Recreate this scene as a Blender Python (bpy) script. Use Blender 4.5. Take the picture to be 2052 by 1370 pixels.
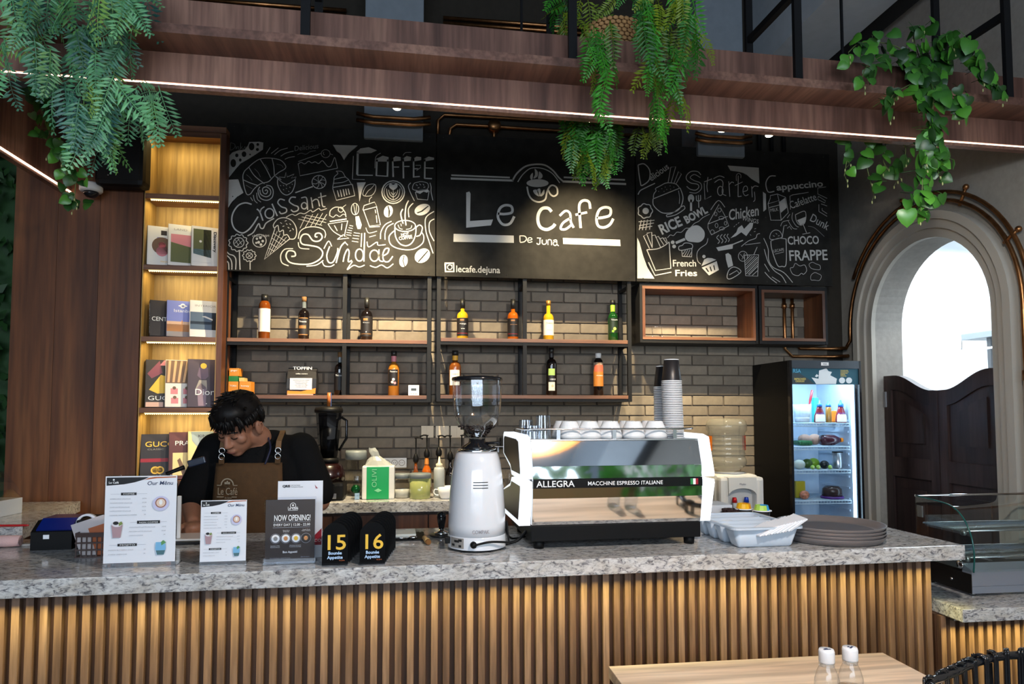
import bpy, bmesh, math, random
from mathutils import Vector, Matrix, noise
R = math.radians
for o in list(bpy.data.objects): bpy.data.objects.remove(o)
SC = bpy.context.scene
COL = SC.collection
random.seed(7)

# ------------------------------------------------------------------ camera
YAW, PITCH, FPX, CXP, CYP = R(7.5), R(3.14), 1370.0, 1026.0, 750.0
EYE = Vector((0, 0, 1.55))
cam_data = bpy.data.cameras.new('camera')
cam = bpy.data.objects.new('camera', cam_data); COL.objects.link(cam)
cam.location = EYE
cam.rotation_euler = (R(90) + PITCH, 0, -YAW)
cam_data.sensor_width = 36.0
cam_data.lens = 36.0 * FPX / 2052.0
cam_data.shift_y = (CYP - 685.0) / 2052.0
cam_data.clip_start = 0.05
SC.camera = cam

# ------------------------------------------------------------------ world, daylight, exposure
SC.view_settings.view_transform = 'Standard'
SC.view_settings.look = 'None'
SC.view_settings.gamma = 1.0
SC.view_settings.use_curve_mapping = False
SC.view_settings.exposure = -0.12
cy = SC.cycles
cy.max_bounces, cy.diffuse_bounces, cy.glossy_bounces, cy.transmission_bounces, cy.transparent_max_bounces = 6, 3, 3, 3, 10
cy.caustics_reflective = cy.caustics_refractive = False
cy.adaptive_threshold = 0.04
wd = bpy.data.worlds.new('world'); SC.world = wd; wd.use_nodes = True
wd.node_tree.nodes['Background'].inputs[0].default_value = (0.55, 0.72, 1.0, 1)
wd.node_tree.nodes['Background'].inputs[1].default_value = 0.25

def lamp(name, kind, loc, target=None, energy=10, color=(1, 1, 1), **kw):
    d = bpy.data.lights.new(name, kind)
    o = bpy.data.objects.new(name, d); COL.objects.link(o)
    o.location = loc
    if target is not None:
        o.rotation_euler = (Vector(target) - Vector(loc)).to_track_quat('-Z', 'Y').to_euler()
    d.energy = energy; d.color = color
    for k, v in kw.items(): setattr(d, k, v)
    return o
# daylight through the glazed street front, behind the photographer
lamp('daylight_street_front', 'AREA', (-0.6, -3.6, 1.75), (-0.6, 5, 1.6), 430, (0.72, 0.85, 1.0), shape='RECTANGLE', size=6.0, size_y=2.6)
# kitchen ceiling light behind the arch
lamp('kitchen_ceiling_light', 'AREA', (4.0, 4.0, 2.95), (4.0, 4.0, 0), 110, (0.82, 0.92, 1.0), shape='RECTANGLE', size=1.6, size_y=2.2)

# ------------------------------------------------------------------ helpers
CR, CF = Vector((math.cos(YAW), -math.sin(YAW), 0)), Vector((math.sin(YAW) * math.cos(PITCH), math.cos(YAW) * math.cos(PITCH), math.sin(PITCH)))
CU = CR.cross(CF)
def sight(u, v): return CR * ((u - CXP) / FPX) - CU * ((v - CYP) / FPX) + CF
def at(u, v, Y):
    d = sight(u, v); return EYE + d * ((Y - EYE.y) / d.y)
def atz(u, v, Z):
    d = sight(u, v); return EYE + d * ((Z - EYE.z) / d.z)
def atx(u, v, X):
    d = sight(u, v); return EYE + d * ((X - EYE.x) / d.x)
def atp(u, v, P, n):
    d = sight(u, v); return EYE + d * ((Vector(P) - EYE).dot(n) / d.dot(n))

def tag(o, label=None, cat=None, group=None, kind=None):
    for k, v in (('label', label), ('category', cat), ('group', group), ('kind', kind)):
        if v: o[k] = v
    return o
def thing(name, label, cat, loc=(0, 0, 0), rz=0.0, group=None):
    o = bpy.data.objects.new(name, None); COL.objects.link(o)
    o.empty_display_size = 0.05
    o.location = loc; o.rotation_euler = (0, 0, rz)
    return tag(o, label, cat, group)
def link(name, me, parent=None, loc=None, rot=None):
    o = bpy.data.objects.new(name, me); COL.objects.link(o)
    if parent is not None: o.parent = parent
    if loc is not None: o.location = loc
    if rot is not None: o.rotation_euler = rot
    return o
def copy_tree(o, parent=None):
    c = o.copy(); COL.objects.link(c); c.parent = parent
    for ch in list(o.children): copy_tree(ch, c)
    return c

class MB:
    """collects shapes into one mesh"""
    def __init__(s): s.v = []; s.f = []; s.mi = []; s.sm = []; s.m = 0
    def add(s, vs, fs, smooth=False):
        n = len(s.v); s.v += [tuple(q) for q in vs]
        for f in fs: s.f.append(tuple(i + n for i in f)); s.mi.append(s.m); s.sm.append(smooth)
        return s
    def mat(s, i): s.m = i; return s
    def box(s, x0, x1, y0, y1, z0, z1, bev=0.0):
        if bev <= 0:
            vs = [(x, y, z) for z in (z0, z1) for y in (y0, y1) for x in (x0, x1)]
            return s.add(vs, [(0, 2, 3, 1), (4, 5, 7, 6), (0, 1, 5, 4), (2, 6, 7, 3), (0, 4, 6, 2), (1, 3, 7, 5)])
        b = min(bev, (x1 - x0) * .49, (y1 - y0) * .49, (z1 - z0) * .49)
        bm = bmesh.new(); bmesh.ops.create_cube(bm, size=1)
        for q in bm.verts: q.co = Vector(((x0 + x1) / 2 + q.co.x * (x1 - x0), (y0 + y1) / 2 + q.co.y * (y1 - y0), (z0 + z1) / 2 + q.co.z * (z1 - z0)))
        bmesh.ops.bevel(bm, geom=bm.edges[:], offset=b, segments=2, affect='EDGES', profile=.6)
        return s.bm(bm, smooth=False)
    def bm(s, bm, M=None, smooth=False):
        bm.verts.index_update()
        vs = [(M @ q.co if M else q.co.copy()) for q in bm.verts]
        fs = [tuple(q.index for q in f.verts) for f in bm.faces]
        bm.free(); return s.add(vs, fs, smooth)
    def lathe(s, prof, seg=24, c=(0, 0, 0), smooth=True, sx=1.0, sy=1.0, axis='Z', a0=0.0, a1=2 * math.pi, cap=True):
        full = abs(a1 - a0 - 2 * math.pi) < 1e-6
        n = seg if full else seg + 1
        vs = []
        for (r, z) in prof:
            for k in range(n):
                a = a0 + (a1 - a0) * k / seg
                p = (r * sx * math.cos(a), r * sy * math.sin(a), z)
                if axis == 'X': p = (p[2], p[0], p[1])
                if axis == 'Y': p = (p[0], p[2], p[1])
                vs.append((p[0] + c[0], p[1] + c[1], p[2] + c[2]))
        fs = []
        for i in range(len(prof) - 1):
            for k in range(seg):
                a = i * n + k; b = i * n + (k + 1) % n
                fs.append((a, b, b + n, a + n))
        s.add(vs, fs, smooth)
        if cap and full:
            if prof[0][0] > 1e-6: s.add(vs[:n], [tuple(reversed(range(n)))], False)
            if prof[-1][0] > 1e-6: s.add(vs[-n:], [tuple(range(n))], False)
        return s
    def tube(s, pts, r, seg=8, closed=False, smooth=True):
        pts = [Vector(p) for p in pts]; n = len(pts)
        rs = r if isinstance(r, (list, tuple)) else [r] * n
        T = []
        for i in range(n):
            a = pts[(i - 1) % n] if (closed or i > 0) else pts[i]; b = pts[(i + 1) % n] if (closed or i < n - 1) else pts[i]
            t = (b - a); T.append(t.normalized() if t.length > 1e-9 else Vector((0, 0, 1)))
        up = Vector((0, 0, 1)) if abs(T[0].z) < .9 else Vector((1, 0, 0))
        N = (up - T[0] * up.dot(T[0])).normalized(); vs = []
        for i in range(n):
            N = (N - T[i] * N.dot(T[i]))
            N = N.normalized() if N.length > 1e-6 else Vector((1, 0, 0))
            B = T[i].cross(N)
            for k in range(seg):
                a = 2 * math.pi * k / seg
                vs.append(pts[i] + (N * math.cos(a) + B * math.sin(a)) * rs[i])
        fs = []
        for i in range(n if closed else n - 1):
            j = (i + 1) % n
            for k in range(seg): fs.append((i * seg + k, i * seg + (k + 1) % seg, j * seg + (k + 1) % seg, j * seg + k))
        s.add(vs, fs, smooth)
        if not closed: s.add(vs[:seg], [tuple(reversed(range(seg)))]); s.add(vs[-seg:], [tuple(range(seg))])
        return s
    def prism(s, poly, d0, d1, axis='Y', smooth=False):
        """poly: 2D outline; axis Y -> (x, z) extruded along y; Z -> (x, y); X -> (y, z)"""
        def P(a, b, d): return {'Y': (a, d, b), 'Z': (a, b, d), 'X': (d, a, b)}[axis]
        n = len(poly)
        vs = [P(a, b, d0) for a, b in poly] + [P(a, b, d1) for a, b in poly]
        fs = [tuple(range(n)), tuple(reversed(range(n, 2 * n)))]
        s.add(vs, fs); s.add(vs, [(i, i + n, (i + 1) % n + n, (i + 1) % n) for i in range(n)], smooth)
        return s
    def sphere(s, c, r, seg=12, rings=8, sc=(1, 1, 1)):
        pr = []
        vs = []; fs = []
        for i in range(rings + 1):
            t = math.pi * i / rings
            for k in range(seg):
                a = 2 * math.pi * k / seg
                vs.append((c[0] + r * sc[0] * math.sin(t) * math.cos(a), c[1] + r * sc[1] * math.sin(t) * math.sin(a), c[2] - r * sc[2] * math.cos(t)))
        for i in range(rings):
            for k in range(seg): fs.append((i * seg + k, i * seg + (k + 1) % seg, (i + 1) * seg + (k + 1) % seg, (i + 1) * seg + k))
        return s.add(vs, fs, True)
    def xf(s, M):
        s.v = [tuple(M @ Vector(q)) for q in s.v]; return s
    def mesh(s, name, mats):
        me = bpy.data.meshes.new(name); me.from_pydata(s.v, [], s.f)
        mats = mats if isinstance(mats, (list, tuple)) else [mats]
        for m in mats: me.materials.append(m)
        me.polygons.foreach_set('material_index', s.mi); me.polygons.foreach_set('use_smooth', s.sm)
        me.update()
        bm = bmesh.new(); bm.from_mesh(me); bmesh.ops.remove_doubles(bm, verts=bm.verts, dist=1e-6)
        bmesh.ops.recalc_face_normals(bm, faces=bm.faces); bm.to_mesh(me); bm.free()
        return me
    def build(s, name, mats, parent=None, loc=None, rot=None):
        return link(name, s.mesh(name, mats), parent, loc, rot)
def rrect(x0, x1, z0, z1, r, n=5):
    out = []
    for cx, cz, a in ((x1 - r, z1 - r, 0), (x0 + r, z1 - r, 90), (x0 + r, z0 + r, 180), (x1 - r, z0 + r, 270)):
        for k in range(n + 1):
            t = R(a + 90 * k / n); out.append((cx + r * math.cos(t), cz + r * math.sin(t)))
    return out
def arc(cx, cz, rx, rz, a0, a1, n=16):
    return [(cx + rx * math.cos(R(a0 + (a1 - a0) * k / n)), cz + rz * math.sin(R(a0 + (a1 - a0) * k / n))) for k in range(n + 1)]
def spline(pts, n=6, closed=False):
    """Catmull-Rom through points of any dimension"""
    P = [Vector(p) for p in pts]; m = len(P); out = []
    for i in range(m if closed else m - 1):
        g = lambda k: P[k % m] if closed else P[max(0, min(m - 1, k))]
        a, b, c, d = g(i - 1), g(i), g(i + 1), g(i + 2)
        for k in range(n):
            t = k / n
            out.append(.5 * ((2 * b) + (c - a) * t + (2 * a - 5 * b + 4 * c - d) * t * t + (3 * b - a - 3 * c + d) * t ** 3))
    if not closed: out.append(P[-1])
    return out
def ribbon(mb, pts, w, close=False):
    """a flat stroke of width w through 2D points (x, z), laid at y = 0 facing -y"""
    P = [Vector((p[0], p[1])) for p in pts]; n = len(P)
    if n < 2: return
    L, Rr = [], []
    for i in range(n):
        a = P[(i - 1) % n] if (close or i > 0) else P[i]; b = P[(i + 1) % n] if (close or i < n - 1) else P[i]
        t = b - a; t = t.normalized() if t.length > 1e-9 else Vector((1, 0))
        q = Vector((-t.y, t.x)) * (w / 2); L.append(P[i] + q); Rr.append(P[i] - q)
    vs = [(q.x, 0, q.y) for q in L] + [(q.x, 0, q.y) for q in Rr]
    fs = [(i, (i + 1) % n, (i + 1) % n + n, i + n) for i in range(n if close else n - 1)]
    mb.add(vs, fs)
_FONT = {}
def text(body, size, mats, parent=None, name='lettering', loc=(0, 0, 0), rot=(R(90), 0, 0), align='LEFT', bold=0.0, ext=0.0003, sx=1.0, width=None, shear=0.0):
    cu = bpy.data.curves.new('text', 'FONT'); cu.body = body; cu.size = size; cu.align_x = align; cu.offset = bold; cu.extrude = ext; cu.shear = shear
    cu.resolution_u = 3
    o = bpy.data.objects.new('text', cu)
    me = bpy.data.meshes.new_from_object(o)
    bpy.data.objects.remove(o); bpy.data.curves.remove(cu)
    if width:
        xs = [v.co.x for v in me.vertices]
        if xs and max(xs) > min(xs): sx = width / (max(xs) - min(xs))
    if sx != 1.0:
        for v in me.vertices: v.co.x *= sx
    me.materials.clear()
    me.materials.append(mats)
    return link(name, me, parent, loc, rot)

# ------------------------------------------------------------------ materials
def nd(nt, t, **kw):
    n = nt.nodes.new(t)
    for k, v in kw.items():
        if k.startswith('i_'): n.inputs[int(k[2:])].default_value = v
        else: setattr(n, k, v)
    return n
def ramp(nt, fac, stops):
    n = nt.nodes.new('ShaderNodeValToRGB'); e = n.color_ramp.elements
    while len(e) < len(stops): e.new(.5)
    for i, (p, c) in enumerate(stops): e[i].position = p; e[i].color = (*c, 1) if len(c) == 3 else c
    nt.links.new(fac, n.inputs[0]); return n
def lin(c):
    """sRGB 0..255 -> linear"""
    return tuple((x / 255 / 12.92) if x / 255 <= .04045 else ((x / 255 + .055) / 1.055) ** 2.4 for x in c)
_M = {}
def pm(name, col, rough=.5, metal=0.0, emit=None, es=0.0, trans=0.0, ior=1.45, spec=.5, coat=0.0, bump=0.0, bscale=60, var=0.0, alpha=1.0, sub=0.0):
    """plain procedural material; var: slight colour mottling, bump: fine relief"""
    if name in _M: return _M[name]
    m = bpy.data.materials.new(name); m.use_nodes = True; nt = m.node_tree; b = nt.nodes['Principled BSDF']
    b.inputs['Base Color'].default_value = (*col, 1); b.inputs['Roughness'].default_value = rough; b.inputs['Metallic'].default_value = metal
    b.inputs['IOR'].default_value = ior; b.inputs['Transmission Weight'].default_value = trans; b.inputs['Coat Weight'].default_value = coat
    b.inputs['Specular IOR Level'].default_value = spec; b.inputs['Alpha'].default_value = alpha
    if emit: b.inputs['Emission Color'].default_value = (*emit, 1); b.inputs['Emission Strength'].default_value = es
    if bump or var:
        tc = nd(nt, 'ShaderNodeTexCoord'); nz = nd(nt, 'ShaderNodeTexNoise'); nz.inputs['Scale'].default_value = bscale; nz.inputs['Detail'].default_value = 5
        nt.links.new(tc.outputs['Object'], nz.inputs['Vector'])
        if bump:
            bp = nd(nt, 'ShaderNodeBump'); bp.inputs['Strength'].default_value = bump; bp.inputs['Distance'].default_value = .004
            nt.links.new(nz.outputs[0], bp.inputs['Height']); nt.links.new(bp.outputs[0], b.inputs['Normal'])
        if var:
            lo = tuple(c * (1 - var) for c in col); hi = tuple(min(1, c * (1 + var)) for c in col)
            rp = ramp(nt, nz.outputs[0], [(.3, lo), (.7, hi)]); nt.links.new(rp.outputs[0], b.inputs['Base Color'])
    _M[name] = m; return m
def wood(name, c0, c1, c2, axis='Z', band=7.0, fine=60.0, rough=.45, rnd=0.5, coord='Object'):
    """straight grained veneer: broad bands plus fine streaks running along axis"""
    if name in _M: return _M[name]
    m = bpy.data.materials.new(name); m.use_nodes = True; nt = m.node_tree; L = nt.links; b = nt.nodes['Principled BSDF']
    tc = nd(nt, 'ShaderNodeTexCoord'); oi = nd(nt, 'ShaderNodeObjectInfo')
    mp = nd(nt, 'ShaderNodeMapping'); sc = {'X': (.06, 1, 1), 'Y': (1, .06, 1), 'Z': (1, 1, .06)}[axis]
    mp.inputs['Scale'].default_value = sc
    cb = nd(nt, 'ShaderNodeCombineXYZ')
    ml = nd(nt, 'ShaderNodeMath', operation='MULTIPLY'); ml.inputs[1].default_value = 37.0 * rnd
    L.new(oi.outputs['Random'], ml.inputs[0])
    for i in range(3): L.new(ml.outputs[0], cb.inputs[i])
    ad = nd(nt, 'ShaderNodeVectorMath', operation='ADD'); L.new(tc.outputs[coord], mp.inputs[0]); L.new(mp.outputs[0], ad.inputs[0]); L.new(cb.outputs[0], ad.inputs[1])
    n1 = nd(nt, 'ShaderNodeTexNoise'); n1.inputs['Scale'].default_value = band; n1.inputs['Detail'].default_value = 2; n1.inputs['Distortion'].default_value = .4
    n2 = nd(nt, 'ShaderNodeTexNoise'); n2.inputs['Scale'].default_value = fine; n2.inputs['Detail'].default_value = 4
    for n in (n1, n2): L.new(ad.outputs[0], n.inputs['Vector'])
    r1 = ramp(nt, n1.outputs[0], [(.3, c0), (.5, c1), (.7, c2)])
    r2 = ramp(nt, n2.outputs[0], [(.35, (.62, .6, .58)), (.65, (1.12, 1.12, 1.12))])
    mx = nd(nt, 'ShaderNodeMix', data_type='RGBA', blend_type='MULTIPLY'); mx.inputs[0].default_value = .85
    L.new(r1.outputs[0], mx.inputs[6]); L.new(r2.outputs[0], mx.inputs[7]); L.new(mx.outputs[2], b.inputs['Base Color'])
    b.inputs['Roughness'].default_value = rough
    bp = nd(nt, 'ShaderNodeBump'); bp.inputs['Strength'].default_value = .12; bp.inputs['Distance'].default_value = .002
    L.new(n2.outputs[0], bp.inputs['Height']); L.new(bp.outputs[0], b.inputs['Normal'])
    _M[name] = m; return m
def granite():
    m = bpy.data.materials.new('granite'); m.use_nodes = True; nt = m.node_tree; L = nt.links; b = nt.nodes['Principled BSDF']
    tc = nd(nt, 'ShaderNodeTexCoord'); mp = nd(nt, 'ShaderNodeMapping'); mp.inputs['Rotation'].default_value = (.5, .2, .6); mp.inputs['Scale'].default_value = (1.3, 3.2, 2.8)
    L.new(tc.outputs['Object'], mp.inputs[0])
    a = nd(nt, 'ShaderNodeTexNoise'); a.inputs['Scale'].default_value = 30; a.inputs['Detail'].default_value = 8; a.inputs['Distortion'].default_value = .9; a.inputs['Roughness'].default_value = .7
    c = nd(nt, 'ShaderNodeTexNoise'); c.inputs['Scale'].default_value = 5; c.inputs['Detail'].default_value = 4; c.inputs['Distortion'].default_value = 2.0
    v = nd(nt, 'ShaderNodeTexVoronoi'); v.inputs['Scale'].default_value = 190
    L.new(mp.outputs[0], a.inputs['Vector']); L.new(mp.outputs[0], c.inputs['Vector']); L.new(tc.outputs['Object'], v.inputs['Vector'])
    r1 = ramp(nt, a.outputs[0], [(.33, (.04, .042, .05)), (.42, (.26, .26, .28)), (.5, (.55, .55, .55)), (.7, (.74, .74, .74))])
    r2 = ramp(nt, c.outputs[0], [(.35, (.72, .67, .6)), (.6, (1, 1, 1))])
    r3 = ramp(nt, v.outputs['Distance'], [(.0, (.25, .25, .27)), (.22, (1, 1, 1))])
    m1 = nd(nt, 'ShaderNodeMix', data_type='RGBA', blend_type='MULTIPLY'); m1.inputs[0].default_value = .7
    m2 = nd(nt, 'ShaderNodeMix', data_type='RGBA', blend_type='MULTIPLY'); m2.inputs[0].default_value = .55
    L.new(r1.outputs[0], m1.inputs[6]); L.new(r2.outputs[0], m1.inputs[7]); L.new(m1.outputs[2], m2.inputs[6]); L.new(r3.outputs[0], m2.inputs[7])
    L.new(m2.outputs[2], b.inputs['Base Color']); b.inputs['Roughness'].default_value = .12
    return m
def emis(name, col, s):
    if name in _M: return _M[name]
    return pm(name, (.02, .02, .02), .6, emit=col, es=s)
def glass(name, col=(1, 1, 1), rough=0.0, ior=1.45):
    """clear thin wall: mostly see-through, with a sheen that grows towards grazing angles"""
    if name in _M: return _M[name]
    m = bpy.data.materials.new(name); m.use_nodes = True; nt = m.node_tree; nt.nodes.clear(); L = nt.links
    out = nd(nt, 'ShaderNodeOutputMaterial'); t = nd(nt, 'ShaderNodeBsdfTransparent'); g = nd(nt, 'ShaderNodeBsdfGlossy'); mx = nd(nt, 'ShaderNodeMixShader')
    lw = nd(nt, 'ShaderNodeLayerWeight'); lw.inputs[0].default_value = .5
    pw = nd(nt, 'ShaderNodeMath', operation='POWER'); pw.inputs[1].default_value = 3.0
    ma = nd(nt, 'ShaderNodeMath', operation='MULTIPLY_ADD'); f0 = ((ior - 1) / (ior + 1)) ** 2; ma.inputs[1].default_value = .75; ma.inputs[2].default_value = f0
    t.inputs[0].default_value = (*col, 1); g.inputs['Roughness'].default_value = rough
    L.new(lw.outputs['Facing'], pw.inputs[0]); L.new(pw.outputs[0], ma.inputs[0]); L.new(ma.outputs[0], mx.inputs[0])
    L.new(t.outputs[0], mx.inputs[1]); L.new(g.outputs[0], mx.inputs[2]); L.new(mx.outputs[0], out.inputs[0])
    _M[name] = m; return m

WAL = wood('walnut_upright', lin((70, 38, 22)), lin((108, 64, 38)), lin((136, 88, 56)), 'Z', 9, 70)
WALX = wood('walnut_lengthwise', lin((78, 50, 36)), lin((112, 74, 54)), lin((138, 98, 74)), 'X', 6, 60)
BEAMW = wood('beam_walnut', lin((88, 58, 48)), lin((128, 90, 76)), lin((152, 112, 94)), 'Z', 6, 60, rough=.5)
BEAMU = wood('beam_walnut_underside', lin((88, 58, 48)), lin((128, 90, 76)), lin((152, 112, 94)), 'Y', 6, 60, rough=.5)
GRAN = granite()
BLK = pm('black_paint', (.004, .004, .0045), .5, spec=.2)
BLKG = pm('black_gloss', (.01, .01, .012), .12)
BLKS = pm('black_steel', (.008, .008, .009), .5, spec=.25)
WHT = pm('white_gloss', (.8, .8, .8), .18, coat=.5)
CERAM = pm('white_ceramic', (.82, .82, .83), .12, coat=.4)
PAPER = pm('white_paper', (.78, .8, .86), .7)
INK = pm('print_black', (.01, .01, .012), .6)
INKB = pm('print_navy', (.02, .035, .1), .6)
INKW = pm('print_white', (.85, .85, .85), .6)
INKG = pm('print_grey', (.35, .37, .42), .6)
INKO = pm('print_orange', (.45, .12, .04), .6)
GOLD = pm('print_gold', (.85, .52, .05), .4)
CHROME = pm('chrome', (.82, .82, .84), .06, 1.0)
STEEL = pm('brushed_steel', (.5, .5, .52), .3, 1.0)
COPPER = pm('copper_pipe', (.36, .17, .07), .35, 1.0, var=.35, bscale=18)
CLEAR = glass('clear_glass')
ACRYL = glass('clear_acrylic', (.95, .97, 1.0), .02)
GREENGL = glass('green_edge_glass', (.90, .97, .95), 0, 1.7)
# ================================================================== the setting
PHI = R(2.0)
YW, YB, XR = 4.4, 4.16, 2.9          # back wall, front of the shelves and boards, right wall
PLASTER = pm('grey_plaster', lin((150, 145, 138)), .85, bump=.25, bscale=35, var=.08)
DARKW = pm('dark_olive_plaster', lin((42, 37, 30)), .9, bump=.3, bscale=25, var=.12)
CEILB = pm('black_ceiling', (.008, .008, .009), .9)
CONC = pm('blue_grey_concrete', lin((122, 130, 138)), .85, bump=.2, bscale=20, var=.06)
MORTAR = pm('mortar', lin((92, 84, 76)), .9, bump=.5, bscale=120)
KITW = pm('kitchen_white', (.85, .88, .9), .5)

def tile_floor():
    m = bpy.data.materials.new('patterned_tiles'); m.use_nodes = True; nt = m.node_tree; L = nt.links; b = nt.nodes['Principled BSDF']
    tc = nd(nt, 'ShaderNodeTexCoord')
    mp = nd(nt, 'ShaderNodeMapping'); mp.inputs['Scale'].default_value = (5, 5, 5); L.new(tc.outputs['Object'], mp.inputs[0])
    fr = nd(nt, 'ShaderNodeVectorMath', operation='FRACTION'); L.new(mp.outputs[0], fr.inputs[0])
    sb = nd(nt, 'ShaderNodeVectorMath', operation='SUBTRACT'); sb.inputs[1].default_value = (.5, .5, 0); L.new(fr.outputs[0], sb.inputs[0])
    ln = nd(nt, 'ShaderNodeVectorMath', operation='LENGTH'); L.new(sb.outputs[0], ln.inputs[0])
    sn = nd(nt, 'ShaderNodeMath', operation='SINE'); mu = nd(nt, 'ShaderNodeMath', operation='MULTIPLY'); mu.inputs[1].default_value = 34
    L.new(ln.outputs['Value'], mu.inputs[0]); L.new(mu.outputs[0], sn.inputs[0])
    rp = ramp(nt, sn.outputs[0], [(.4, (.05, .05, .055)), (.6, (.5, .49, .47))]); L.new(rp.outputs[0], b.inputs['Base Color'])
    b.inputs['Roughness'].default_value = .35
    return m
def struct(o): return tag(o, kind='structure')

struct(MB().box(-5, 6.2, -4.2, 6.2, -.05, 0).build('floor', tile_floor()))
struct(MB().box(-5, 3.15, 1.6, 6.2, 4.5, 4.6).build('ceiling', CEILB))
struct(MB().box(-5, 3.15, -4.2, 1.6, 4.5, 4.6).build('ceiling_front', CONC))
struct(MB().box(-5.1, -5, -4.2, 6.2, 0, 4.5).build('wall_left', DARKW))

# ---- back wall with its bricks
wb = struct(MB().box(-5, XR, YW, YW + .2, 0, 4.5).build('wall_back', DARKW))
def brick_mat():
    m = bpy.data.materials.new('grey_brick'); m.use_nodes = True; nt = m.node_tree; L = nt.links; b = nt.nodes['Principled BSDF']
    oi = nd(nt, 'ShaderNodeObjectInfo'); tc = nd(nt, 'ShaderNodeTexCoord'); n = nd(nt, 'ShaderNodeTexNoise'); n.inputs['Scale'].default_value = 28; n.inputs['Detail'].default_value = 6
    L.new(tc.outputs['Object'], n.inputs['Vector'])
    r1 = ramp(nt, oi.outputs['Random'], [(0, lin((104, 95, 84))), (.5, lin((117, 108, 95))), (1, lin((130, 120, 106)))])
    r2 = ramp(nt, n.outputs[0], [(.3, (.8, .8, .8)), (.7, (1.08, 1.08, 1.08))])
    mx = nd(nt, 'ShaderNodeMix', data_type='RGBA', blend_type='MULTIPLY'); mx.inputs[0].default_value = .8
    L.new(r1.outputs[0], mx.inputs[6]); L.new(r2.outputs[0], mx.inputs[7]); L.new(mx.outputs[2], b.inputs['Base Color'])
    bp = nd(nt, 'ShaderNodeBump'); bp.inputs['Strength'].default_value = .35; bp.inputs['Distance'].default_value = .003
    L.new(n.outputs[0], bp.inputs['Height']); L.new(bp.outputs[0], b.inputs['Normal']); b.inputs['Roughness'].default_value = .75
    return m
BRICK = brick_mat()
BW, BH, BPX, BPZ = .2095, .0605, .2190, .0675
bm_ = MB().box(-BW / 2, BW / 2, -.012, .006, -BH / 2, BH / 2, .004).mesh('brick', BRICK)
bk_half = MB().box(-BW / 4 + .002, BW / 4 - .002, -.012, .006, -BH / 2, BH / 2, .004).mesh('brick', BRICK)
struct(MB().box(-1.22, 2.78, YW - .004, YW, .9, 2.5).build('mortar_bed', MORTAR, wb))
bricks, rest = [], MB()
for k in range(-8, 12):
    zc = 1.66 + (k + .5) * BPZ
    off = -.941 + (.5 * BPX if k % 2 else 0.0)
    for i in range(-2, 18):
        xc = off + (i + .5) * BPX - BPX
        if xc - BW / 2 < -1.22 or xc + BW / 2 > 2.76: continue
        if xc > 2.36 and zc < 1.86: continue          # wholly behind the fridge
        pr = 0
        if zc > 2.40: pr = 2
        elif xc > 2.2: pr = 3
        elif zc < 1.16: pr = 1
        bricks.append((pr, xc, zc))
bricks.sort(key=lambda q: q[0])
for n, (pr, xc, zc) in enumerate(bricks):
    if n < 300:
        link('brick', bm_, wb, (xc + random.uniform(-.0012, .0012), YW - .004 + random.uniform(-.002, .0015), zc + random.uniform(-.0008, .0008)), (0, R(random.uniform(-.25, .25)), 0))
    else: rest.box(xc - BW / 2, xc + BW / 2, YW - .016, YW, zc - BH / 2, zc + BH / 2)
if rest.v: tag(rest.build('brick_remainder', BRICK, wb), kind='stuff')

# pilasters and the upper concrete
struct(MB().box(-.36, -.005, YW - .28, YW, 3.2, 4.5, .01).build('column_1', CONC))
struct(MB().box(1.75, 2.07, YW - .28, YW, 3.2, 4.5, .01).build('column_2', CONC))
struct(MB().box(2.27, 2.68, -4, 4.4, 3.9, 4.5).build('trim_1', pm('pale_concrete', lin((178, 186, 194)), .85, var=.05, bscale=15)))
struct(MB().box(2.68, 2.84, -4, 4.4, 3.93, 4.5).build('trim_2', CEILB))

# ---- right wall with the arched opening
AY, AR, ASP = 3.595, .472, 2.085      # arch centre, half width, spring height
TH = .2
def arch_outline(r, z0=0.0, n=28, sp=ASP):
    return [(AY - r, z0)] + [(AY - r * math.cos(math.pi * k / n), sp + r * math.sin(math.pi * k / n)) for k in range(n + 1)] + [(AY + r, z0)]
def arch_ring(mb, r0, r1, x0, x1, n=28):
    a, c = arch_outline(r0, 0, n), arch_outline(r1, 0, n)
    m = len(a)
    vs = [(x, *p) for x in (x0, x1) for ring in (a, c) for p in ring]
    idx = lambda s, t, i: (s * 2 + t) * m + i
    fs = []
    for i in range(m - 1):
        fs += [(idx(0, 0, i), idx(0, 0, i + 1), idx(0, 1, i + 1), idx(0, 1, i)), (idx(1, 0, i), idx(1, 1, i), idx(1, 1, i + 1), idx(1, 0, i + 1)),
               (idx(0, 0, i), idx(1, 0, i), idx(1, 0, i + 1), idx(0, 0, i + 1)), (idx(0, 1, i), idx(0, 1, i + 1), idx(1, 1, i + 1), idx(1, 1, i))]
    fs += [(idx(0, 0, 0), idx(0, 1, 0), idx(1, 1, 0), idx(1, 0, 0)), (idx(0, 0, m - 1), idx(1, 0, m - 1), idx(1, 1, m - 1), idx(0, 1, m - 1))]
    return mb.add(vs, fs)
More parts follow.
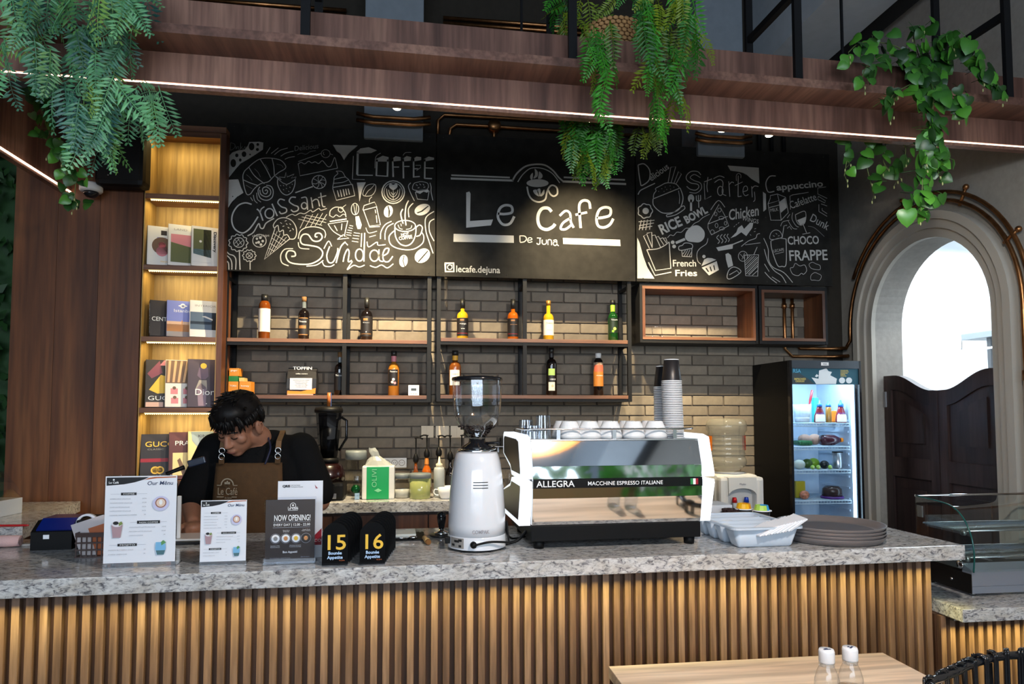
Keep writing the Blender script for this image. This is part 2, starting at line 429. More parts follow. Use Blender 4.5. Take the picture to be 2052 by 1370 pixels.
def right_wall():
    mb = MB(); out = arch_outline(AR)
    n = len(out); y0, y1, zt = -4.2, YW, 4.5
    for x in (XR, XR + TH):
        # fan of quads between the arch and the wall's outline
        for i in range(n - 1):
            (ya, za), (yb, zb) = out[i], out[i + 1]
            if i == 0 or i == n - 2:
                ye = y0 if i == 0 else y1
                mb.add([(x, ya, za), (x, yb, zb), (x, ye, zb), (x, ye, za)], [(0, 1, 2, 3)])
            else:
                mb.add([(x, ya, za), (x, yb, zb), (x, yb, zt), (x, ya, zt)], [(0, 1, 2, 3)])
        mb.add([(x, y0, ASP), (x, AY - AR, ASP), (x, AY - AR, zt), (x, y0, zt)], [(0, 1, 2, 3)])
        mb.add([(x, y1, ASP), (x, AY + AR, ASP), (x, AY + AR, zt), (x, y1, zt)], [(0, 1, 2, 3)])
    for i in range(n - 1):
        (ya, za), (yb, zb) = out[i], out[i + 1]
        mb.add([(XR, ya, za), (XR, yb, zb), (XR + TH, yb, zb), (XR + TH, ya, za)], [(0, 1, 2, 3)])
    return mb
wr = struct(right_wall().build('wall_right', PLASTER))
ARCHM = pm('arch_moulding_paint', lin((176, 170, 160)), .6)
for (r0, r1, d) in ((AR - .002, AR + .05, .018), (AR + .05, AR + .1, .034), (AR + .1, AR + .145, .05)):
    arch_ring(MB(), r0, r1, XR - d, XR + .01).build('arch_moulding', ARCHM, wr)

# ---- kitchen seen through the arch
struct(MB().box(3.1, 6.1, 5.3, 5.4, 0, 3.1).build('wall_kitchen_far', KITW))
struct(MB().box(5.2, 5.3, 2.2, 5.3, 0, 3.1).build('wall_kitchen_side', KITW))
struct(MB().box(3.1, 6.1, 2.1, 2.2, 0, 3.1).build('wall_kitchen_near', KITW))
struct(MB().box(3.1, 6.1, 2.2, 5.3, 3.1, 3.2).build('ceiling_kitchen', KITW))
struct(MB().box(3.1, 3.16, 4.42, 5.3, 0, 3.1).build('wall_kitchen_return', KITW))
pk = MB(); pk.tube([(3.52, 5.22, 0), (3.52, 5.22, 2.5)], .018, 10)
tag(pk.build('drain_pipe', pm('white_pipe', (.75, .78, .8), .4)), 'white upright pipe on the kitchen wall seen through the arch', 'pipe')
ks = thing('kitchen_shelf', 'stainless wall shelf with towel rail seen through the arch', 'shelf', (0, 0, 0))
q = atx(1926, 682, 4.4)
MB().box(4.4, 4.75, 2.6, q.y, q.z, q.z + .05, .004).build('shelf_board', pm('pale_steel', (.3, .34, .36), .4, .2), ks)
MB().tube([(4.38, q.y - .02, q.z), (4.38, q.y - .02, q.z - .09), (4.38, 2.7, q.z - .09)], .01, 8).build('towel_rail', CHROME, ks)
MB().prism([(q.y - .2, q.z), (q.y - .24, q.z), (q.y - .23, q.z - .42), (q.y - .21, q.z - .42)], 4.45, 4.49, 'X').build('bracket', pm('grey_iron', (.12, .13, .14), .5), ks)
q2 = q
tag(MB().tube([(4.55, q.y - .33, q.z + .07), (4.55, q.y - .6, q.z + .2)], .035, 10).build('rolled_mat', pm('white_roll', (.8, .82, .84), .6)), 'white roll leaning on the kitchen shelf', 'roll')
tag(MB().lathe([(.0, 0), (.03, .004), (.035, .02), (.02, .045), (0, .05)], 12, axis='X').build('kitchen_camera', pm('grey_plastic', (.5, .52, .55), .4), None, (5.1505, atx(1926, 538, 5.19).y, atx(1926, 538, 5.19).z)), 'small grey dome camera high on the white kitchen wall', 'camera')

# ---- swing doors in the arch
DOORW = wood('dark_door_wood', lin((38, 26, 26)), lin((52, 37, 36)), lin((66, 49, 46)), 'Z', 8, 70, rough=.5)
def leaf(sign):
    far, mid = AY + sign * (AR - .012), AY + sign * .004
    w = far - mid
    top = lambda t, ins=0.0: 1.675 + .105 * (.5 - .5 * math.cos(math.pi * max(0, min(1, (t - .08) / .72)))) - ins
    yy = lambda t: mid + w * t
    N = 18
    pl = [(yy(0), .35)] + [(yy(k / N), top(k / N)) for k in range(N + 1)] + [(yy(1), .35)]
    return pl, yy, top
def swing_door(i, sign):
    d = struct(thing('door_%d' % i, 'dark wood swing door leaf, %s half of the arch' % ('far' if sign > 0 else 'near'), 'door'))
    pl, yy, top = leaf(sign)
    MB().prism(pl, 2.965, 2.995, 'X').build('door_panel', DOORW, d)
    def framebar(a, b, z0, z1, x0=2.952):
        MB().prism([(yy(a), z0), (yy(b), z0), (yy(b), z1 if not callable(z1) else z1(b)), (yy(a), z1 if not callable(z1) else z1(a))], x0, 2.967, 'X').build('door_rail', DOORW, d)
    framebar(0, .14, .35, top); framebar(.86, 1, .35, top); framebar(.14, .86, .35, .47)
    framebar(.14, .86, 1.15, 1.27)
    N = 12
    cr = [(yy(.14 + .72 * k / N), top(.14 + .72 * k / N)) for k in range(N + 1)]
    lo = [(y, z - .09) for y, z in cr]
    MB().prism(cr + lo[::-1], 2.952, 2.967, 'X').build('door_rail', DOORW, d)
    # raised inner panels
    pts = [(yy(.26), 1.36)] + [(yy(.26 + .48 * k / N), top(.26 + .48 * k / N) - .15) for k in range(N + 1)] + [(yy(.74), 1.36)]
    MB().prism(pts, 2.956, 2.967, 'X').build('raised_panel', DOORW, d)
    MB().prism([(yy(.26), .55), (yy(.26), 1.08), (yy(.74), 1.08), (yy(.74), .55)], 2.956, 2.967, 'X').build('raised_panel', DOORW, d)
    for z in (1.58, .6):
        MB().box(2.945, 2.965, yy(1) - .012 * sign - .012, yy(1) - .012 * sign + .012, z, z + .1, .003).build('hinge', STEEL, d)
swing_door(1, 1); swing_door(2, -1)

# ---- copper conduits
def pipe(pts, label, r=.011, name='copper_pipe', joints=(), group='copper conduits'):
    t = thing(name, label, 'pipe', group=group)
    MB().tube(pts, r, 10).build('pipe_run', COPPER, t)
    for (a, b) in joints: MB().tube([a, b], r * 1.5, 10).build('coupling', COPPER, t)
    return t
def archpath(r, x, a0, a1, n=30): return [(x, AY - r * math.cos(R(a0 + (a1 - a0) * k / n)), ASP + r * math.sin(R(a0 + (a1 - a0) * k / n))) for k in range(n + 1)]
xa = XR - .03
z1, z2 = 1.985, 1.93
# upper pipe: down the brick wall, along it, round the corner, up over the arch and down on the near side
xq = at(1572, 640, YW - .03).x; xq2 = at(1588, 640, YW - .03).x
rA = AR + .2; rB = AR + .235
pipe([(xq2, YW - .03, 2.42), (xq2, YW - .03, z1 + .05), (xq2 + .05, YW - .03, z1), (XR - .1, YW - .03, z1), (xa, YW - .1, z1), (xa, AY + rA + .05, z1), (xa, AY + rA, z1 + .05)] + archpath(rA, xa, 180, 0) + [(xa, AY - rA, .2)],
     'copper conduit hugging the arch, the inner of the pair', joints=[((xa, AY - rA, 1.7), (xa, AY - rA, 1.75)), ((xq2, YW - .03, 2.26), (xq2, YW - .03, 2.29))])
rB = AR + .245
pipe([(xq, YW - .03, 2.42), (xq, YW - .03, z2 + .05), (xq + .05, YW - .03, z2), (XR - .1, YW - .03, z2), (xa - .005, YW - .1, z2), (xa - .005, AY + rA + .02, z2)], 'copper conduit ending low beside the arch, under its twin', joints=[((xq, YW - .03, 2.26), (xq, YW - .03, 2.29))])
pipe(archpath(rB, xa, 150, 0) + [(xa, AY - rB, .2)], 'copper conduit over the arch, the outer of the pair', joints=[((xa, AY - rB, 1.6), (xa, AY - rB, 1.65))])
for a in (62, 28, 100):
    p0 = archpath(rA - .02, xa, a, a + 1, 1)[0]; p1 = archpath(rB + .035, xa, a, a + 1, 1)[0]
    tag(MB().tube([p0, p1], .009, 8).sphere(p1, .016, 10, 6).build('pipe_clip', COPPER), 'copper clip holding the arch conduits, %s' % {62: 'above right of the crown', 28: 'lowest on the near side', 100: 'left of the crown behind the ivy'}[a], 'clip')
# conduits above the boards
yp = YW - .03
def wrap(z, x0, c0, c1, x1, d=.32): return [(x0, yp, z), (c0 - .06, yp, z), (c0 - .03, yp - .05, z), (c0 - .03, YW - d + .05, z), (c0 + .04, YW - d, z), (c1 - .04, YW - d, z), (c1 + .03, YW - d + .05, z), (c1 + .03, yp - .05, z), (c1 + .06, yp, z), (x1, yp, z)]
pipe([(-.4, YW - .31, 3.335), (-.3, YW - .32, 3.315), (-.06, YW - .32, 3.315), (.04, YW - .31, 3.335)], 'upper copper conduit bent round the pillar under the bright spotlight', .012)
pipe([(-.4, YW - .31, 3.295), (-.3, YW - .32, 3.28), (-.06, YW - .32, 3.28), (.04, YW - .31, 3.295)], 'lower copper conduit bent round the pillar under the bright spotlight', .012)
pipe([(1.72, YW - .31, 3.33), (1.8, YW - .32, 3.31), (2.02, YW - .32, 3.31), (2.1, YW - .31, 3.33)], 'upper copper conduit bent round the right pillar', .012)
pipe([(1.72, YW - .31, 3.29), (1.8, YW - .32, 3.275), (2.02, YW - .32, 3.275), (2.1, YW - .31, 3.29)], 'lower copper conduit bent round the right pillar', .012)
pipe([(.09, yp, 3.3), (.09, yp, 3.44), (.13, yp, 3.48), (1.6, yp, 3.48)], 'copper conduit running left of the junction box', .011)
jb = at(990, 252, yp)
pipe([(.16, yp, 3.3), (.17, yp, 3.39), (.21, yp, 3.42), (jb.x, yp, 3.42), (1.55, yp, 3.41)], 'copper conduit running into the round junction box', .011)
tag(MB().lathe([(.0, -.03), (.042, -.03), (.042, .02), (0, .02)], 16, axis='Y').tube([(0, 0, 0), (0, 0, -.1)], .012, 8).build('junction_box', COPPER, None, (jb.x, yp, 3.42)), 'round copper junction box above the middle chalkboard', 'junction box')
for dz, lab in ((0, 'topmost'), (.035, 'second'), (.07, 'third')):
    pipe([(-1.6, yp, 4.13 - dz), (-.5, yp, 4.13 - dz)], '%s copper conduit high on the wall left of the pillar' % lab, .012)
    pipe([(.12, yp, 4.13 - dz), (1.6, yp, 4.13 - dz)], '%s copper conduit high on the wall right of the pillar' % lab, .012)
for k in range(3):
    tag(MB().tube([(2.3 + .09 * k, yp, 3.3), (2.3 + .09 * k, yp, 4.3)], .014, 8).build('black_riser', BLKS), '%s dark riser pipe above the right chalkboard' % ('left', 'middle', 'right')[k], 'pipe', 'dark risers')

# ---- timber panel on the left, green wall beside it
PANELW = wood('panel_walnut', lin((72, 38, 17)), lin((110, 64, 33)), lin((138, 90, 52)), 'Z', 5, 45, rough=.5)
YP = 4.08
pl_ = struct(thing('wall_panel_left', 'tall dark walnut wall panel at the left', 'panel'))
xs = [-2.255, -2.03, -1.81, -1.583]
for i in range(3): MB().box(xs[i] + .0008, xs[i + 1] - .0008, YP, YP + .3, 0, 3.18).build('veneer_board', PANELW, pl_)

# ---- three legged hangers etc. come with the beam; front windows wall behind the camera is open glazing
struct(MB().box(-5, 6.2, -4.3, -4.2, 3.1, 4.5).build('wall_front', DARKW))
# ================================================================== counter
KO = Vector((0, 2.286, 0))
kx, ky = Vector((math.cos(PHI), math.sin(PHI), 0)), Vector((-math.sin(PHI), math.cos(PHI), 0))
def K(x, y, z=0.0): return KO + kx * x + ky * y + Vector((0, 0, z))
def kz(u, v, z=1.05):
    """pixel on the counter top -> local counter x, y"""
    p = atz(u, v, z) - KO; return p.dot(kx), p.dot(ky)
ZT = 1.05
SLATW = wood('slat_walnut', lin((86, 62, 48)), lin((114, 87, 70)), lin((142, 113, 94)), 'Z', 14, 90, rough=.5, rnd=1.0)
BACKW = wood('slat_backing', lin((58, 37, 26)), lin((74, 49, 35)), lin((88, 60, 44)), 'Z', 9, 70)
ct = tag(MB().box(-2.6, 2.03, 0, .72, ZT - .055, ZT, .004).build('granite_worktop', GRAN, None, KO, (0, 0, PHI)), 'long speckled grey granite counter top of the bar', 'counter top')
cb = thing('bar_counter', 'long bar front clad in upright walnut slats, lit yellow from above', 'counter', KO, PHI)
YS = .10
MB().box(-2.6, 1.975, YS + .022, .66, 0, ZT - .056).build('carcass', BACKW, cb)
SP = .0405
sm = MB().box(-.0112, .0112, 0, .022, .0, ZT - .058, .001).mesh('slat', SLATW)
for i in range(88):
    x = 1.955 - i * SP
    link('slat', sm, cb, (x, YS, 0))
ledc = (1.0, .88, .32)
def under_led(name, a, b, energy, parent=None):
    """strip light under the overhang: an aluminium channel that shines down"""
    L = (b - a).length
    l = lamp(name, 'AREA', (a + b) / 2, None, energy, ledc, shape='RECTANGLE', size=L, size_y=.008, spread=R(104))
    l.rotation_euler = (R(0), 0, math.atan2((b - a).y, (b - a).x))
    return l
under_led('counter_strip_light', K(-2.6, .055, ZT - .066), K(1.98, .055, ZT - .066), 20)
MB().box(-2.6, 1.98, .045, .065, ZT - .062, ZT - .0555).build('led_channel', STEEL, cb)

# lower counter at the right
ZL = .80
SO = Vector((2.045, 2.40, 0))
tag(MB().box(0, .8, 0, .44, ZL - .05, ZL, .004).build('granite_worktop', GRAN, None, SO, (0, 0, 0)), 'lower granite slab carrying the glass display case', 'counter top')
lb = thing('low_counter', 'lower slatted counter at the right under the display case', 'counter', SO)
MB().box(-.02, .8, .122, .43, 0, ZL - .051).build('carcass', BACKW, lb)
sm2 = MB().box(-.0112, .0112, 0, .022, .0, ZL - .053, .001).mesh('slat', SLATW)
for i in range(20): link('slat', sm2, lb, (.0 + i * SP, .10, 0))
under_led('low_counter_strip_light', SO + Vector((0, .055, ZL - .060)), SO + Vector((.8, .055, ZL - .060)), 6)
MB().box(0, .8, .045, .065, ZL - .056, ZL - .0505).build('led_channel', STEEL, lb)

# left return counter
p = [atz(165, 1003, 1.06), atz(40, 1056, 1.06)]
poly = [(-2.6, 4.07), (p[0].x, 4.07), (p[1].x, p[1].y + .02), (p[1].x - .02, p[1].y), (-2.6, p[1].y)]
tag(MB().prism(poly, 1.005, 1.06, 'Z').build('granite_worktop', GRAN), 'granite slab running back to the wood panel at the left', 'counter top')
rc = thing('return_counter', 'dark base under the granite slab at the left', 'counter')
MB().prism([(-2.6, 4.07), (p[0].x - .05, 4.07), (p[1].x - .07, p[1].y + .05), (-2.6, p[1].y + .05)], 0, 1.004, 'Z').build('carcass', BACKW, rc)

# back counter along the brick wall
ZBK = 1.06
tag(MB().box(-1.02, 1.62, 3.83, YW - .018, ZBK - .06, ZBK, .004).build('granite_worktop', GRAN), 'granite worktop along the brick wall behind the barista', 'counter top')
bc = thing('back_counter', 'walnut base cabinets under the back worktop', 'cabinet')
MB().box(-1.0, 1.6, 3.9, YW - .02, .1, ZBK - .061).build('carcass', BACKW, bc)
MB().box(-1.0, 1.6, 3.95, YW - .02, 0, .1).build('plinth', BLK, bc)
for i in range(5):
    dd = MB().box(-1.0 + i * .52 + .003, -1.0 + (i + 1) * .52 - .003, 3.88, 3.9, .11, ZBK - .08, .002).build('door', WAL, bc)
    MB().tube([(-1.0 + i * .52 + .46, 3.868, .7), (-1.0 + i * .52 + .46, 3.868, .85)], .005, 8).build('handle', STEEL, dd)

# ================================================================== hanging beam with the light line
BO = Vector((0, 2.692, 0))
bx, by = Vector((math.cos(PHI), math.sin(PHI), 0)), Vector((-math.sin(PHI), math.cos(PHI), 0))
# plan path: along the front, round the left corner, back to the panel
cr_ = .48
P0 = BO + bx * 3.1
A = BO + bx * (-1.50)
path = [P0, BO + bx * 1.5, BO, A]
cc = A + by * cr_
for k in range(1, 13):
    t = R(90) * k / 12
    path.append(cc - by * cr_ * math.cos(t) - bx * cr_ * math.sin(t))
e = path[-1]; path.append(Vector((-2.0, YP - .002, 0)))
def sweep(mb, path, o0, o1, z0, z1):
    """rectangular section swept in plan; offsets to the left hand of travel (towards the room)"""
    n = len(path); N = []
    for i in range(n):
        a, b = path[max(0, i - 1)], path[min(n - 1, i + 1)]
        t = (b - a).normalized(); N.append(Vector((t.y, -t.x, 0)) * -1)
    vs = []
    for i in range(n):
        for (o, z) in ((o0, z0), (o1, z0), (o1, z1), (o0, z1)):
            q = path[i] + N[i] * o; vs.append((q.x, q.y, z))
    fs = [(0, 1, 2, 3), tuple(4 * (n - 1) + k for k in (3, 2, 1, 0))]
    for i in range(n - 1):
        for k in range(4): fs.append((4 * i + k, 4 * i + (k + 1) % 4, 4 * i + 4 + (k + 1) % 4, 4 * i + 4 + k))
    return mb.add(vs, fs)
bmth = thing('hanging_beam', 'long hanging walnut shelf beam with a glowing light line along its bottom', 'beam')
sweep(MB(), path, -.03, 0, 2.79, 3.115).build('fascia', BEAMW, bmth)
sweep(MB(), path, -.03, .003, 2.766, 2.780).build('bottom_lip', BEAMW, bmth)
sweep(MB(), path, -.028, -.006, 2.779, 2.79).build('lip_core', BEAMW, bmth)
sweep(MB(), path, .0005, .145, 2.905, 2.94).build('ledge', BEAMU, bmth)
LEDM = emis('warm_white_led', (1.0, .66, .46), 6.0)
sweep(MB(), path, -.0055, -.002, 2.7812, 2.7885).build('light_line', LEDM, bmth)
sweep(MB(), path[4:], -.034, -.0285, 2.7795, 2.7895).build('light_line', LEDM, bmth)
# black hangers
def hanger(xl, label, back=.30):
    h = thing('beam_hanger', label, 'hanger', group='black steel beam hangers')
    f, r_ = BO + bx * xl - by * .10, BO + bx * xl + by * back
    MB().box(-.017, .017, -.01, .01, 2.9405, 4.5).build('rod', BLKS, h, f, (0, 0, PHI))
    MB().box(-.017, .017, -.01, .01, 3.02, 4.5).build('rod', BLKS, h, r_, (0, 0, PHI))
    MB().box(-.014, .014, 0, back + .1, 3.33, 3.36).build('crossbar', BLKS, h, f, (0, 0, PHI))
    return h
for u, lab in ((612, 'leftmost black steel rod pair holding the beam'), (1147, 'black steel rod pair beside the woven planter'), (1597, 'black steel rod pair above the right chalkboard'), (2016, 'rightmost black steel rod pair, right of the ivy')):
    pz = atz(u, 0, 3.4)
    d = sight(u, 60); nrm = by; t = ((BO - by * .10) - EYE).dot(nrm) / d.dot(nrm)
    hanger(((EYE + d * t) - BO).dot(bx), lab)
# ================================================================== chalkboards
CHALK = pm('chalk_white', (.43, .42, .405), .9, var=.12, bscale=300)
CHALKD = pm('chalk_thin', (.2, .2, .2), .9)
SLATE = pm('chalkboard_black', (.017, .016, .0145), .7, bump=.04, bscale=15, var=.25, spec=.12)
def circ(cx, cy, rx, ry=None, rot=0, n=20, wob=0, k=0):
    ry = ry or rx; o = []
    for i in range(n):
        a = 2 * math.pi * i / n; w = 1 + wob * math.cos(k * a); x, y = rx * w * math.cos(a), ry * w * math.sin(a)
        o.append((cx + x * math.cos(R(rot)) - y * math.sin(R(rot)), cy + x * math.sin(R(rot)) + y * math.cos(R(rot))))
    return o
class Chalk:
    """strokes given in pixels of a magnified view (origin, scale) of the photograph, laid on the board plane"""
    def __init__(s, ox, oy, sc, Y): s.o = (ox, oy, sc, Y); s.a, s.b, s.c = MB(), MB(), MB(); s.txt = []
    def P(s, x, y):
        p = at(s.o[0] + x / s.o[2], s.o[1] + y / s.o[2], s.o[3]); return (p.x, p.z)
    def W(s, w): return w / s.o[2] * 4.25 / FPX
    def fill(s, pts, mb=None, y=0.0):
        mb = mb or s.a; q = [s.P(*p) for p in pts]
        bm = bmesh.new(); vs = [bm.verts.new((a, y, c)) for a, c in q]
        try:
            f = bm.faces.new(vs); bmesh.ops.triangulate(bm, faces=[f]); mb.bm(bm)
        except Exception: bm.free()
    def draw(s, spec):
        for ln in spec.strip().split('\n'):
            t = ln.split()
            if not t: continue
            mode, w = t[0][0], float(t[0][1:] or 6)
            if mode == 'o' or mode == 'O' or mode == 'h':
                v = [float(q) for q in t[1].split(',')]
                pts = circ(v[0], v[1], v[2], v[3] if len(v) > 3 else None, v[4] if len(v) > 4 else 0, 20 if len(v) < 6 else 48, *( (v[5], v[6]) if len(v) > 6 else ()))
                if mode == 'o': ribbon(s.a, [s.P(*p) for p in pts], s.W(w), True)
                elif mode == 'O': s.fill(pts)
                else: s.fill(pts, s.c, -.0006)
                continue
            pts = [tuple(float(a) for a in q.split(',')) for q in t[1:]]
            if mode in 'sd': 
                pts = [tuple(p) for p in spline(pts, 5)]; ribbon(s.a if mode == 's' else s.b, [s.P(*p) for p in pts], s.W(w))
            elif mode == 'l': ribbon(s.a, [s.P(*p) for p in pts], s.W(w))
            elif mode == 'c': ribbon(s.a, [s.P(*p) for p in spline(pts, 5, True)], s.W(w), True)
            elif mode == 'F': s.fill(pts)
            elif mode == 'B': s.fill(pts, s.c, -.0006)
            elif mode == 'g': s.fill([tuple(p) for p in spline(pts, 4, True)])
    def word(s, body, x0, y0, x1, y1, h, bold=0.0, mat=None, shear=0.0):
        """hand lettering whose baseline runs (x0,y0)-(x1,y1), cap height h"""
        s.txt.append((body, s.P(x0, y0), s.P(x1, y1), s.W(h) / .7, s.W(bold), mat or CHALK, shear))
    def finish(s, board):
        y = s.o[3] - board.location.y
        if s.a.v: s.a.build('chalk_drawing', CHALK, board, (0, y, 0))
        if s.b.v: tag(s.b.build('thin_chalk_drawing', CHALKD, board, (0, y, 0)), kind='stuff')
        if s.c.v: tag(s.c.build('wiped_pattern', SLATE, board, (0, y, 0)), kind='stuff')
        for body, a, b, size, bold, m, sh in s.txt:
            L = math.hypot(b[0] - a[0], b[1] - a[1])
            text(body, size, m, board, 'chalk_lettering', (a[0], y, a[1]), (R(90), -math.atan2(b[1] - a[1], b[0] - a[0]), 0), bold=bold, width=L, shear=sh, ext=.0)

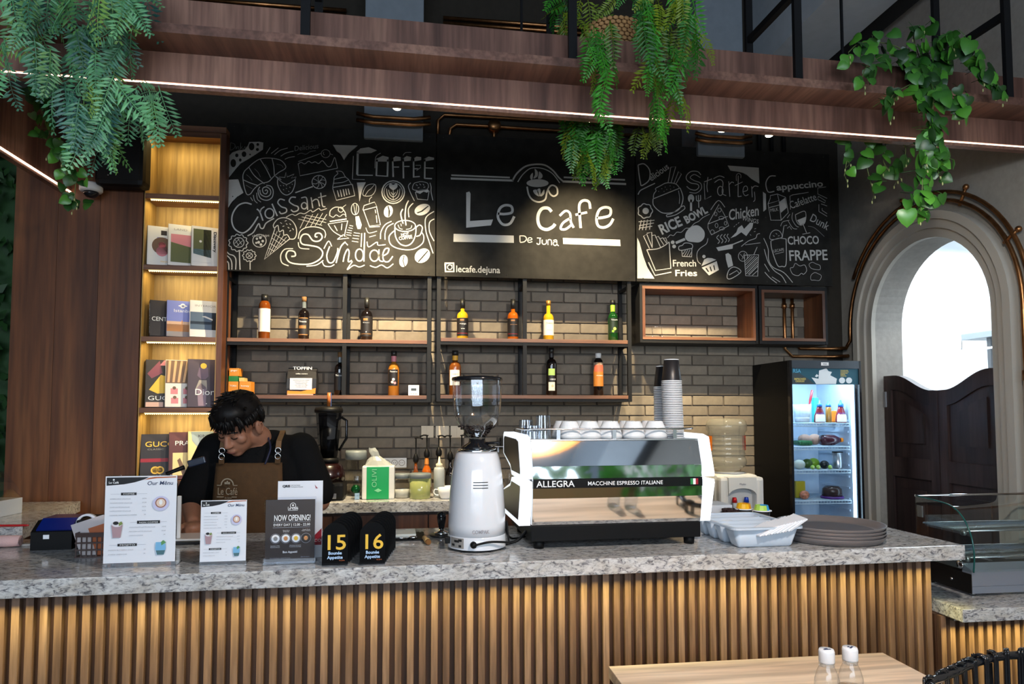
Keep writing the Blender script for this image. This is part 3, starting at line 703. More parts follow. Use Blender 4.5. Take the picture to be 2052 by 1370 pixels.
yb = YB - .012
def board(u0, u1, label, side=.012):
    a, b = at(u0, 540, YB), at(u1, 540, YB)
    za, zb = 2.375, 3.26
    t = thing('chalkboard', label, 'chalkboard', (0, YB, 0), group='menu chalkboards')
    MB().box(a.x, b.x, -.012, 0, za, zb, .001).build('panel', SLATE, t)
    sc = MB()
    for i in range(4):
        for z in (za + .02, zb - .02, (za + zb) / 2): sc.lathe([(.0, -.0135), (.0035, -.0135), (.0035, -.012)], 8, (a.x + .04 + (b.x - a.x - .08) * i / 3, 0, z), axis='Y')
    sc.build('screw_studs', pm('dark_screw', (.01, .01, .01), .4), t)
    return t
def ZB(v, u=1000): return at(u, v, YB).z
C1 = Chalk(440, 240, 4.2818, yb - .0012)
C1.draw("""
d3 95,195 92,262
d3 95,195 130,210 128,240 95,262
d3 140,225 142,250 152,232 165,232 160,250 178,250 182,195 178,250 195,225 190,240 205,250 218,228 222,248 232,230
F 255,190 340,188 375,195 372,255 320,290 250,335 180,375 140,420 80,495 62,480 62,330 110,280 160,262 215,255 240,225
h 275,230,24,32
h 328,212,12
h 325,255,13
h 210,295,20,24
h 148,305,14,16
h 178,345,11,14
h 118,372,24,35
h 262,298,7
F 55,515 160,510 180,570 205,625 150,660 100,710 60,780 50,820
c6 240,415 290,370 350,335 430,328 520,345 565,390 560,420 510,450 460,490 420,530 360,545 320,570 290,600 265,635 235,640 215,590 205,540 200,480 215,440
s6 250,405 300,480 385,548
s6 350,340 400,420 440,500
s6 450,330 465,400 470,475
s6 205,515 260,540 325,562
d3 230,470 255,490 280,520
d3 300,420 330,450 350,490
d3 390,380 420,430
d3 490,380 530,390 545,410
d3 225,560 260,580 280,590
s5 435,235 400,290
s5 505,240 442,290
s5 585,242 520,262 470,300
s5 635,268 570,285 525,312
s5 645,315 600,322 560,338
d4 668,300 700,285 740,295 780,272 825,264
s4 675,358 870,288
o4 910,290,38,34
s4 948,292 972,300
s4 895,275 890,290 900,302
s5 672,380 700,365 730,378 765,355 790,370 820,360 850,375 880,350 905,375 930,402 955,395 975,350 990,325 1012,415
l5 1012,415 690,480 675,380
F 972,215 1185,220 1145,265 1105,290 1068,345 1035,290 1005,270
F 1175,275 1210,245 1280,235 1350,262 1300,285 1180,290
l17 1186,280 1181,470
l8 1180,474 1315,476
l5 1148,310 1140,510 1245,513
l15 1350,340 1345,478 1440,484 1444,340
F 1343,335 1400,308 1450,320 1450,358 1343,358
s4 1383,285 1340,320 1333,415
l13 1485,330 1490,490
F 1478,335 1510,312 1555,320 1555,350 1480,358
l9 1490,405 1540,405
l13 1575,330 1578,502
F 1568,335 1605,310 1645,320 1640,350 1570,358
l9 1580,400 1630,400
s4 1575,305 1595,282 1645,280
l13 1665,330 1665,495
F 1658,335 1690,315 1730,320 1730,345 1660,358
l9 1668,420 1705,420
l9 1665,490 1718,486
l4 1680,390 1725,390 1725,410 1690,435
l13 1762,335 1760,505
F 1755,335 1795,315 1840,325 1840,342 1755,358
l9 1760,412 1835,415
l11 1760,502 1822,505
o6 853,533,60,57
s4 853,533 880,515 905,520
s4 853,533 875,555 880,580
s4 853,533 850,565 832,585
s4 853,533 825,550 800,545
s4 853,533 825,515 805,505
s4 853,533 845,500 855,480
s4 853,533 880,500 885,488
s4 853,533 885,545 905,560
l9 650,625 800,572
s6 498,510 500,560 530,620 575,645 620,620 645,560 648,512
l5 478,482 530,515 510,490 560,495 570,450 580,490 640,465 615,500 658,490 645,515 600,545 575,555 540,540 505,510 478,482
l4 520,560 527,568
l4 545,560 552,568
l4 570,585 577,592
l4 600,575 607,583
l4 620,550 627,556
l4 545,595 552,603
l4 590,610 597,618
l4 570,560 576,567
s7 390,610 400,600 412,612 400,635 375,625 370,590 400,575 435,600 435,640 400,660 355,640 345,600
s7 345,575 330,610 350,670 405,690 450,665 460,610 440,570 400,562
s5 318,625 325,680 355,705
s5 290,645 300,690 325,715
s5 265,665 285,695
s5 1000,440 1050,445 1080,490 1105,510 1135,560
s5 1000,440 1015,460 985,490 980,530 970,580
s5 985,510 1050,495 1085,490
s5 975,545 1060,535 1110,512
l6 970,580 1140,552
l6 970,585 1003,690 1160,650 1140,555
l8 1010,605 1025,660
l8 1035,600 1048,660
l8 1060,595 1072,655
l8 1082,592 1092,645
l8 1103,590 1115,640
F 1178,538 1255,535 1225,600 1200,700 1195,640
c5 1235,650 1235,610 1270,560 1335,555 1335,610 1300,650
s4 1330,555 1300,590 1275,610 1245,655
o9 1490,620,97,97
o5 1490,620,80,80
g 1490,602 1455,575 1465,545 1490,558 1518,545 1526,575
s5 1432,590 1445,655 1490,685 1535,655 1548,590
s5 1450,600 1462,640 1490,662 1518,640 1530,600
s5 1470,620 1490,642 1510,620
l4 1490,600 1490,690
c5 1655,580 1670,545 1700,535 1735,530 1785,545 1785,590 1720,605 1665,600
l5 1685,555 1700,565
l5 1715,548 1728,560
l5 1745,550 1755,563
l5 1700,585 1715,580
l5 1750,580 1765,575
F 1680,620 1690,605 1785,592 1796,610 1780,625 1750,615 1720,635
l6 1680,620 1697,680 1785,687 1798,610
s6 1640,540 1620,570 1640,630 1672,695
s6 1805,540 1815,575 1815,620 1830,690
s11 275,725 220,712 160,735 115,800 105,870 130,935 190,970 240,950 285,900 330,830
s9 240,995 290,965 335,890 350,925 375,930 400,885 468,845
s11 320,765 345,790 372,865
s9 348,795 358,765 385,745
o10 428,803,38,42
l11 450,720 495,825
s10 560,690 520,680 500,710 530,745 570,760 572,790 530,805 512,785
s10 655,665 615,665 598,700 635,730 672,745 672,775 635,788 612,770
s9 700,670 740,664 752,700 755,772
o9 726,737,24,27
l9 785,665 800,758
s9 790,705 820,682 845,690 858,742
s9 868,625 876,690 885,740 908,745
l8 845,668 915,650
s6 570,835 620,810 650,820 690,800 730,805 780,775 800,790 850,760 870,775 920,760
l4 690,930 745,815
l4 735,922 800,810
l4 780,915 845,805
l4 820,908 885,800
l4 860,905 920,810
l4 675,850 880,905
l4 705,832 915,882
l4 745,818 915,855
l7 475,935 385,1195 600,1022
l4 465,975 570,1045
l4 450,1015 535,1070
l4 435,1060 500,1100
l4 420,1100 465,1125
l4 520,975 430,1155
l4 495,955 410,1165
l4 550,990 460,1130
l4 575,1005 500,1090
s7 470,930 462,900 500,852 560,840 620,865 655,920 660,980 640,1020 600,1022
s7 470,932 500,905 512,960 545,945 552,988 580,985 602,1018
l5 520,880 535,890
l5 560,870 575,862
l5 600,890 612,900
l5 540,915 555,910
l5 585,920 598,930
l5 625,930 635,945
l5 600,955 612,948
l5 570,890 582,898
o6 342,1037,58,55
O 320,1020,10
O 350,1010,12
O 370,1040,11
O 335,1050,12
O 315,1055,9
O 355,1070,11
o7 160,1055,78,70,0,.09,11
o6 165,1052,45,42
s4 135,1030 165,1080
s4 155,1015 190,1070
s4 130,1060 170,1020
s4 145,1085 200,1035
s9 170,1120 172,1200 176,1285
o6 255,1165,54,48,0,.1,10
o5 255,1165,27,25
s4 240,1150 270,1180
s4 240,1180 272,1152
s7 262,1215 262,1285
s8 48,1110 80,1150 120,1165 140,1200 138,1285
s8 48,1150 90,1190 105,1230 105,1285
s8 45,1205 75,1225 80,1285
s11 840,1005 820,1000 828,975 865,975 880,1010 850,1040 800,1035 760,985 715,985 693,1025 710,1065 780,1078 850,1095 885,1140 860,1195 780,1235 680,1238 600,1220 570,1170 590,1125 640,1130 650,1165 615,1172
s7 675,1020 690,960 740,925 820,918 890,940 910,980 902,1012
s7 675,1050 690,1098 770,1108
s8 630,1105 560,1110 525,1160 535,1225 592,1252
s8 745,1255 830,1245 890,1205
s8 895,1105 935,1040 962,1085
s10 945,1085 920,1160 935,1220 975,1218 1010,1140 1015,1100
s10 1000,1228 1012,1180 1040,1090 1080,1045
s10 1060,1218 1072,1160 1098,1110 1112,1140 1104,1215 1135,1205
s8 1072,1045 1100,1075
o10 1200,1160,34,52
l10 1245,970 1238,1215
l8 1220,972 1214,1090
o10 1328,1165,38,48
s10 1368,1112 1370,1200 1405,1215
s10 1395,1170 1440,1145 1452,1105 1420,1108 1400,1160 1412,1210 1450,1215 1486,1170
s7 1265,1045 1280,1090 1350,1048 1360,1075 1425,1070
s8 880,1215 900,1252 950,1258 985,1240
s8 1140,1215 1095,1285 1150,1248 1200,1262 1245,1245
s8 1290,1250 1340,1265 1390,1245 1440,1270 1490,1235
s7 945,825 950,780 990,750 1040,755 1075,790 1085,835
s5 945,820 975,835 1000,815 1030,830 1060,810 1085,820
o5 1040,770,22
s4 1050,755 1085,728
l10 945,872 1090,850
l5 930,893 1102,866
s6 930,893 970,950 1020,985 1055,1000
s6 1100,866 1085,930 1070,1000
l6 1010,1025 1060,985 1110,1015 1010,1025
l6 985,905 1010,952
l6 1050,890 1045,945
o5 1162,765,32,50
l4 1150,725 1165,810
l4 1175,725 1170,810
F 1165,830 1195,825 1220,900 1210,935 1185,937 1172,900
l5 1115,905 1145,912
l5 1108,925 1142,932
l5 1098,945 1135,952
l5 1090,965 1132,972
l5 1088,985 1130,992
l5 1152,968 1205,975
l5 1145,990 1200,997
l5 1140,1015 1195,1022
l5 1135,1040 1190,1048
s5 1285,710 1288,680 1308,660
l6 1230,772 1240,735 1330,705 1350,745 1230,776
l6 1235,776 1285,912 1380,900 1347,748
l6 1335,770 1340,800
l6 1345,820 1350,882
l6 1285,920 1375,915
s5 1255,925 1280,970 1350,955
l5 1285,1005 1340,990
O 1448,785,38,52,15
O 1740,770,70,46,-22
O 1740,1165,72,56,-38
O 1578,1210,36,52,8
o8 1592,910,90,48
s5 1530,900 1545,930 1570,938
s5 1555,890 1560,912
s5 1650,905 1640,930 1600,940
s9 1503,925 1510,1000 1545,1060 1600,1080 1650,1055 1680,990 1686,920
s9 1686,922 1715,902 1740,925 1722,985 1688,1000
s8 1500,950 1455,1000 1470,1070 1550,1108 1660,1110 1740,1060 1752,1000 1735,965
s10 1575,890 1560,840 1555,800 1572,765
s10 1600,905 1592,830 1600,740 1622,692
s8 1625,835 1620,770 1640,735 1662,715
s7 1475,870 1420,900 1385,960 1380,1022
s7 1492,888 1440,920 1420,975 1420,1028
s8 1840,785 1770,840 1770,950 1800,1050 1832,1145
s8 1842,850 1802,880 1802,960 1840,1040
""")
for b_ in ("1440,740 1455,785 1448,832 1458,830 1464,785 1450,740", "1690,795 1730,780 1790,735 1795,742 1740,788 1700,803", "1700,1215 1740,1170 1785,1120 1790,1128 1748,1178 1708,1222", "1580,1162 1570,1210 1585,1260 1592,1258 1578,1210 1588,1162"):
    C1.draw('B ' + b_)
C1.word('Delicious', 640, 268, 848, 244, 42, 0, CHALKD, .2)
C1.word('choc chips', 280, 1005, 425, 1000, 20, 0)
C1.word('HOT', 1558, 1000, 1625, 992, 26, 1); C1.word('COFFEE', 1540, 1032, 1655, 1015, 28, 1)

C2 = Chalk(860, 250, 4.2814, yb - .0012)
C2.draw("""
s14 715,480 750,420 820,360 900,340 990,345 1060,390 1110,450 1150,485
s8 760,490 800,430 860,378 920,368 990,380 1060,420 1120,498
l14 190,432 692,452
l18 185,460 722,478
l14 1155,450 1680,472
l18 1145,485 1690,508
g 870,465 868,435 890,412 886,465
g 895,455 910,420 905,378 930,400 930,440 902,460
g 935,462 940,425 945,400 972,430 965,457
O 930,500,95,34
s14 840,530 855,600 890,645 945,662 995,640 1010,580 1030,535 1060,518 1095,540 1100,590 1070,612 1040,595 1022,560
g 893,562 925,558 945,598 940,614 905,592
g 925,560 952,548 956,600 945,610
g 955,607 985,555 988,590 965,612
F 318,580 345,572 355,590 350,825 548,812 530,862 318,882
s22 590,762 650,765 710,750 705,700 650,690 605,720 590,790 620,845 660,858 700,840 730,785
s27 1050,745 1020,715 970,718 938,765 934,830 958,880 1010,898 1060,875 1080,850
s20 1120,780 1170,738 1208,760 1215,830 1240,882
s20 1212,800 1150,840 1128,890 1170,895 1218,860
s23 1382,720 1370,660 1320,650 1288,690 1293,800 1300,885
l20 1255,772 1355,750
s23 1438,800 1490,795 1550,775 1555,722 1510,707 1460,730 1436,800 1450,865 1500,880 1550,855 1580,805
F 210,935 725,950 727,1012 208,1003
F 1147,970 1638,985 1642,1040 1150,1022
l9 778,950 780,1005
s9 778,952 820,955 835,980 815,1003 780,1008
s8 845,990 880,985 875,970 855,970 845,990 855,1008 885,1002
l8 925,970 960,972
s9 950,972 950,1015 935,1025 922,1015
s8 970,985 970,1015 985,1025 1005,1015 1005,985
s8 1020,1030 1020,990 1040,985 1050,1000 1050,1032
s8 1065,992 1092,988 1098,1025 1112,1038
o8 1080,1018,15,17
l16 138,1190 140,1258 212,1258 210,1186 132,1188
o8 177,1221,20,20
O 197,1203,4
""")
C2.word('lecafe.dejuna', 228, 1262, 605, 1272, 56, 1)

C3 = Chalk(1260, 290, 4.5674, yb - .0012)
C3.draw("""
s10 85,185 95,280 112,375
s10 85,185 140,175 190,230 190,310 160,350 115,376
s9 85,455 105,420 150,395 240,352
l6 360,345 385,205 430,200 388,345
l6 412,357 455,245 482,268 430,362
s7 225,485 230,450 250,420 245,400 290,375 340,350 400,350 440,365 462,392
l7 222,495 470,395
s8 222,495 225,550 270,600 320,625 400,620 460,590 490,530 495,470 470,395
s7 345,655 350,640 400,625 490,562 512,570 505,592 430,640 360,658 345,655
s5 455,420 465,480 462,540
l5 300,400 306,403
l5 330,385 336,388
l5 345,408 351,410
l5 375,375 381,378
l5 320,425 326,428
l5 380,405 386,407
l5 270,425 276,428
l5 410,385 416,388
s7 660,275 630,245 570,245 530,280 530,320 570,350 630,362 640,390 610,415 560,405 530,380
s6 655,300 600,272 562,300 600,328 655,350 665,400 620,440 555,435
s7 725,295 715,380 722,432
l7 690,340 762,312
l6 690,350 697,500 755,470
s7 785,345 830,318 862,345 855,440 892,465
o7 838,422,26,42
s6 775,310 830,285 875,300
l7 915,335 925,475
s7 915,372 940,342 962,348
l7 1002,282 1000,475
s5 985,330 985,280 1005,262 1025,275 1025,305
l6 972,372 1042,340
l7 1000,475 1032,470
s6 1045,430 1085,415 1080,380 1055,385 1045,430 1065,465 1095,455
l7 1125,380 1130,480
s7 1125,405 1150,378 1187,382
s6 1150,430 1155,500 1140,520
F 905,190 1190,210 1195,355 1120,310 1080,275 1040,255 930,235
O 570,490,29,38
l20 570,500 570,605
s8 618,465 622,510 655,508 657,460
l8 637,460 641,575
o9 150,605,64,64,0,.07,7
O 155,605,29
l7 90,705 235,690
l7 95,740 230,715
l7 100,762 215,745
l7 115,690 95,780
l7 142,690 125,780
l7 172,685 155,780
l7 202,685 190,775
s5 355,850 380,825 410,830 440,800 480,800 520,765 560,760 600,720 640,700 680,665 740,635
l6 725,725 825,545 880,650 915,740 755,825 725,760 725,725 905,655
o4 830,597,16,18
o4 797,633,11,17
o4 803,738,13,20
o4 885,718,11,17
o4 848,668,24,14
o4 765,798,18,20
o4 852,765,24,14
s6 750,595 820,510 880,572
F 930,855 985,800 1000,760 1035,735 1055,770 1110,712 1140,715 1130,760 1075,835 1030,800 980,835
l4 1000,720 1010,710
l4 980,735 990,725
l4 962,752 970,742
l4 1150,770 1165,765
l4 1145,795 1160,792
l4 1110,820 1120,830
g 515,845 530,790 580,745 640,740 690,790 690,850 650,890 590,890 540,880
l24 515,862 430,898
O 402,892,17
O 415,930,17
l9 165,960 245,1150 385,1130 370,892
s8 165,960 260,952 330,920 370,888
l7 190,950 135,835 165,818 215,942
l7 165,810 210,800 215,932
l7 215,830 240,825 290,935
l7 245,850 270,837 320,915
l7 285,862 310,850 350,905
l7 318,858 338,850 352,892
l9 180,1075 240,1195 390,1165
F 78,850 100,900 130,1010 170,1120 235,1225 78,1222
c7 460,960 460,930 490,920 510,900 550,900 582,915 580,945 550,952 490,965
l7 485,965 490,1020 575,1025 578,950
l5 495,1000 520,965
l5 508,1018 540,962
l5 530,1020 560,960
l5 552,1022 575,978
O 688,1022,15
F 665,1110 690,1050 720,1035 760,1037 800,1052
F 668,1124 805,1064 825,1145 735,1195
B 700,1130 712,1125 735,1160 725,1165
B 738,1118 748,1112 762,1155 752,1160
B 772,1105 782,1100 792,1145 782,1148
F 800,940 955,905 950,950 820,972
l10 950,912 1045,874
s6 825,825 805,850 830,880 815,905
s6 855,820 838,845 862,875 848,900
s6 885,818 870,840 895,870 880,895
s6 910,815 900,838 920,865 910,888
s6 1030,930 1095,880 1160,855 1175,820 1200,812
l5 1065,915 1205,897
F 885,1000 910,990 935,1010 955,1105 910,1125 890,1050
c7 915,1150 960,1118 1015,1140 1020,1172 935,1225 900,1215
l6 920,1190 990,1150 1015,1180
l7 1058,1010 1070,1197 1180,1202 1187,1005 1058,1010
s5 1068,1060 1110,1015
s6 1068,1100 1150,1018
s7 1070,1140 1180,1030
s7 1075,1180 1180,1070
s7 1100,1190 1180,1110
s6 1130,1195 1180,1150
s4 1068,1080 1130,1018
s4 1072,1120 1170,1020
s4 1074,1160 1180,1050
s4 1090,1185 1180,1092
l6 1145,1005 1175,935
o5 1045,1020,42,46
l4 1020,1000 1060,1045
l4 1060,990 1035,1050
s5 725,855 710,905 655,945 625,990 630,1060 660,1092
s10 1345,285 1290,290 1255,350 1275,430 1332,425
l6 1275,540 1295,490 1295,465 1360,450 1435,480 1460,620 1395,690 1300,690 1275,540 1375,510 1395,690
l6 1360,450 1375,510
l6 1285,575 1380,550
F 1375,525 1430,485 1447,575 1392,622
l5 1480,592 1475,470 1500,458 1645,435
l5 1805,385 1730,395 1730,450 1815,490
l5 1735,470 1800,512 1795,532 1730,500 1735,470
l5 1740,545 1740,610 1815,655
l5 1760,540 1815,560
l5 1770,580 1770,600 1815,630
s6 1525,640 1535,700 1570,735 1610,715 1622,650 1605,607 1525,640
F 1540,690 1622,657 1610,715 1570,735
l6 1597,730 1627,805
l5 1590,818 1660,805
s5 1500,620 1495,680 1530,740 1555,752
s5 1475,635 1450,670
s5 1390,745 1410,705 1470,690
s5 1455,690 1500,760 1540,770
l5 1450,765 1470,745 1490,775
s8 1300,880 1310,960 1360,1100 1400,1112 1440,1090 1440,860
s6 1300,880 1370,855 1440,862
c6 1298,865 1300,810 1340,780 1385,795 1398,848
l5 1320,830 1335,838
l5 1345,810 1358,820
l5 1365,835 1380,830
l6 1405,850 1420,742 1448,735
l4 1340,1000 1420,980
s7 1235,855 1275,950 1280,1050 1320,1120 1420,1170 1500,1260
s7 1240,955 1275,1070 1330,1150 1400,1200 1440,1265
s6 1242,1090 1285,1160
s7 1245,1165 1290,1215 1355,1265
s6 1310,1208 1385,1255
c5 1478,1130 1505,1120 1525,1085 1565,1108 1610,1100 1628,1150 1600,1185 1580,1175 1550,1197 1500,1182
c4 1650,1095 1680,1075 1715,1090 1750,1105 1750,1140 1710,1140 1670,1130
c4 1668,1195 1700,1170 1735,1180 1762,1200 1745,1240 1700,1238 1668,1235
F 1228,430 1255,450 1258,590 1232,612
d4 1640,745 1700,760 1790,840
""")
C3.word('elicious', 205, 335, 372, 215, 62, 1)
C3.word('RICE', 300, 822, 490, 735, 92, 4); C3.word('BOWL', 528, 722, 725, 618, 70, 4)
C3.word('Chicken', 915, 690, 1187, 645, 100, 2, None, .3)
C3.word('WINGS', 1035, 690, 1185, 722, 40, 0)
C3.word('French', 400, 1112, 612, 1112, 62, 1.2); C3.word('Fries', 420, 1200, 620, 1200, 58, 1.5)
C3.word('appuccino', 1355, 418, 1780, 380, 62, 2)
C3.word('MILK', 1297, 615, 1368, 603, 32, 0); C3.word('Cafelatte', 1484, 588, 1720, 505, 74, 0)
C3.word('Dunk', 1650, 690, 1810, 780, 80, 0); C3.word('CHOCO', 1455, 912, 1740, 905, 78, 2)
C3.word('FRAPPE', 1465, 1060, 1815, 1052, 100, 2); C3.word('LECAFE', 1325, 985, 1420, 968, 26, 0)

b1 = board(450, 872, 'left chalkboard with croissant, coffee and sundae drawings'); C1.finish(b1)
b2 = board(874, 1272.5, 'middle chalkboard with big hand lettering under a steaming cup'); C2.finish(b2)
b3 = board(1275, 1665, 'right chalkboard with rice bowl, starter and cappuccino drawings'); C3.finish(b3)

# ================================================================== steel and timber wall shelves under the boards
SHW = wood('shelf_walnut', lin((82, 52, 36)), lin((108, 72, 51)), lin((128, 90, 66)), 'X', 8, 60)
def wall_shelf(u0, u1, um, label):
    a, b, m = at(u0, 680, YB).x, at(u1, 680, YB).x, at(um, 680, YB).x
    t = thing('wall_shelf', label, 'shelf', (0, 0, 0), group='steel wall shelves')
    z1, z2 = at((u0 + u1) / 2, 679, YB).z, at((u0 + u1) / 2, 791.5, YB).z
    for x in (a, m, b):
        for y in (YB + .002, YW - .04):
            MB().box(x - .012, x + .012, y, y + .024, z2 - .04, 2.44 if y > YB + .1 else 2.373).build('post', BLKS, t)
        for z in (z2 - .04, z1 - .04, 2.33):
            MB().box(x - .01, x + .01, YB + .026, YW - .04, z, z + .02).build('side_rail', BLKS, t)
    for z in (z1, z2):
        MB().box(a + .013, b - .013, YB + .0, YW - .018, z - .022, z, .001).build('shelf_board', SHW, t)
        MB().box(a, b, YB + .004, YB + .022, z - .041, z - .0225).build('front_rail', BLKS, t)
    return z1, z2
ZS1, ZS2 = wall_shelf(450, 860, 690, 'black steel shelf under the left chalkboard, with boards of walnut')
ZS1b, ZS2b = wall_shelf(879, 1262, 1052, 'black steel shelf under the middle chalkboard, with boards of walnut')

# open boxes at the right
def open_box(u0, u1, v0, v1, label, blk=True):
    a, b = at(u0, v0, YB), at(u1, v1, YB)
    t = thing('wall_box', label, 'shelf', group='open walnut boxes')
    x0, x1, z1, z0 = a.x, b.x, a.z, b.z; y0, y1 = YB + .0, YW - .018; k = .018
    MB().box(x0, x1, y0, y1, z0, z0 + k).build('bottom_board', SHW, t)
    MB().box(x0, x1, y0, y1, z1 - k, z1).build('top_board', SHW, t)
    for x in (x0, x1 - k): MB().box(x, x + k, y0, y1, z0 + k, z1 - k).build('side_board', WAL, t)
    for x in (x0 - .017, x1 + .001): MB().box(x, x + .016, y0 + .002, y1, z0 - .02, 2.44 if False else z1).build('black_cheek', BLKS, t)
    MB().box(x0, x1, y0 + .004, y1, z0 - .021, z0 - .001).build('black_base', BLKS, t)
    MB().box(x0 - .017, x1 + .017, y0 + .004, y1, z1 + .001, 2.37).build('black_head', BLKS, t)
    return x0, x1, z0 + k
OBX = open_box(1287, 1515, 572, 682.5, 'larger open walnut box on the brick wall under the rice bowl drawing')
OBX2 = open_box(1526, 1655, 580, 684, 'smaller open walnut box on the brick wall under the cappuccino drawing')
wf = at(1302, 668, YB + .1)
w0, w1 = at(1308, 650, YB + .1), at(1327, 650, YB + .1)
zz = OBX[2] + .003
tag(MB().tube([(w0.x - .03, YB + .02, zz), (w0.x, YB + .1, zz), (w0.x, YB + .12, zz + .075), (w1.x, YB + .12, zz + .075), (w1.x, YB + .1, zz), (w1.x - .03, YB + .02, zz)], .0016, 6).build('wire_easel', CHROME), 'little wire easel standing in the larger walnut box', 'stand')

# track spotlights above, aimed at the boards
TRY = 3.42
def spotlight(u, v, label, tx, tz, e, vis=True, ty=YB, blend=.9, cone=64):
    p = at(u, v - 3, TRY)
    t = thing('spotlight', label, 'spotlight', p, group='track spotlights')
    d = (Vector((tx, ty, tz)) - p).normalized(); q = d.to_track_quat('-Z', 'Y').to_euler()
    MB().lathe([(.0, .07), (.03, .07), (.034, .05), (.036, -.01), (.031, -.012), (.029, .004), (0, .004)], 18).build('housing', BLKS, t, None, q)
    MB().sphere((0, 0, -.004), .021, 14, 8, (1, 1, .55)).build('lens', emis('spot_lens', (1, .86, .6), 14), t, (d * .014), q)
    MB().tube([(0, 0, 0), (0, 0, .06), (0, 0, 3.245 - p.z)], .007, 8).build('stem', BLKS, t)
    l = lamp('spot_' + label.split()[0], 'SPOT', p + d * .03, (tx, ty, tz), e, (1.0, .80, .48), spot_size=R(cone), spot_blend=blend, shadow_soft_size=.025)
    return t
tr = tag(MB().box(-1.6, 2.5, TRY - .015, TRY + .015, 3.245, 3.275).build('light_track', BLKS), 'black ceiling track carrying the spotlights', 'track')
for x in (-1.4, 0.5, 2.3): MB().box(x - .006, x + .006, TRY - .006, TRY + .006, 3.275, 4.5).build('track_rod', BLKS, tr)
spotlight(796, 212, 'bright round spotlight above the left chalkboard', -.35, 1.92, 520, cone=92)
spotlight(1180, 236, 'spotlight hidden behind the hanging fern', 1.0, 2.42, 270, cone=74)
spotlight(1447, 257, 'spotlight above the right chalkboard, near the pillar', 1.7, 1.45, 420, cone=52, ty=YW)
spotlight(1541, 267, 'rightmost small spotlight under the track', 2.35, 1.2, 8)
# ================================================================== bookshelf niche
BKW = wood('niche_oak', lin((140, 112, 66)), lin((168, 138, 84)), lin((190, 160, 104)), 'Z', 7, 55, rough=.5)
BKE = wood('niche_edge', lin((92, 58, 40)), lin((120, 80, 56)), lin((140, 98, 70)), 'X', 8, 60)
X0, X1, YF, YK = -1.578, -1.168, YP, 4.25
bs = thing('bookcase', 'tall walnut bookcase with yellow lit niches left of the chalkboards', 'bookcase')
MB().box(X0, X1 + .03, YF - .01, YK, 3.165, 3.2, .002).build('top_board', BKE, bs)
MB().box(X0, X0 + .004, YF, YK, 1.165, 3.165).build('side_panel', BKW, bs)
MB().box(X1 - .004, X1, YF, YK, 1.165, 3.165).build('side_panel', BKW, bs)
MB().box(X1, X1 + .03, YF, YK, 0, 3.164).build('side_post', WAL, bs)
MB().box(X0, X1, YK, YK + .02, 0, 3.165).build('back_panel', BKW, bs)
MB().box(X0, X1, YF, YK, 0, 1.135).build('base_panel', PANELW, bs)
LEDY = (1.0, .76, .30)
LEDB = emis('yellow_led', LEDY, 11.0)
SHZ = [2.797, 2.386, 1.976, 1.574, 1.165]
for i, z in enumerate(SHZ + [3.165]):
    if z < 3.1: MB().box(X0 + .0045, X1 - .0045, YF, YK - .001, z - .028, z).build('shelf', BKE, bs)
    if i < 4:
        st = MB().box(X0 + .03, X1 - .006, YF + .008, YF + .018, z - .033, z - .0285).build('led_strip', pm('led_tape', (.6, .5, .3), .5, emit=LEDY, es=1.5), bs)
        bd = MB()
        for k in range(32): bd.sphere((X0 + .036 + k * .0116, YF + .013, z - .034), .0042, 6, 4)
        tag(bd.build('led_beads', LEDB, st), kind='stuff')
    if i in (5,):
        MB().box(X0 + .004, X1 - .004, YF - .004, YF + .012, 3.135, 3.1645).build('lip', BKE, bs)
        MB().box(X0 + .02, X1 - .02, YF + .03, YF + .045, 3.156, 3.1645).build('led_strip', LEDB, bs)
def niche_light(z, e):
    lamp('niche_strip_light', 'AREA', ((X0 + X1) / 2, YF + .035, z - .036), ((X0 + X1) / 2, YF + .11, z - .3), e, LEDY, shape='RECTANGLE', size=.36, size_y=.02)
for z, e in zip(SHZ[:4] + [3.16], (.95, .95, .95, 1.1, 1.1)): niche_light(z, e)

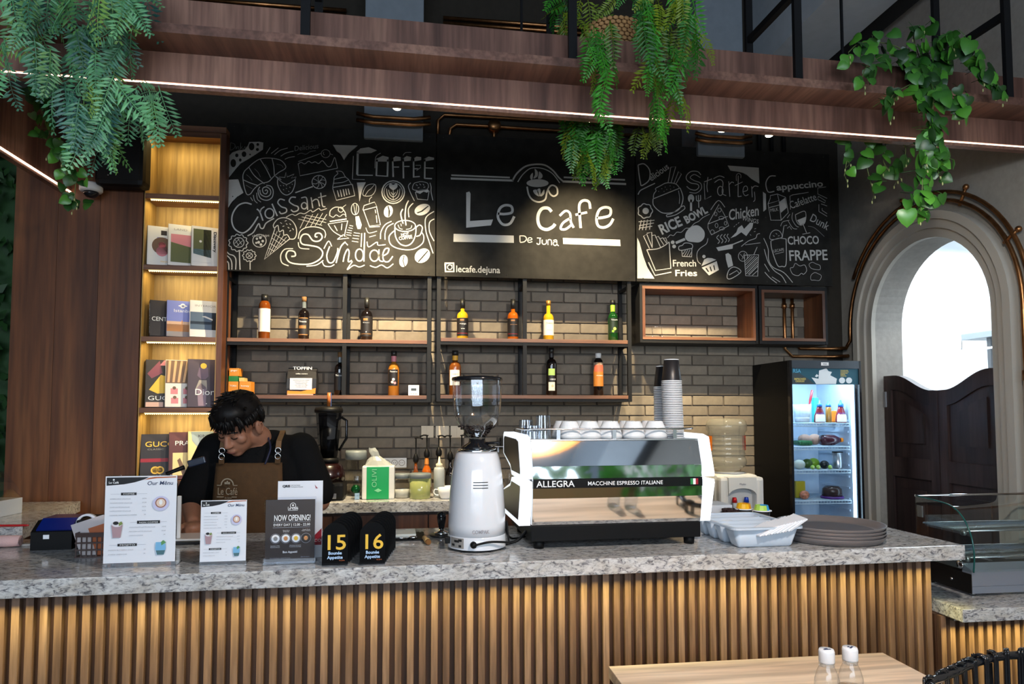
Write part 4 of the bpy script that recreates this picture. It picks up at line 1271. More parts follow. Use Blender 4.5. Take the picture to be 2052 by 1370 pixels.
# ---- books, each leaning slightly back and turned to the right
def book(u, v, w, h, ang, label, cover, spine, zs, th=.032, dy=.012, back=8):
    """u, v: pixel of the lower left front corner of the cover"""
    p = at(u, v, YF + dy); w *= 1.1; h *= 1.09
    t = thing('book', label, 'book', (p.x, YF + dy, zs + .0006 + th * math.sin(R(back))), R(ang), group='display books in the bookcase')
    r = R(-back)
    M = Matrix.Rotation(r, 4, 'X')
    MB().box(0, w, 0, .0022, 0, h).xf(M).build('front_cover', cover, t)
    MB().box(0, w, th - .0022, th, 0, h).xf(M).build('back_cover', cover, t)
    MB().box(-.001, .0012, 0, th, 0, h).xf(M).build('spine', spine, t)
    MB().box(.0012, w - .003, .0023, th - .0023, .003, h - .003).xf(M).build('page_block', PAPER, t)
    def deco(kind, *a, mat=None, name='cover_print'):
        if kind == 'rect':
            x0, x1, z0, z1 = a
            MB().box(x0 * w, x1 * w, -.0006, .0003, z0 * h, z1 * h).xf(M).build(name, mat, t)
        elif kind == 'poly':
            bm = MB(); bm.prism([(x * w, z * h) for x, z in a[0]], -.0009, 0.0003).xf(M).build(name, mat, t)
        elif kind == 'disc':
            cx, cz, rr = a
            MB().prism([(cx * w + rr * w * math.cos(R(15 * k)), cz * h + rr * w * math.sin(R(15 * k))) for k in range(24)], -.0010, .0003).xf(M).build(name, mat, t)
        elif kind == 'text':
            s, x, z, size, wd = a
            o = text(s, size, mat, t, 'cover_lettering', M @ Vector((x * w, -.0014, z * h)), (R(90) + r, 0, 0), width=wd * w if wd else None, ext=.0002)
        elif kind == 'vtext':   # reads downwards
            s, x, z, size, wd = a
            text(s, size, mat, t, 'cover_lettering', M @ Vector((x * w, -.0014, z * h)), (Matrix.Rotation(R(90) + r, 4, 'X') @ Matrix.Rotation(R(-90), 4, 'Z')).to_euler(), width=wd * h, bold=.0006, ext=.0002)
        elif kind == 'stext':   # on the spine, reads downwards
            s, y, z, size, wd = a
            text(s, size, mat, t, 'spine_lettering', M @ Vector((-.0015, y * th, z * h)), (M @ Matrix.Rotation(R(-90), 4, 'Z') @ Matrix.Rotation(R(90), 4, 'X') @ Matrix.Rotation(R(-90), 4, 'Z')).to_euler(), width=wd * h, ext=.0002)
    return t, deco
mk = lambda n, c, r=.45: pm(n, lin(c), r)
cW, cK, cB, cBr = mk('cover_white', (216, 214, 212)), mk('cover_black', (38, 32, 36)), mk('cover_blue', (122, 132, 200)), mk('cover_maroon', (86, 44, 46))
cPu, cCr, cGy, cRd = mk('cover_plum', (62, 52, 68)), mk('cover_cream', (226, 206, 150)), mk('cover_grey', (150, 145, 140)), mk('cover_red', (150, 26, 44))
pBrown, pPink, pBlue, pSea, pSand, pGrn, pDk = mk('print_brown', (110, 84, 66)), mk('print_pink', (206, 130, 140)), mk('print_blue', (90, 130, 180)), mk('print_sea', (150, 190, 214)), mk('print_sand', (216, 150, 90)), mk('print_green', (96, 100, 64)), mk('print_dark', (52, 46, 42))
z = SHZ[1]
t, d = book(294, 527, .125, .215, 21, 'white book with a round pink bottle on the cover, top lit shelf', cW, cGy, z)
d('disc', .55, .5, .38, mat=pBrown); d('rect', .5, .72, .78, .9, mat=pDk); d('rect', .36, .7, .36, .72, mat=mk('print_lilac', (150, 140, 190))); d('disc', .55, .36, .22, mat=pPink); d('disc', .55, .52, .14, mat=mk('print_rose', (226, 110, 120))); d('text', 'PERFUME', .5, .08, .011, .3, mat=GOLD)
t, d = book(336, 528, .125, .228, 21, 'white book with a pink sky and green hill on the cover, top lit shelf', cW, cGy, z)
d('rect', .1, .95, .4, .76, mat=pPink); d('poly', [(.1, .08), (.95, .08), (.95, .46), (.6, .5), (.1, .56)], mat=pGrn); d('text', 'LAND', .2, .86, .016, .5, mat=cGy)
t, d = book(383, 529, .145, .222, 21, 'white book with a dark photo above a pale sea, top lit shelf', cW, cGy, z)
d('rect', .06, .66, .1, .93, mat=pGrn); d('rect', .06, .66, .1, .42, mat=pSea); d('poly', [(.06, .1), (.66, .1), (.66, .22), (.06, .3)], mat=cW); d('rect', .4, .66, .1, .93, mat=pDk); d('disc', .3, .62, .045, mat=cW); d('vtext', 'Discovery', .74, .9, .022, .52, mat=INK)
z = SHZ[2]
t, d = book(300, 674, .125, .192, 26, 'black book with white block capitals on the second lit shelf', cK, cK, z, th=.05)
d('text', 'CENTURY', .06, .42, .034, .98, mat=INKW); d('stext', 'CENTURY', .38, .93, .024, .86, mat=INKW)
t, d = book(333, 675, .125, .195, 21, 'blue book with a city skyline on the cover, second lit shelf', cB, cPu, z)
d('rect', 0.01, .99, 0.0, .42, mat=mk('print_peach', (220, 180, 150))); d('rect', .01, .99, .14, .34, mat=pSand); d('rect', .01, .99, .0, .14, mat=mk('print_water', (180, 186, 200))); d('text', 'Istanbul', .25, .68, .026, .7, mat=INKW); d('disc', .6, .86, .1, mat=INKW); d('disc', .6, .86, .06, mat=cB); d('rect', .44, .76, .845, .875, mat=INKW); d('rect', .56, .6, .3, .45, mat=pSand)
t, d = book(380, 676, .145, .198, 21, 'white book with a wide lake photo on the cover, second lit shelf', cW, cW, z)
d('rect', .01, .99, .2, .68, mat=mk('print_steel', (76, 96, 120))); d('rect', .01, .99, .34, .42, mat=mk('print_navy2', (40, 48, 62))); d('poly', [(.4, .56), (.75, .46), (.75, .5), (.5, .58)], mat=cW); d('text', 'INTERIOR', .15, .83, .016, .7, mat=cGy); d('rect', .72, .99, .2, .68, mat=pDk)
z = SHZ[3]
t, d = book(290, 820, .14, .25, 21, 'brown book with a yellow dress and white capitals, third lit shelf', pDk, cK, z)
d('poly', [(.12, .36), (.5, .68), (.95, .6), (.95, .3), (.4, .28)], mat=GOLD); d('poly', [(.05, .7), (.45, .98), (.55, .72), (.2, .6)], mat=mk('print_wine', (130, 70, 84))); d('poly', [(.45, .88), (.6, .99), (.95, .99), (.9, .88)], mat=pPink); d('text', 'GUCCI', .08, .14, .036, .95, mat=INKW); d('rect', .02, .6, .0, .1, mat=mk('print_skin', (214, 176, 160)))
t, d = book(330, 821, .14, .25, 21, 'white book of bags and bamboo on the third lit shelf', cW, cGy, z)
d('rect', .01, .99, .5, .99, mat=pBrown)
for k in range(5): d('poly', [(.06 + .17 * k, .52), (.14 + .17 * k, .52), (.18 + .2 * k, .98), (.1 + .2 * k, .98)], mat=mk('print_bamboo', (200, 160, 120)))
for cx, cz in ((.3, .34), (.72, .34), (.32, .14), (.72, .14)): d('rect', cx - .12, cx + .12, cz - .07, cz + .05, mat=pPink); d('disc', cx, cz + .06, .06, mat=pBrown)
t, d = book(375, 822, .15, .255, 21, 'plum book with a dress on a gold hanger, third lit shelf', cPu, cK, z)
d('disc', .5, .86, .1, mat=GOLD); d('poly', [(.3, .66), (.36, .82), (.5, .86), (.64, .82), (.66, .64), (.56, .58), (.42, .58)], mat=mk('print_violet', (96, 80, 104))); d('poly', [(.24, .36), (.36, .56), (.6, .56), (.62, .36)], mat=cGy); d('poly', [(.34, .02), (.3, .4), (.42, .5), (.6, .4), (.58, .02)], mat=mk('print_mauve', (130, 112, 132))); d('text', 'Dior', .22, .25, .05, .6, mat=INKW); d('rect', .4, .62, .06, .075, mat=INKW)
z = SHZ[4]
t, d = book(280, 966, .15, .235, 21, 'dark book with a red stripe and gold capitals on the lowest shelf', cK, cK, z)
d('text', 'GUCCI', .12, .72, .042, .95, mat=GOLD); d('text', 'CLASSIC', .2, .645, .012, .5, mat=cGy); d('rect', 0, .99, .38, .46, mat=cRd); d('disc', .45, .2, .13, mat=GOLD); d('disc', .45, .2, .09, mat=cK); d('disc', .6, .2, .13, mat=GOLD); d('disc', .6, .2, .09, mat=cK)
t, d = book(337, 966, .13, .245, 21, 'maroon book with a cream photo of an arm on the lowest shelf', cBr, cK, z)
d('text', 'PRADA', .2, .72, .036, .95, mat=INKW); d('rect', .14, .97, .08, .56, mat=cCr); d('poly', [(.3, .4), (.4, .45), (.6, .2), (.75, .08), (.5, .08)], mat=pBrown)
t, d = book(376, 966, .15, .25, 21, 'cream book with a grey feather on the lowest shelf beside the barista', cCr, cCr, z)
d('poly', [(.08, .99), (.12, .8), (.35, .62), (.6, .55), (.95, .6), (.95, .99)], mat=mk('print_feather', (150, 166, 176))); d('text', 'KINFOLK', .3, .87, .022, .68, mat=pDk)

# ---- speaker and dome camera on the panel
sp = thing('wall_speaker', 'black loudspeaker hanging on the panel behind the blue green fern', 'speaker', (0, 0, 0))
a, b = at(190, 258, YP - .14), at(287, 372, YP - .14)
MB().box(a.x, b.x, YP - .14, YP - .02, b.z, a.z, .03).build('cabinet', BLK, sp)
MB().box(a.x + .02, b.x - .02, YP - .146, YP - .139, b.z + .03, a.z - .03, .003).build('grille', pm('grille_cloth', (.006, .006, .007), .9, bump=.6, bscale=400), sp)
MB().box((a.x + b.x) / 2 - .03, (a.x + b.x) / 2 + .03, YP - .02, YP, b.z + .08, a.z - .08).build('bracket', BLKS, sp)
q = at(216, 350, YP - .148); MB().lathe([(0, 0), (.004, 0), (.004, .002)], 8, (q.x, YP - .148, q.z), axis='Y').build('badge', STEEL, sp)
dc = at(183, 372, YP - .07)
ds = thing('dome_camera', 'white dome security camera under the hanging ivy at the left', 'camera', (dc.x, YP - .07, dc.z))
MB().lathe([(0, .012), (.05, .012), (.058, .004), (.058, -.028), (.052, -.036), (0, -.036)], 24).build('housing', pm('camera_white', (.62, .62, .62), .45), ds)
MB().lathe([(.038, -.036), (.036, -.05), (.024, -.064), (0, -.07)], 20).build('dome', BLKG, ds)
MB().box(-.015, .015, .05, .068, -.02, .01).build('bracket', BLKS, ds)
# ================================================================== bottles and packs on the wall shelves
def liquid(name, c, rough=.08, dens=1): return pm('liquid_' + name, lin(c), rough, coat=.6)
AMB, DARKL, YEL, ORG, GRNL, CARA = liquid('amber', (112, 54, 12)), liquid('dark', (16, 12, 12)), liquid('yellow', (196, 152, 30)), liquid('orange', (176, 86, 16)), liquid('green', (18, 62, 22)), liquid('caramel', (110, 60, 22))
LBW, LBK, LBGO = pm('label_white', lin((226, 222, 210)), .6), pm('label_black', lin((28, 25, 27)), .5), pm('label_gold', lin((150, 104, 60)), .45)
def bottle(u, vb, vt, w, body, cap, label, zs, sh=.55, neck=.3, Y=YB + .1, parts=(), capf=.14, square=False, neckm=None, name='bottle', group='bottles on the wall shelves', seg=20):
    """u: centre column, vb/vt: base and top rows, w: width in pixels; sh: shoulder height share"""
    p = at(u, (vb + vt) / 2, Y); k = (p - EYE).length / FPX / 1.02
    h = (vb - vt) * k; r = w * k / 2; rn = r * neck * 1.18
    t = thing(name, label, 'bottle', (p.x, Y, zs + .0004), group=group)
    hs = h * sh; hc = h * (1 - capf)
    n = 4 if square else seg
    prof = [(r * .93, 0), (r, h * .012), (r, hs)]
    for i in range(1, 7):
        a = i / 6 * math.pi / 2; prof.append((rn + (r - rn) * math.cos(a) ** 1.2, hs + (h * .13) * math.sin(a)))
    prof += [(rn, hc - .002)]
    MB().lathe(prof, seg).build('glass_body', body, t)
    MB().lathe([(rn * 1.22, hc - .004), (rn * 1.22, h), (0, h)], seg).build('cap', cap, t)
    if neckm: MB().lathe([(rn * 1.1, hs + h * .16), (rn * 1.1, hc - .004)], seg, cap=False).build('neck_sleeve', neckm, t)
    for q in parts:
        if q[0] == 'band':                       # wrap-round label z0..z1 (shares of h)
            _, z0, z1, m = q
            MB().lathe([(r + .0006, h * z0), (r + .0006, h * z1)], seg, cap=False, a0=R(180), a1=R(360)).build('label', m, t)
        elif q[0] == 'patch':                    # front patch: angle half width
            _, z0, z1, hw, m = q
            MB().lathe([(r + .001, h * z0), (r + .001, h * z1)], 8, cap=False, a0=R(262 - hw), a1=R(262 + hw)).build('label_print', m, t)
        elif q[0] == 'text':
            _, s, z0, size, m = q
            o = text(s, size, m, t, 'label_lettering', (0, -r - .0018, h * z0), align='CENTER', ext=.0002, width=min(r * 1.3, size * len(s) * .6))
        elif q[0] == 'dot':
            _, x, z0, rr, m = q
            MB().lathe([(0, 0), (rr, 0)], 14, (x * r, -r - .0012, h * z0), axis='Y', cap=False).build('label_print', m, t)
    return t, r, h
CAPK, CAPW, CAPG, WOODC = pm('cap_black', (.012, .012, .012), .4), pm('cap_white', (.7, .7, .7), .4), pm('cap_gold', lin((186, 140, 70)), .35, .6), pm('cork_stopper', lin((120, 86, 50)), .7)
GNECK = pm('clear_neck', lin((150, 160, 165)), .1, trans=.6)
bottle(530, 677, 590, 21.5, AMB, CAPK, 'amber flask with a tall white label, first on the upper left shelf', ZS1, .73, .42, parts=(('band', .17, .68, LBW), ('text', 'syrup', .62, .008, INKG)), capf=.13)
bottle(609, 677, 592, 21, DARKL, WOODC, 'dark syrup bottle with a wooden stopper on the upper left shelf', ZS1, .58, .3, neckm=GNECK, parts=(('band', .12, .5, LBK), ('text', 'Trieste', .4, .014, INKW), ('patch', .26, .33, 40, LBGO), ('patch', .49, .51, 60, LBGO), ('patch', .11, .13, 60, LBGO)), capf=.1)
bottle(735, 677, 590, 23, DARKL, CAPK, 'black wine shaped bottle beside the shelf post, upper left shelf', ZS1, .58, .3, parts=(('band', .1, .56, LBK), ('patch', .46, .51, 22, LBGO), ('text', 'Classic', .4, .009, INKG), ('dot', 0, .2, .003, INKW), ('patch', .15, .16, 60, LBGO)), capf=.22)
bottle(927, 680, 597, 23, YEL, CAPK, 'mango yellow bottle with a black label on the upper middle shelf', ZS1b, .56, .3, parts=(('band', .08, .52, LBK), ('patch', .45, .49, 20, LBGO), ('text', 'mango', .36, .013, INKW), ('patch', .14, .15, 60, cRd), ('text', 'syrup', .25, .008, INKW)), capf=.22)
bottle(1028, 681, 597, 23, ORG, CAPK, 'orange bottle with a black label against the shelf post', ZS1b, .56, .3, parts=(('band', .08, .52, LBK), ('patch', .45, .49, 20, LBGO), ('text', 'passion', .36, .010, LBGO), ('patch', .14, .15, 60, cRd)), capf=.22)
bottle(1099, 681, 599, 21.5, YEL, CAPG, 'pale yellow bottle with a white label and gold stopper', ZS1b, .55, .32, parts=(('band', .13, .51, LBW), ('text', 'Trieste', .41, .016, INK), ('text', 'orgeat', .25, .008, pPink)), capf=.1)
bottle(1228, 682, 598, 20, GRNL, CAPK, 'green lime bottle at the right end of the upper middle shelf', ZS1b, .56, .36, neckm=pm('lime_sleeve', lin((150, 206, 60)), .5), parts=(('patch', .2, .56, 55, pm('label_green', lin((24, 40, 26)), .5)), ('text', 'Teisseire', .5, .011, INKW), ('dot', .1, .3, .010, pm('lime_print', lin((176, 220, 90)), .5)), ('dot', -.25, .24, .008, pm('lime_print2', lin((120, 180, 50)), .5))), capf=.1)
bottle(681, 790, 704, 21, DARKL, WOODC, 'dark bottle half hidden behind the shelf post, lower left shelf', ZS2, .6, .3, neckm=GNECK, parts=(('band', .12, .52, LBK), ('text', 'Trieste', .44, .014, INKW)), capf=.1)
bottle(789, 790, 700, 22.5, liquid('honey', (158, 100, 34)), CAPK, 'honey coloured bottle with a pink neck and lychee label', ZS2, .6, .36, neckm=pm('pink_sleeve', lin((196, 120, 130)), .5), parts=(('patch', .22, .58, 55, LBK), ('text', 'Teisseire', .52, .011, INKW), ('dot', -.2, .3, .008, pm('lychee_print', lin((236, 190, 180)), .5)), ('dot', .25, .28, .008, pPink), ('dot', 0, .36, .008, INKW)), capf=.1)
bottle(912, 792, 701, 25, CARA, CAPK, 'caramel bottle with a yellow neck behind the grinder hopper', ZS2b, .62, .36, neckm=pm('yellow_sleeve', lin((216, 160, 50)), .5), parts=(('patch', .22, .56, 50, LBW), ('text', 'caramel', .46, .009, pBrown), ('dot', 0, .32, .008, ORG)), capf=.1)
bottle(1105, 792, 695, 22.5, DARKL, CAPK, 'black bottle with a white and green label, lower middle shelf', ZS2b, .64, .34, parts=(('patch', .42, .56, 34, pm('label_leaf', lin((170, 200, 110)), .5)), ('patch', .28, .42, 34, LBK), ('text', '1883', .32, .014, INKW), ('patch', .1, .28, 34, LBW), ('dot', 0, .2, .008, YEL)), neckm=LBK, capf=.1)
bottle(1199, 792, 706, 20, DARKL, CAPW, 'bottle with a white cap and orange paper label, lower middle shelf', ZS2b, .74, .42, neckm=GNECK, parts=(('band', .22, .78, pm('label_orange', lin((190, 120, 50)), .5)), ('band', .6, .78, LBW), ('patch', .56, .72, 60, pm('label_coral', lin((200, 100, 76)), .5)), ('text', 'chocolate', .46, .009, INKW)), capf=.1)

# tea boxes, coffee bag, timer on the lower left shelf
def teabox(u0, u1, v0, v1, m, label, zb, Y=YB + .05, d=.09, band=None, txt=None):
    a, b = at(u0, v1, Y), at(u1, v0, Y)
    h = b.z - a.z
    t = thing('tea_box', label, 'box', ((a.x + b.x) / 2, Y, zb), group='small tea boxes'); w = (b.x - a.x) / 2
    MB().box(-w, w, 0, d, 0, h, .001).build('carton', m, t)
    if band: MB().box(-w, w, -.0006, 0.0004, h * band[0], h * band[1]).build('printed_band', band[2], t)
    if txt: text(txt, .014, INKW, t, 'printed_lettering', (0, -.0016, h * .62), align='CENTER', width=w * 1.4)
    return h
tO, tG, tY = pm('tea_orange', lin((200, 128, 40)), .5), pm('tea_green', lin((30, 110, 50)), .5), pm('tea_cream', lin((204, 176, 110)), .5)
h1 = teabox(457, 477.5, 762, 789, tO, 'orange tea box at the bottom left of the pile', ZS2 + .0004, txt='TORA', band=(0, .12, tG))
h2 = teabox(479, 503, 762, 789, tO, 'orange tea box at the bottom right of the pile', ZS2 + .0004, txt='honey', band=(0, .12, tG))
h3 = teabox(458, 477, 751, 761.5, tG, 'green tea box in the middle of the pile', ZS2 + h1 + .0008)
teabox(459, 479, 735, 750.5, tO, 'orange tea box topmost in the pile', ZS2 + h1 + h3 + .0012, txt='ginger')
teabox(479, 489, 754, 761.5, tY, 'small cream tea box above the right orange one', ZS2 + h2 + .0008)
a, b = at(574, 789, YB + .05), at(634, 734, YB + .05)
cbg = thing('coffee_bag', 'black coffee bag with a white label and orange foot, lower left shelf', 'bag', ((a.x + b.x) / 2, YB + .05, ZS2 + .0004)); w, h = (b.x - a.x) / 2, b.z - a.z
vs = []; N = 6
rows = [(0, .96, .045), (.25, 1.0, .05), (.6, 1.0, .045), (.86, .96, .03), (.93, .98, .012), (1.0, .99, .008)]
mbb = MB(); ring = []
for zf, wf_, dp in rows: ring.append([(-w * wf_, -.0 + .05 - dp, h * zf), (w * wf_, .05 - dp, h * zf), (w * wf_, .05 + dp, h * zf), (-w * wf_, .05 + dp, h * zf)])
allv = [p for r_ in ring for p in r_]
mbb.add(allv, [(i * 4 + k, i * 4 + (k + 1) % 4, i * 4 + 4 + (k + 1) % 4, i * 4 + 4 + k) for i in range(len(rows) - 1) for k in range(4)] + [(3, 2, 1, 0), tuple(range(len(allv) - 4, len(allv)))])
mbb.build('pouch', pm('bag_black', lin((34, 33, 36)), .4), cbg)
MB().box(-w * .78, w * .72, -.0018, .006, h * .2, h * .62).build('paper_label', pm('label_paper', lin((200, 198, 210)), .6), cbg)
MB().prism([(-w * .95, h * .02), (-w * .95, h * .16), (0, h * .14), (w * .98, h * .26), (w * .95, h * .06)], -.0006, .012).build('printed_band', pm('bag_orange', lin((226, 130, 40)), .5), cbg)
MB().box(-w * .95, w * .8, -.001, .012, h * .0, h * .05).build('printed_band', pm('bag_pink', lin((230, 150, 130)), .5), cbg)
text('TOFFIN', .026, INKW, cbg, 'printed_lettering', (0, .034, h * .94), align='CENTER', width=w * 1.3, bold=.0006)
text('coffee roasters', .011, INKW, cbg, 'printed_lettering', (0, .004, h * .76), align='CENTER', width=w * .8)
text('arabica house blend', .009, INKG, cbg, 'printed_lettering', (0, -.003, h * .54), align='CENTER', width=w * 1.1)
for k in range(4): text('roast date and origin', .007, INKG, cbg, 'printed_lettering', (0, -.003, h * (.48 - .06 * k)), align='CENTER', width=w * (.9 - .15 * (k % 2)))
a, b = at(818, 789, YB + .06), at(840, 768, YB + .06)
tm = thing('timer', 'small white digital timer at the right of the lower left shelf', 'timer', ((a.x + b.x) / 2, YB + .06, ZS2 + .0004)); w, h = (b.x - a.x) / 2, b.z - a.z
MB().box(-w, w, 0, .02, 0, h, .003).build('case', WHT, tm)
MB().box(-w * .5, w * .5, -.0006, .001, h * .46, h * .7).build('screen', pm('lcd', (.03, .035, .03), .3), tm)
for k in range(3): MB().box(-w * .6 + k * w * .45, -w * .35 + k * w * .45, -.0015, .001, h * .12, h * .22).build('button', cGy, tm)
text('TIMER', .008, INKG, tm, 'printed_lettering', (0, -.0012, h * .82), align='CENTER', width=w * 1.2)
# ================================================================== things standing on the bar
class Sheet:
    """printed sheet: local x right, z up, drawn with pixel coordinates of a magnified view"""
    def __init__(s, t, x0, x1, y0, y1, W, H, tilt=0, yoff=0.0, zoff=0.0):
        s.t, s.b, s.W, s.H = t, (x0, x1, y0, y1), W, H
        s.M = Matrix.Translation((0, yoff, zoff)) @ Matrix.Rotation(R(-tilt), 4, 'X'); s.rot = (R(90) - R(tilt), 0, 0); s.lay = 0
    def P(s, x, y): x0, x1, y0, y1 = s.b; return ((x - x0) / (x1 - x0) * s.W - s.W / 2, (y1 - y) / (y1 - y0) * s.H)
    def up(s): s.lay += 1; return -.0004 - .00012 * s.lay
    def poly(s, pts, m, name='print_shape'):
        y = s.up(); q = [s.P(*p) for p in pts]
        MB().prism(q, y, y + .0003).xf(s.M).build(name, m, s.t)
    def rect(s, x0, y0, x1, y1, m, name='print_shape'): s.poly([(x0, y1), (x1, y1), (x1, y0), (x0, y0)], m, name)
    def disc(s, cx, cy, r, m, ry=None): s.poly([(cx + r * math.cos(R(20 * k)), cy + (ry or r) * math.sin(R(20 * k))) for k in range(18)], m)
    def ring(s, cx, cy, r, w, m):
        mb = MB(); ribbon(mb, [s.P(cx + r * math.cos(R(15 * k)), cy + r * math.sin(R(15 * k))) for k in range(24)], w / (s.b[1] - s.b[0]) * s.W, True); y = s.up()
        mb.xf(s.M @ Matrix.Translation((0, y, 0))).build('print_ring', m, s.t)
    def text(s, body, x0, x1, ybase, h, m, bold=0.0, shear=0.0):
        p = s.P(x0, ybase); wd = (x1 - x0) / (s.b[1] - s.b[0]) * s.W
        size = h / (s.b[3] - s.b[2]) * s.H / .7
        text(body, size, m, s.t, 'print_lettering', s.M @ Vector((p[0], s.up() - .0006, p[1])), s.rot, width=wd, bold=bold, shear=shear, ext=0.0)
    def rows(s, lst, m):
        """one mesh of small print: list of (text, x0, x1, y, h)"""
        for (b, x0, x1, y, h) in lst: s.text(b, x0, x1, y, h, m)
def kpos(u, v, z=ZT):
    x, y = kz(u, v, z); return K(x, y, z)
MEN = [('AMERICANO (Hot/Iced)', 1078, 1265, 348, 11), ('24/26', 1372, 1412, 346, 11), ('MOCHACCINO (Hot/Iced)', 1078, 1280, 390, 11), ('27/28', 1372, 1412, 388, 11), ('CAFE LATTE (Hot/Iced)', 1078, 1258, 433, 11), ('25/26', 1374, 1410, 430, 11),
       ('CAPPUCCINO (Hot/Iced)', 1078, 1270, 472, 11), ('24/26', 1374, 1410, 471, 11), ('CARAMEL MACCHIATO COFFEE', 1078, 1328, 515, 11), ('28', 1392, 1410, 512, 11), ('CHOCOLATE LATTE (Hot/Iced)', 1262, 1500, 642, 11), ('24/26', 1562, 1600, 640, 11),
       ('MATCHA LATTE (Hot/Iced)', 1262, 1468, 685, 11), ('25/27', 1560, 1600, 683, 11), ('CHOCO COOKIE', 1262, 1390, 726, 11), ('28', 1578, 1596, 722, 11), ('PASSION BUTTERFLY GOLD', 1078, 1305, 871, 11), ('28', 1400, 1418, 869, 11), ('ATHENA GREEN KIWI', 1078, 1248, 915, 11), ('28', 1398, 1416, 911, 11)]
pLav, pTan, pCup = mk('print_lavender', (196, 196, 226)), mk('print_tan', (226, 200, 180)), mk('print_cupbrown', (150, 90, 66))
def menu(u0, u1, v, hpx, label, small):
    a, b = kpos(u0, v), kpos(u1, v); W = (b - a).dot(kx); k = W / (u1 - u0); H = hpx * k
    t = thing('menu_stand', label, 'menu', K((a - KO).dot(kx) + W / 2, (a - KO).dot(ky), ZT), PHI, group='table menus')
    f = H * .055
    MB().box(-W / 2, W / 2, 0, .0025, 0, H + .004).build('acrylic_front', ACRYL, t)
    MB().box(-W / 2, W / 2, 0, .075, 0, .0025).build('acrylic_foot', ACRYL, t)
    MB().box(-W / 2 + .0015, W / 2 - .0015, -.0003, .0, f, H).build('paper', PAPER, t)
    s = Sheet(t, 1030, 1690, 110, 1000, W - .003, H - f, 0, 0, f)
    s.poly([(1040, 206), (1200, 194), (1300, 174), (1380, 148), (1430, 122), (1040, 122)], INK)
    s.poly([(1380, 152), (1500, 136), (1682, 130), (1682, 119), (1480, 122), (1430, 130)], INKO)
    s.text('Le Café', 1060, 1150, 184, 20, INKW, .0002); s.disc(1105, 146, 9, INKW)
    s.text('Our Mênu', 1412, 1650, 205, 40, INKB, .0001, .15)
    for (x0, x1, y0, y1, tx, l0, l1) in ((1175, 1318, 280, 307, 'COFFEE', 1080, 1415), (1330, 1542, 572, 603, 'NON COFFEE', 1268, 1605), (1158, 1335, 803, 830, 'MOJITO', 1082, 1418)):
        ym = (y0 + y1) / 2
        s.rect(l0, ym - 1, l1, ym + 1, INKG); s.rect(x0, y0, x1, y1, INK); s.text(tx, x0 + 20, x1 - 20, y1 - 6, 15, INKW)
    if small: s.rows([r for r in MEN], INKG)
    else: s.rows(MEN, INKG)
    s.disc(1548, 396, 77, pLav); s.disc(1548, 390, 52, pCup); s.disc(1548, 390, 42, pTan); s.disc(1548, 385, 16, INKW, 26)
    s.poly([(1115, 740), (1185, 740), (1202, 610), (1100, 610)], mk('print_frappe', (170, 140, 148))); s.disc(1150, 600, 46, mk('print_cream2', (220, 214, 220)), 30); s.disc(1140, 590, 26, INK, 18); s.poly([(1170, 620), (1205, 600), (1190, 572), (1165, 590)], mk('print_leaf', (120, 140, 70)))
    s.poly([(1525, 925), (1590, 925), (1606, 860), (1600, 795), (1512, 795), (1508, 860)], mk('print_aqua', (120, 180, 220))); s.poly([(1528, 925), (1588, 925), (1600, 880), (1515, 880)], mk('print_teal', (70, 110, 120))); s.poly([(1565, 830), (1608, 800), (1580, 775), (1560, 795)], mk('print_mint', (90, 150, 90)))
    return t
menu(205, 344, 1139, 186, 'large white Our Menu stand on the counter at the left', False)
menu(399, 490, 1133, 131, 'smaller white Our Menu stand in front of the barista', True)

# opening-hours stand
a, b = kpos(528, 1130), kpos(632, 1126); W = (b - a).dot(kx); k = W / 104; H = 137 * k * 1.0
os_ = thing('poster_stand', 'acrylic stand with the dark Now Opening card', 'stand', K((a - KO).dot(kx) + W / 2, (a - KO).dot(ky), ZT), PHI)
MB().box(-W / 2, W / 2, 0, .0025, 0, H).build('acrylic_back', ACRYL, os_)
MB().box(-W / 2, W / 2, -.028, .06, 0, .0025).build('acrylic_foot', ACRYL, os_)
MB().box(-W / 2, W / 2, -.012, -.010, .0025, H * .4).build('acrylic_pocket', ACRYL, os_)
MB().box(-W / 2 + .004, W / 2 - .003, -.0012, -.0004, .006, H - .008).build('card', pm('card_bronze', lin((58, 50, 48)), .32), os_)
s = Sheet(os_, 750, 1225, 215, 830, W - .007, H - .014, 0, -.001, .006)
s.text('Le Café', 962, 1060, 315, 28, INKW, .0002); s.ring(1012, 275, 26, 5, INKW); s.disc(1012, 272, 9, INKW); s.rect(965, 322, 1058, 325, INKW)
s.text('NOW OPENING!', 832, 1180, 425, 58, INKW, .0004); s.rect(826, 436, 1182, 439, INKG)
s.text('EVERY DAY | 12.00 - 22.00', 828, 1178, 476, 24, INKW, .0001); s.rect(822, 490, 1180, 493, INKG)
for cx, m1, m2 in ((850, INKW, cGy), (948, INKW, pSand), (1046, INKW, GOLD), (1142, pBrown, pSand)):
    s.disc(cx, 600, 40, m1 if cx < 1100 else pDk); s.disc(cx, 600, 20, m2, 22); s.ring(cx, 600, 48, 3, INKG)
for tx, x0, x1, y in (('Manual Brew', 920, 985, 524), ('& Pastries', 922, 980, 536), ('Fresh Fruit', 1110, 1180, 518), ('Italian Gelato', 1100, 1184, 530), ('Specialty Coffee', 805, 892, 674), ('Breakfast & Brunch', 805, 892, 688), ('Mocktail & Juice', 985, 1095, 672), ('Fresh Every Day', 985, 1095, 686)): s.text(tx, x0, x1, y, 8, INKW)
s.text('Bon Appetit!', 922, 1060, 742, 20, INKW, .0002); s.text('Ground Floor, Hotel De Juna', 800, 995, 795, 9, INKG); s.text('@lecafe.dejuna', 1095, 1180, 788, 9, INKG)
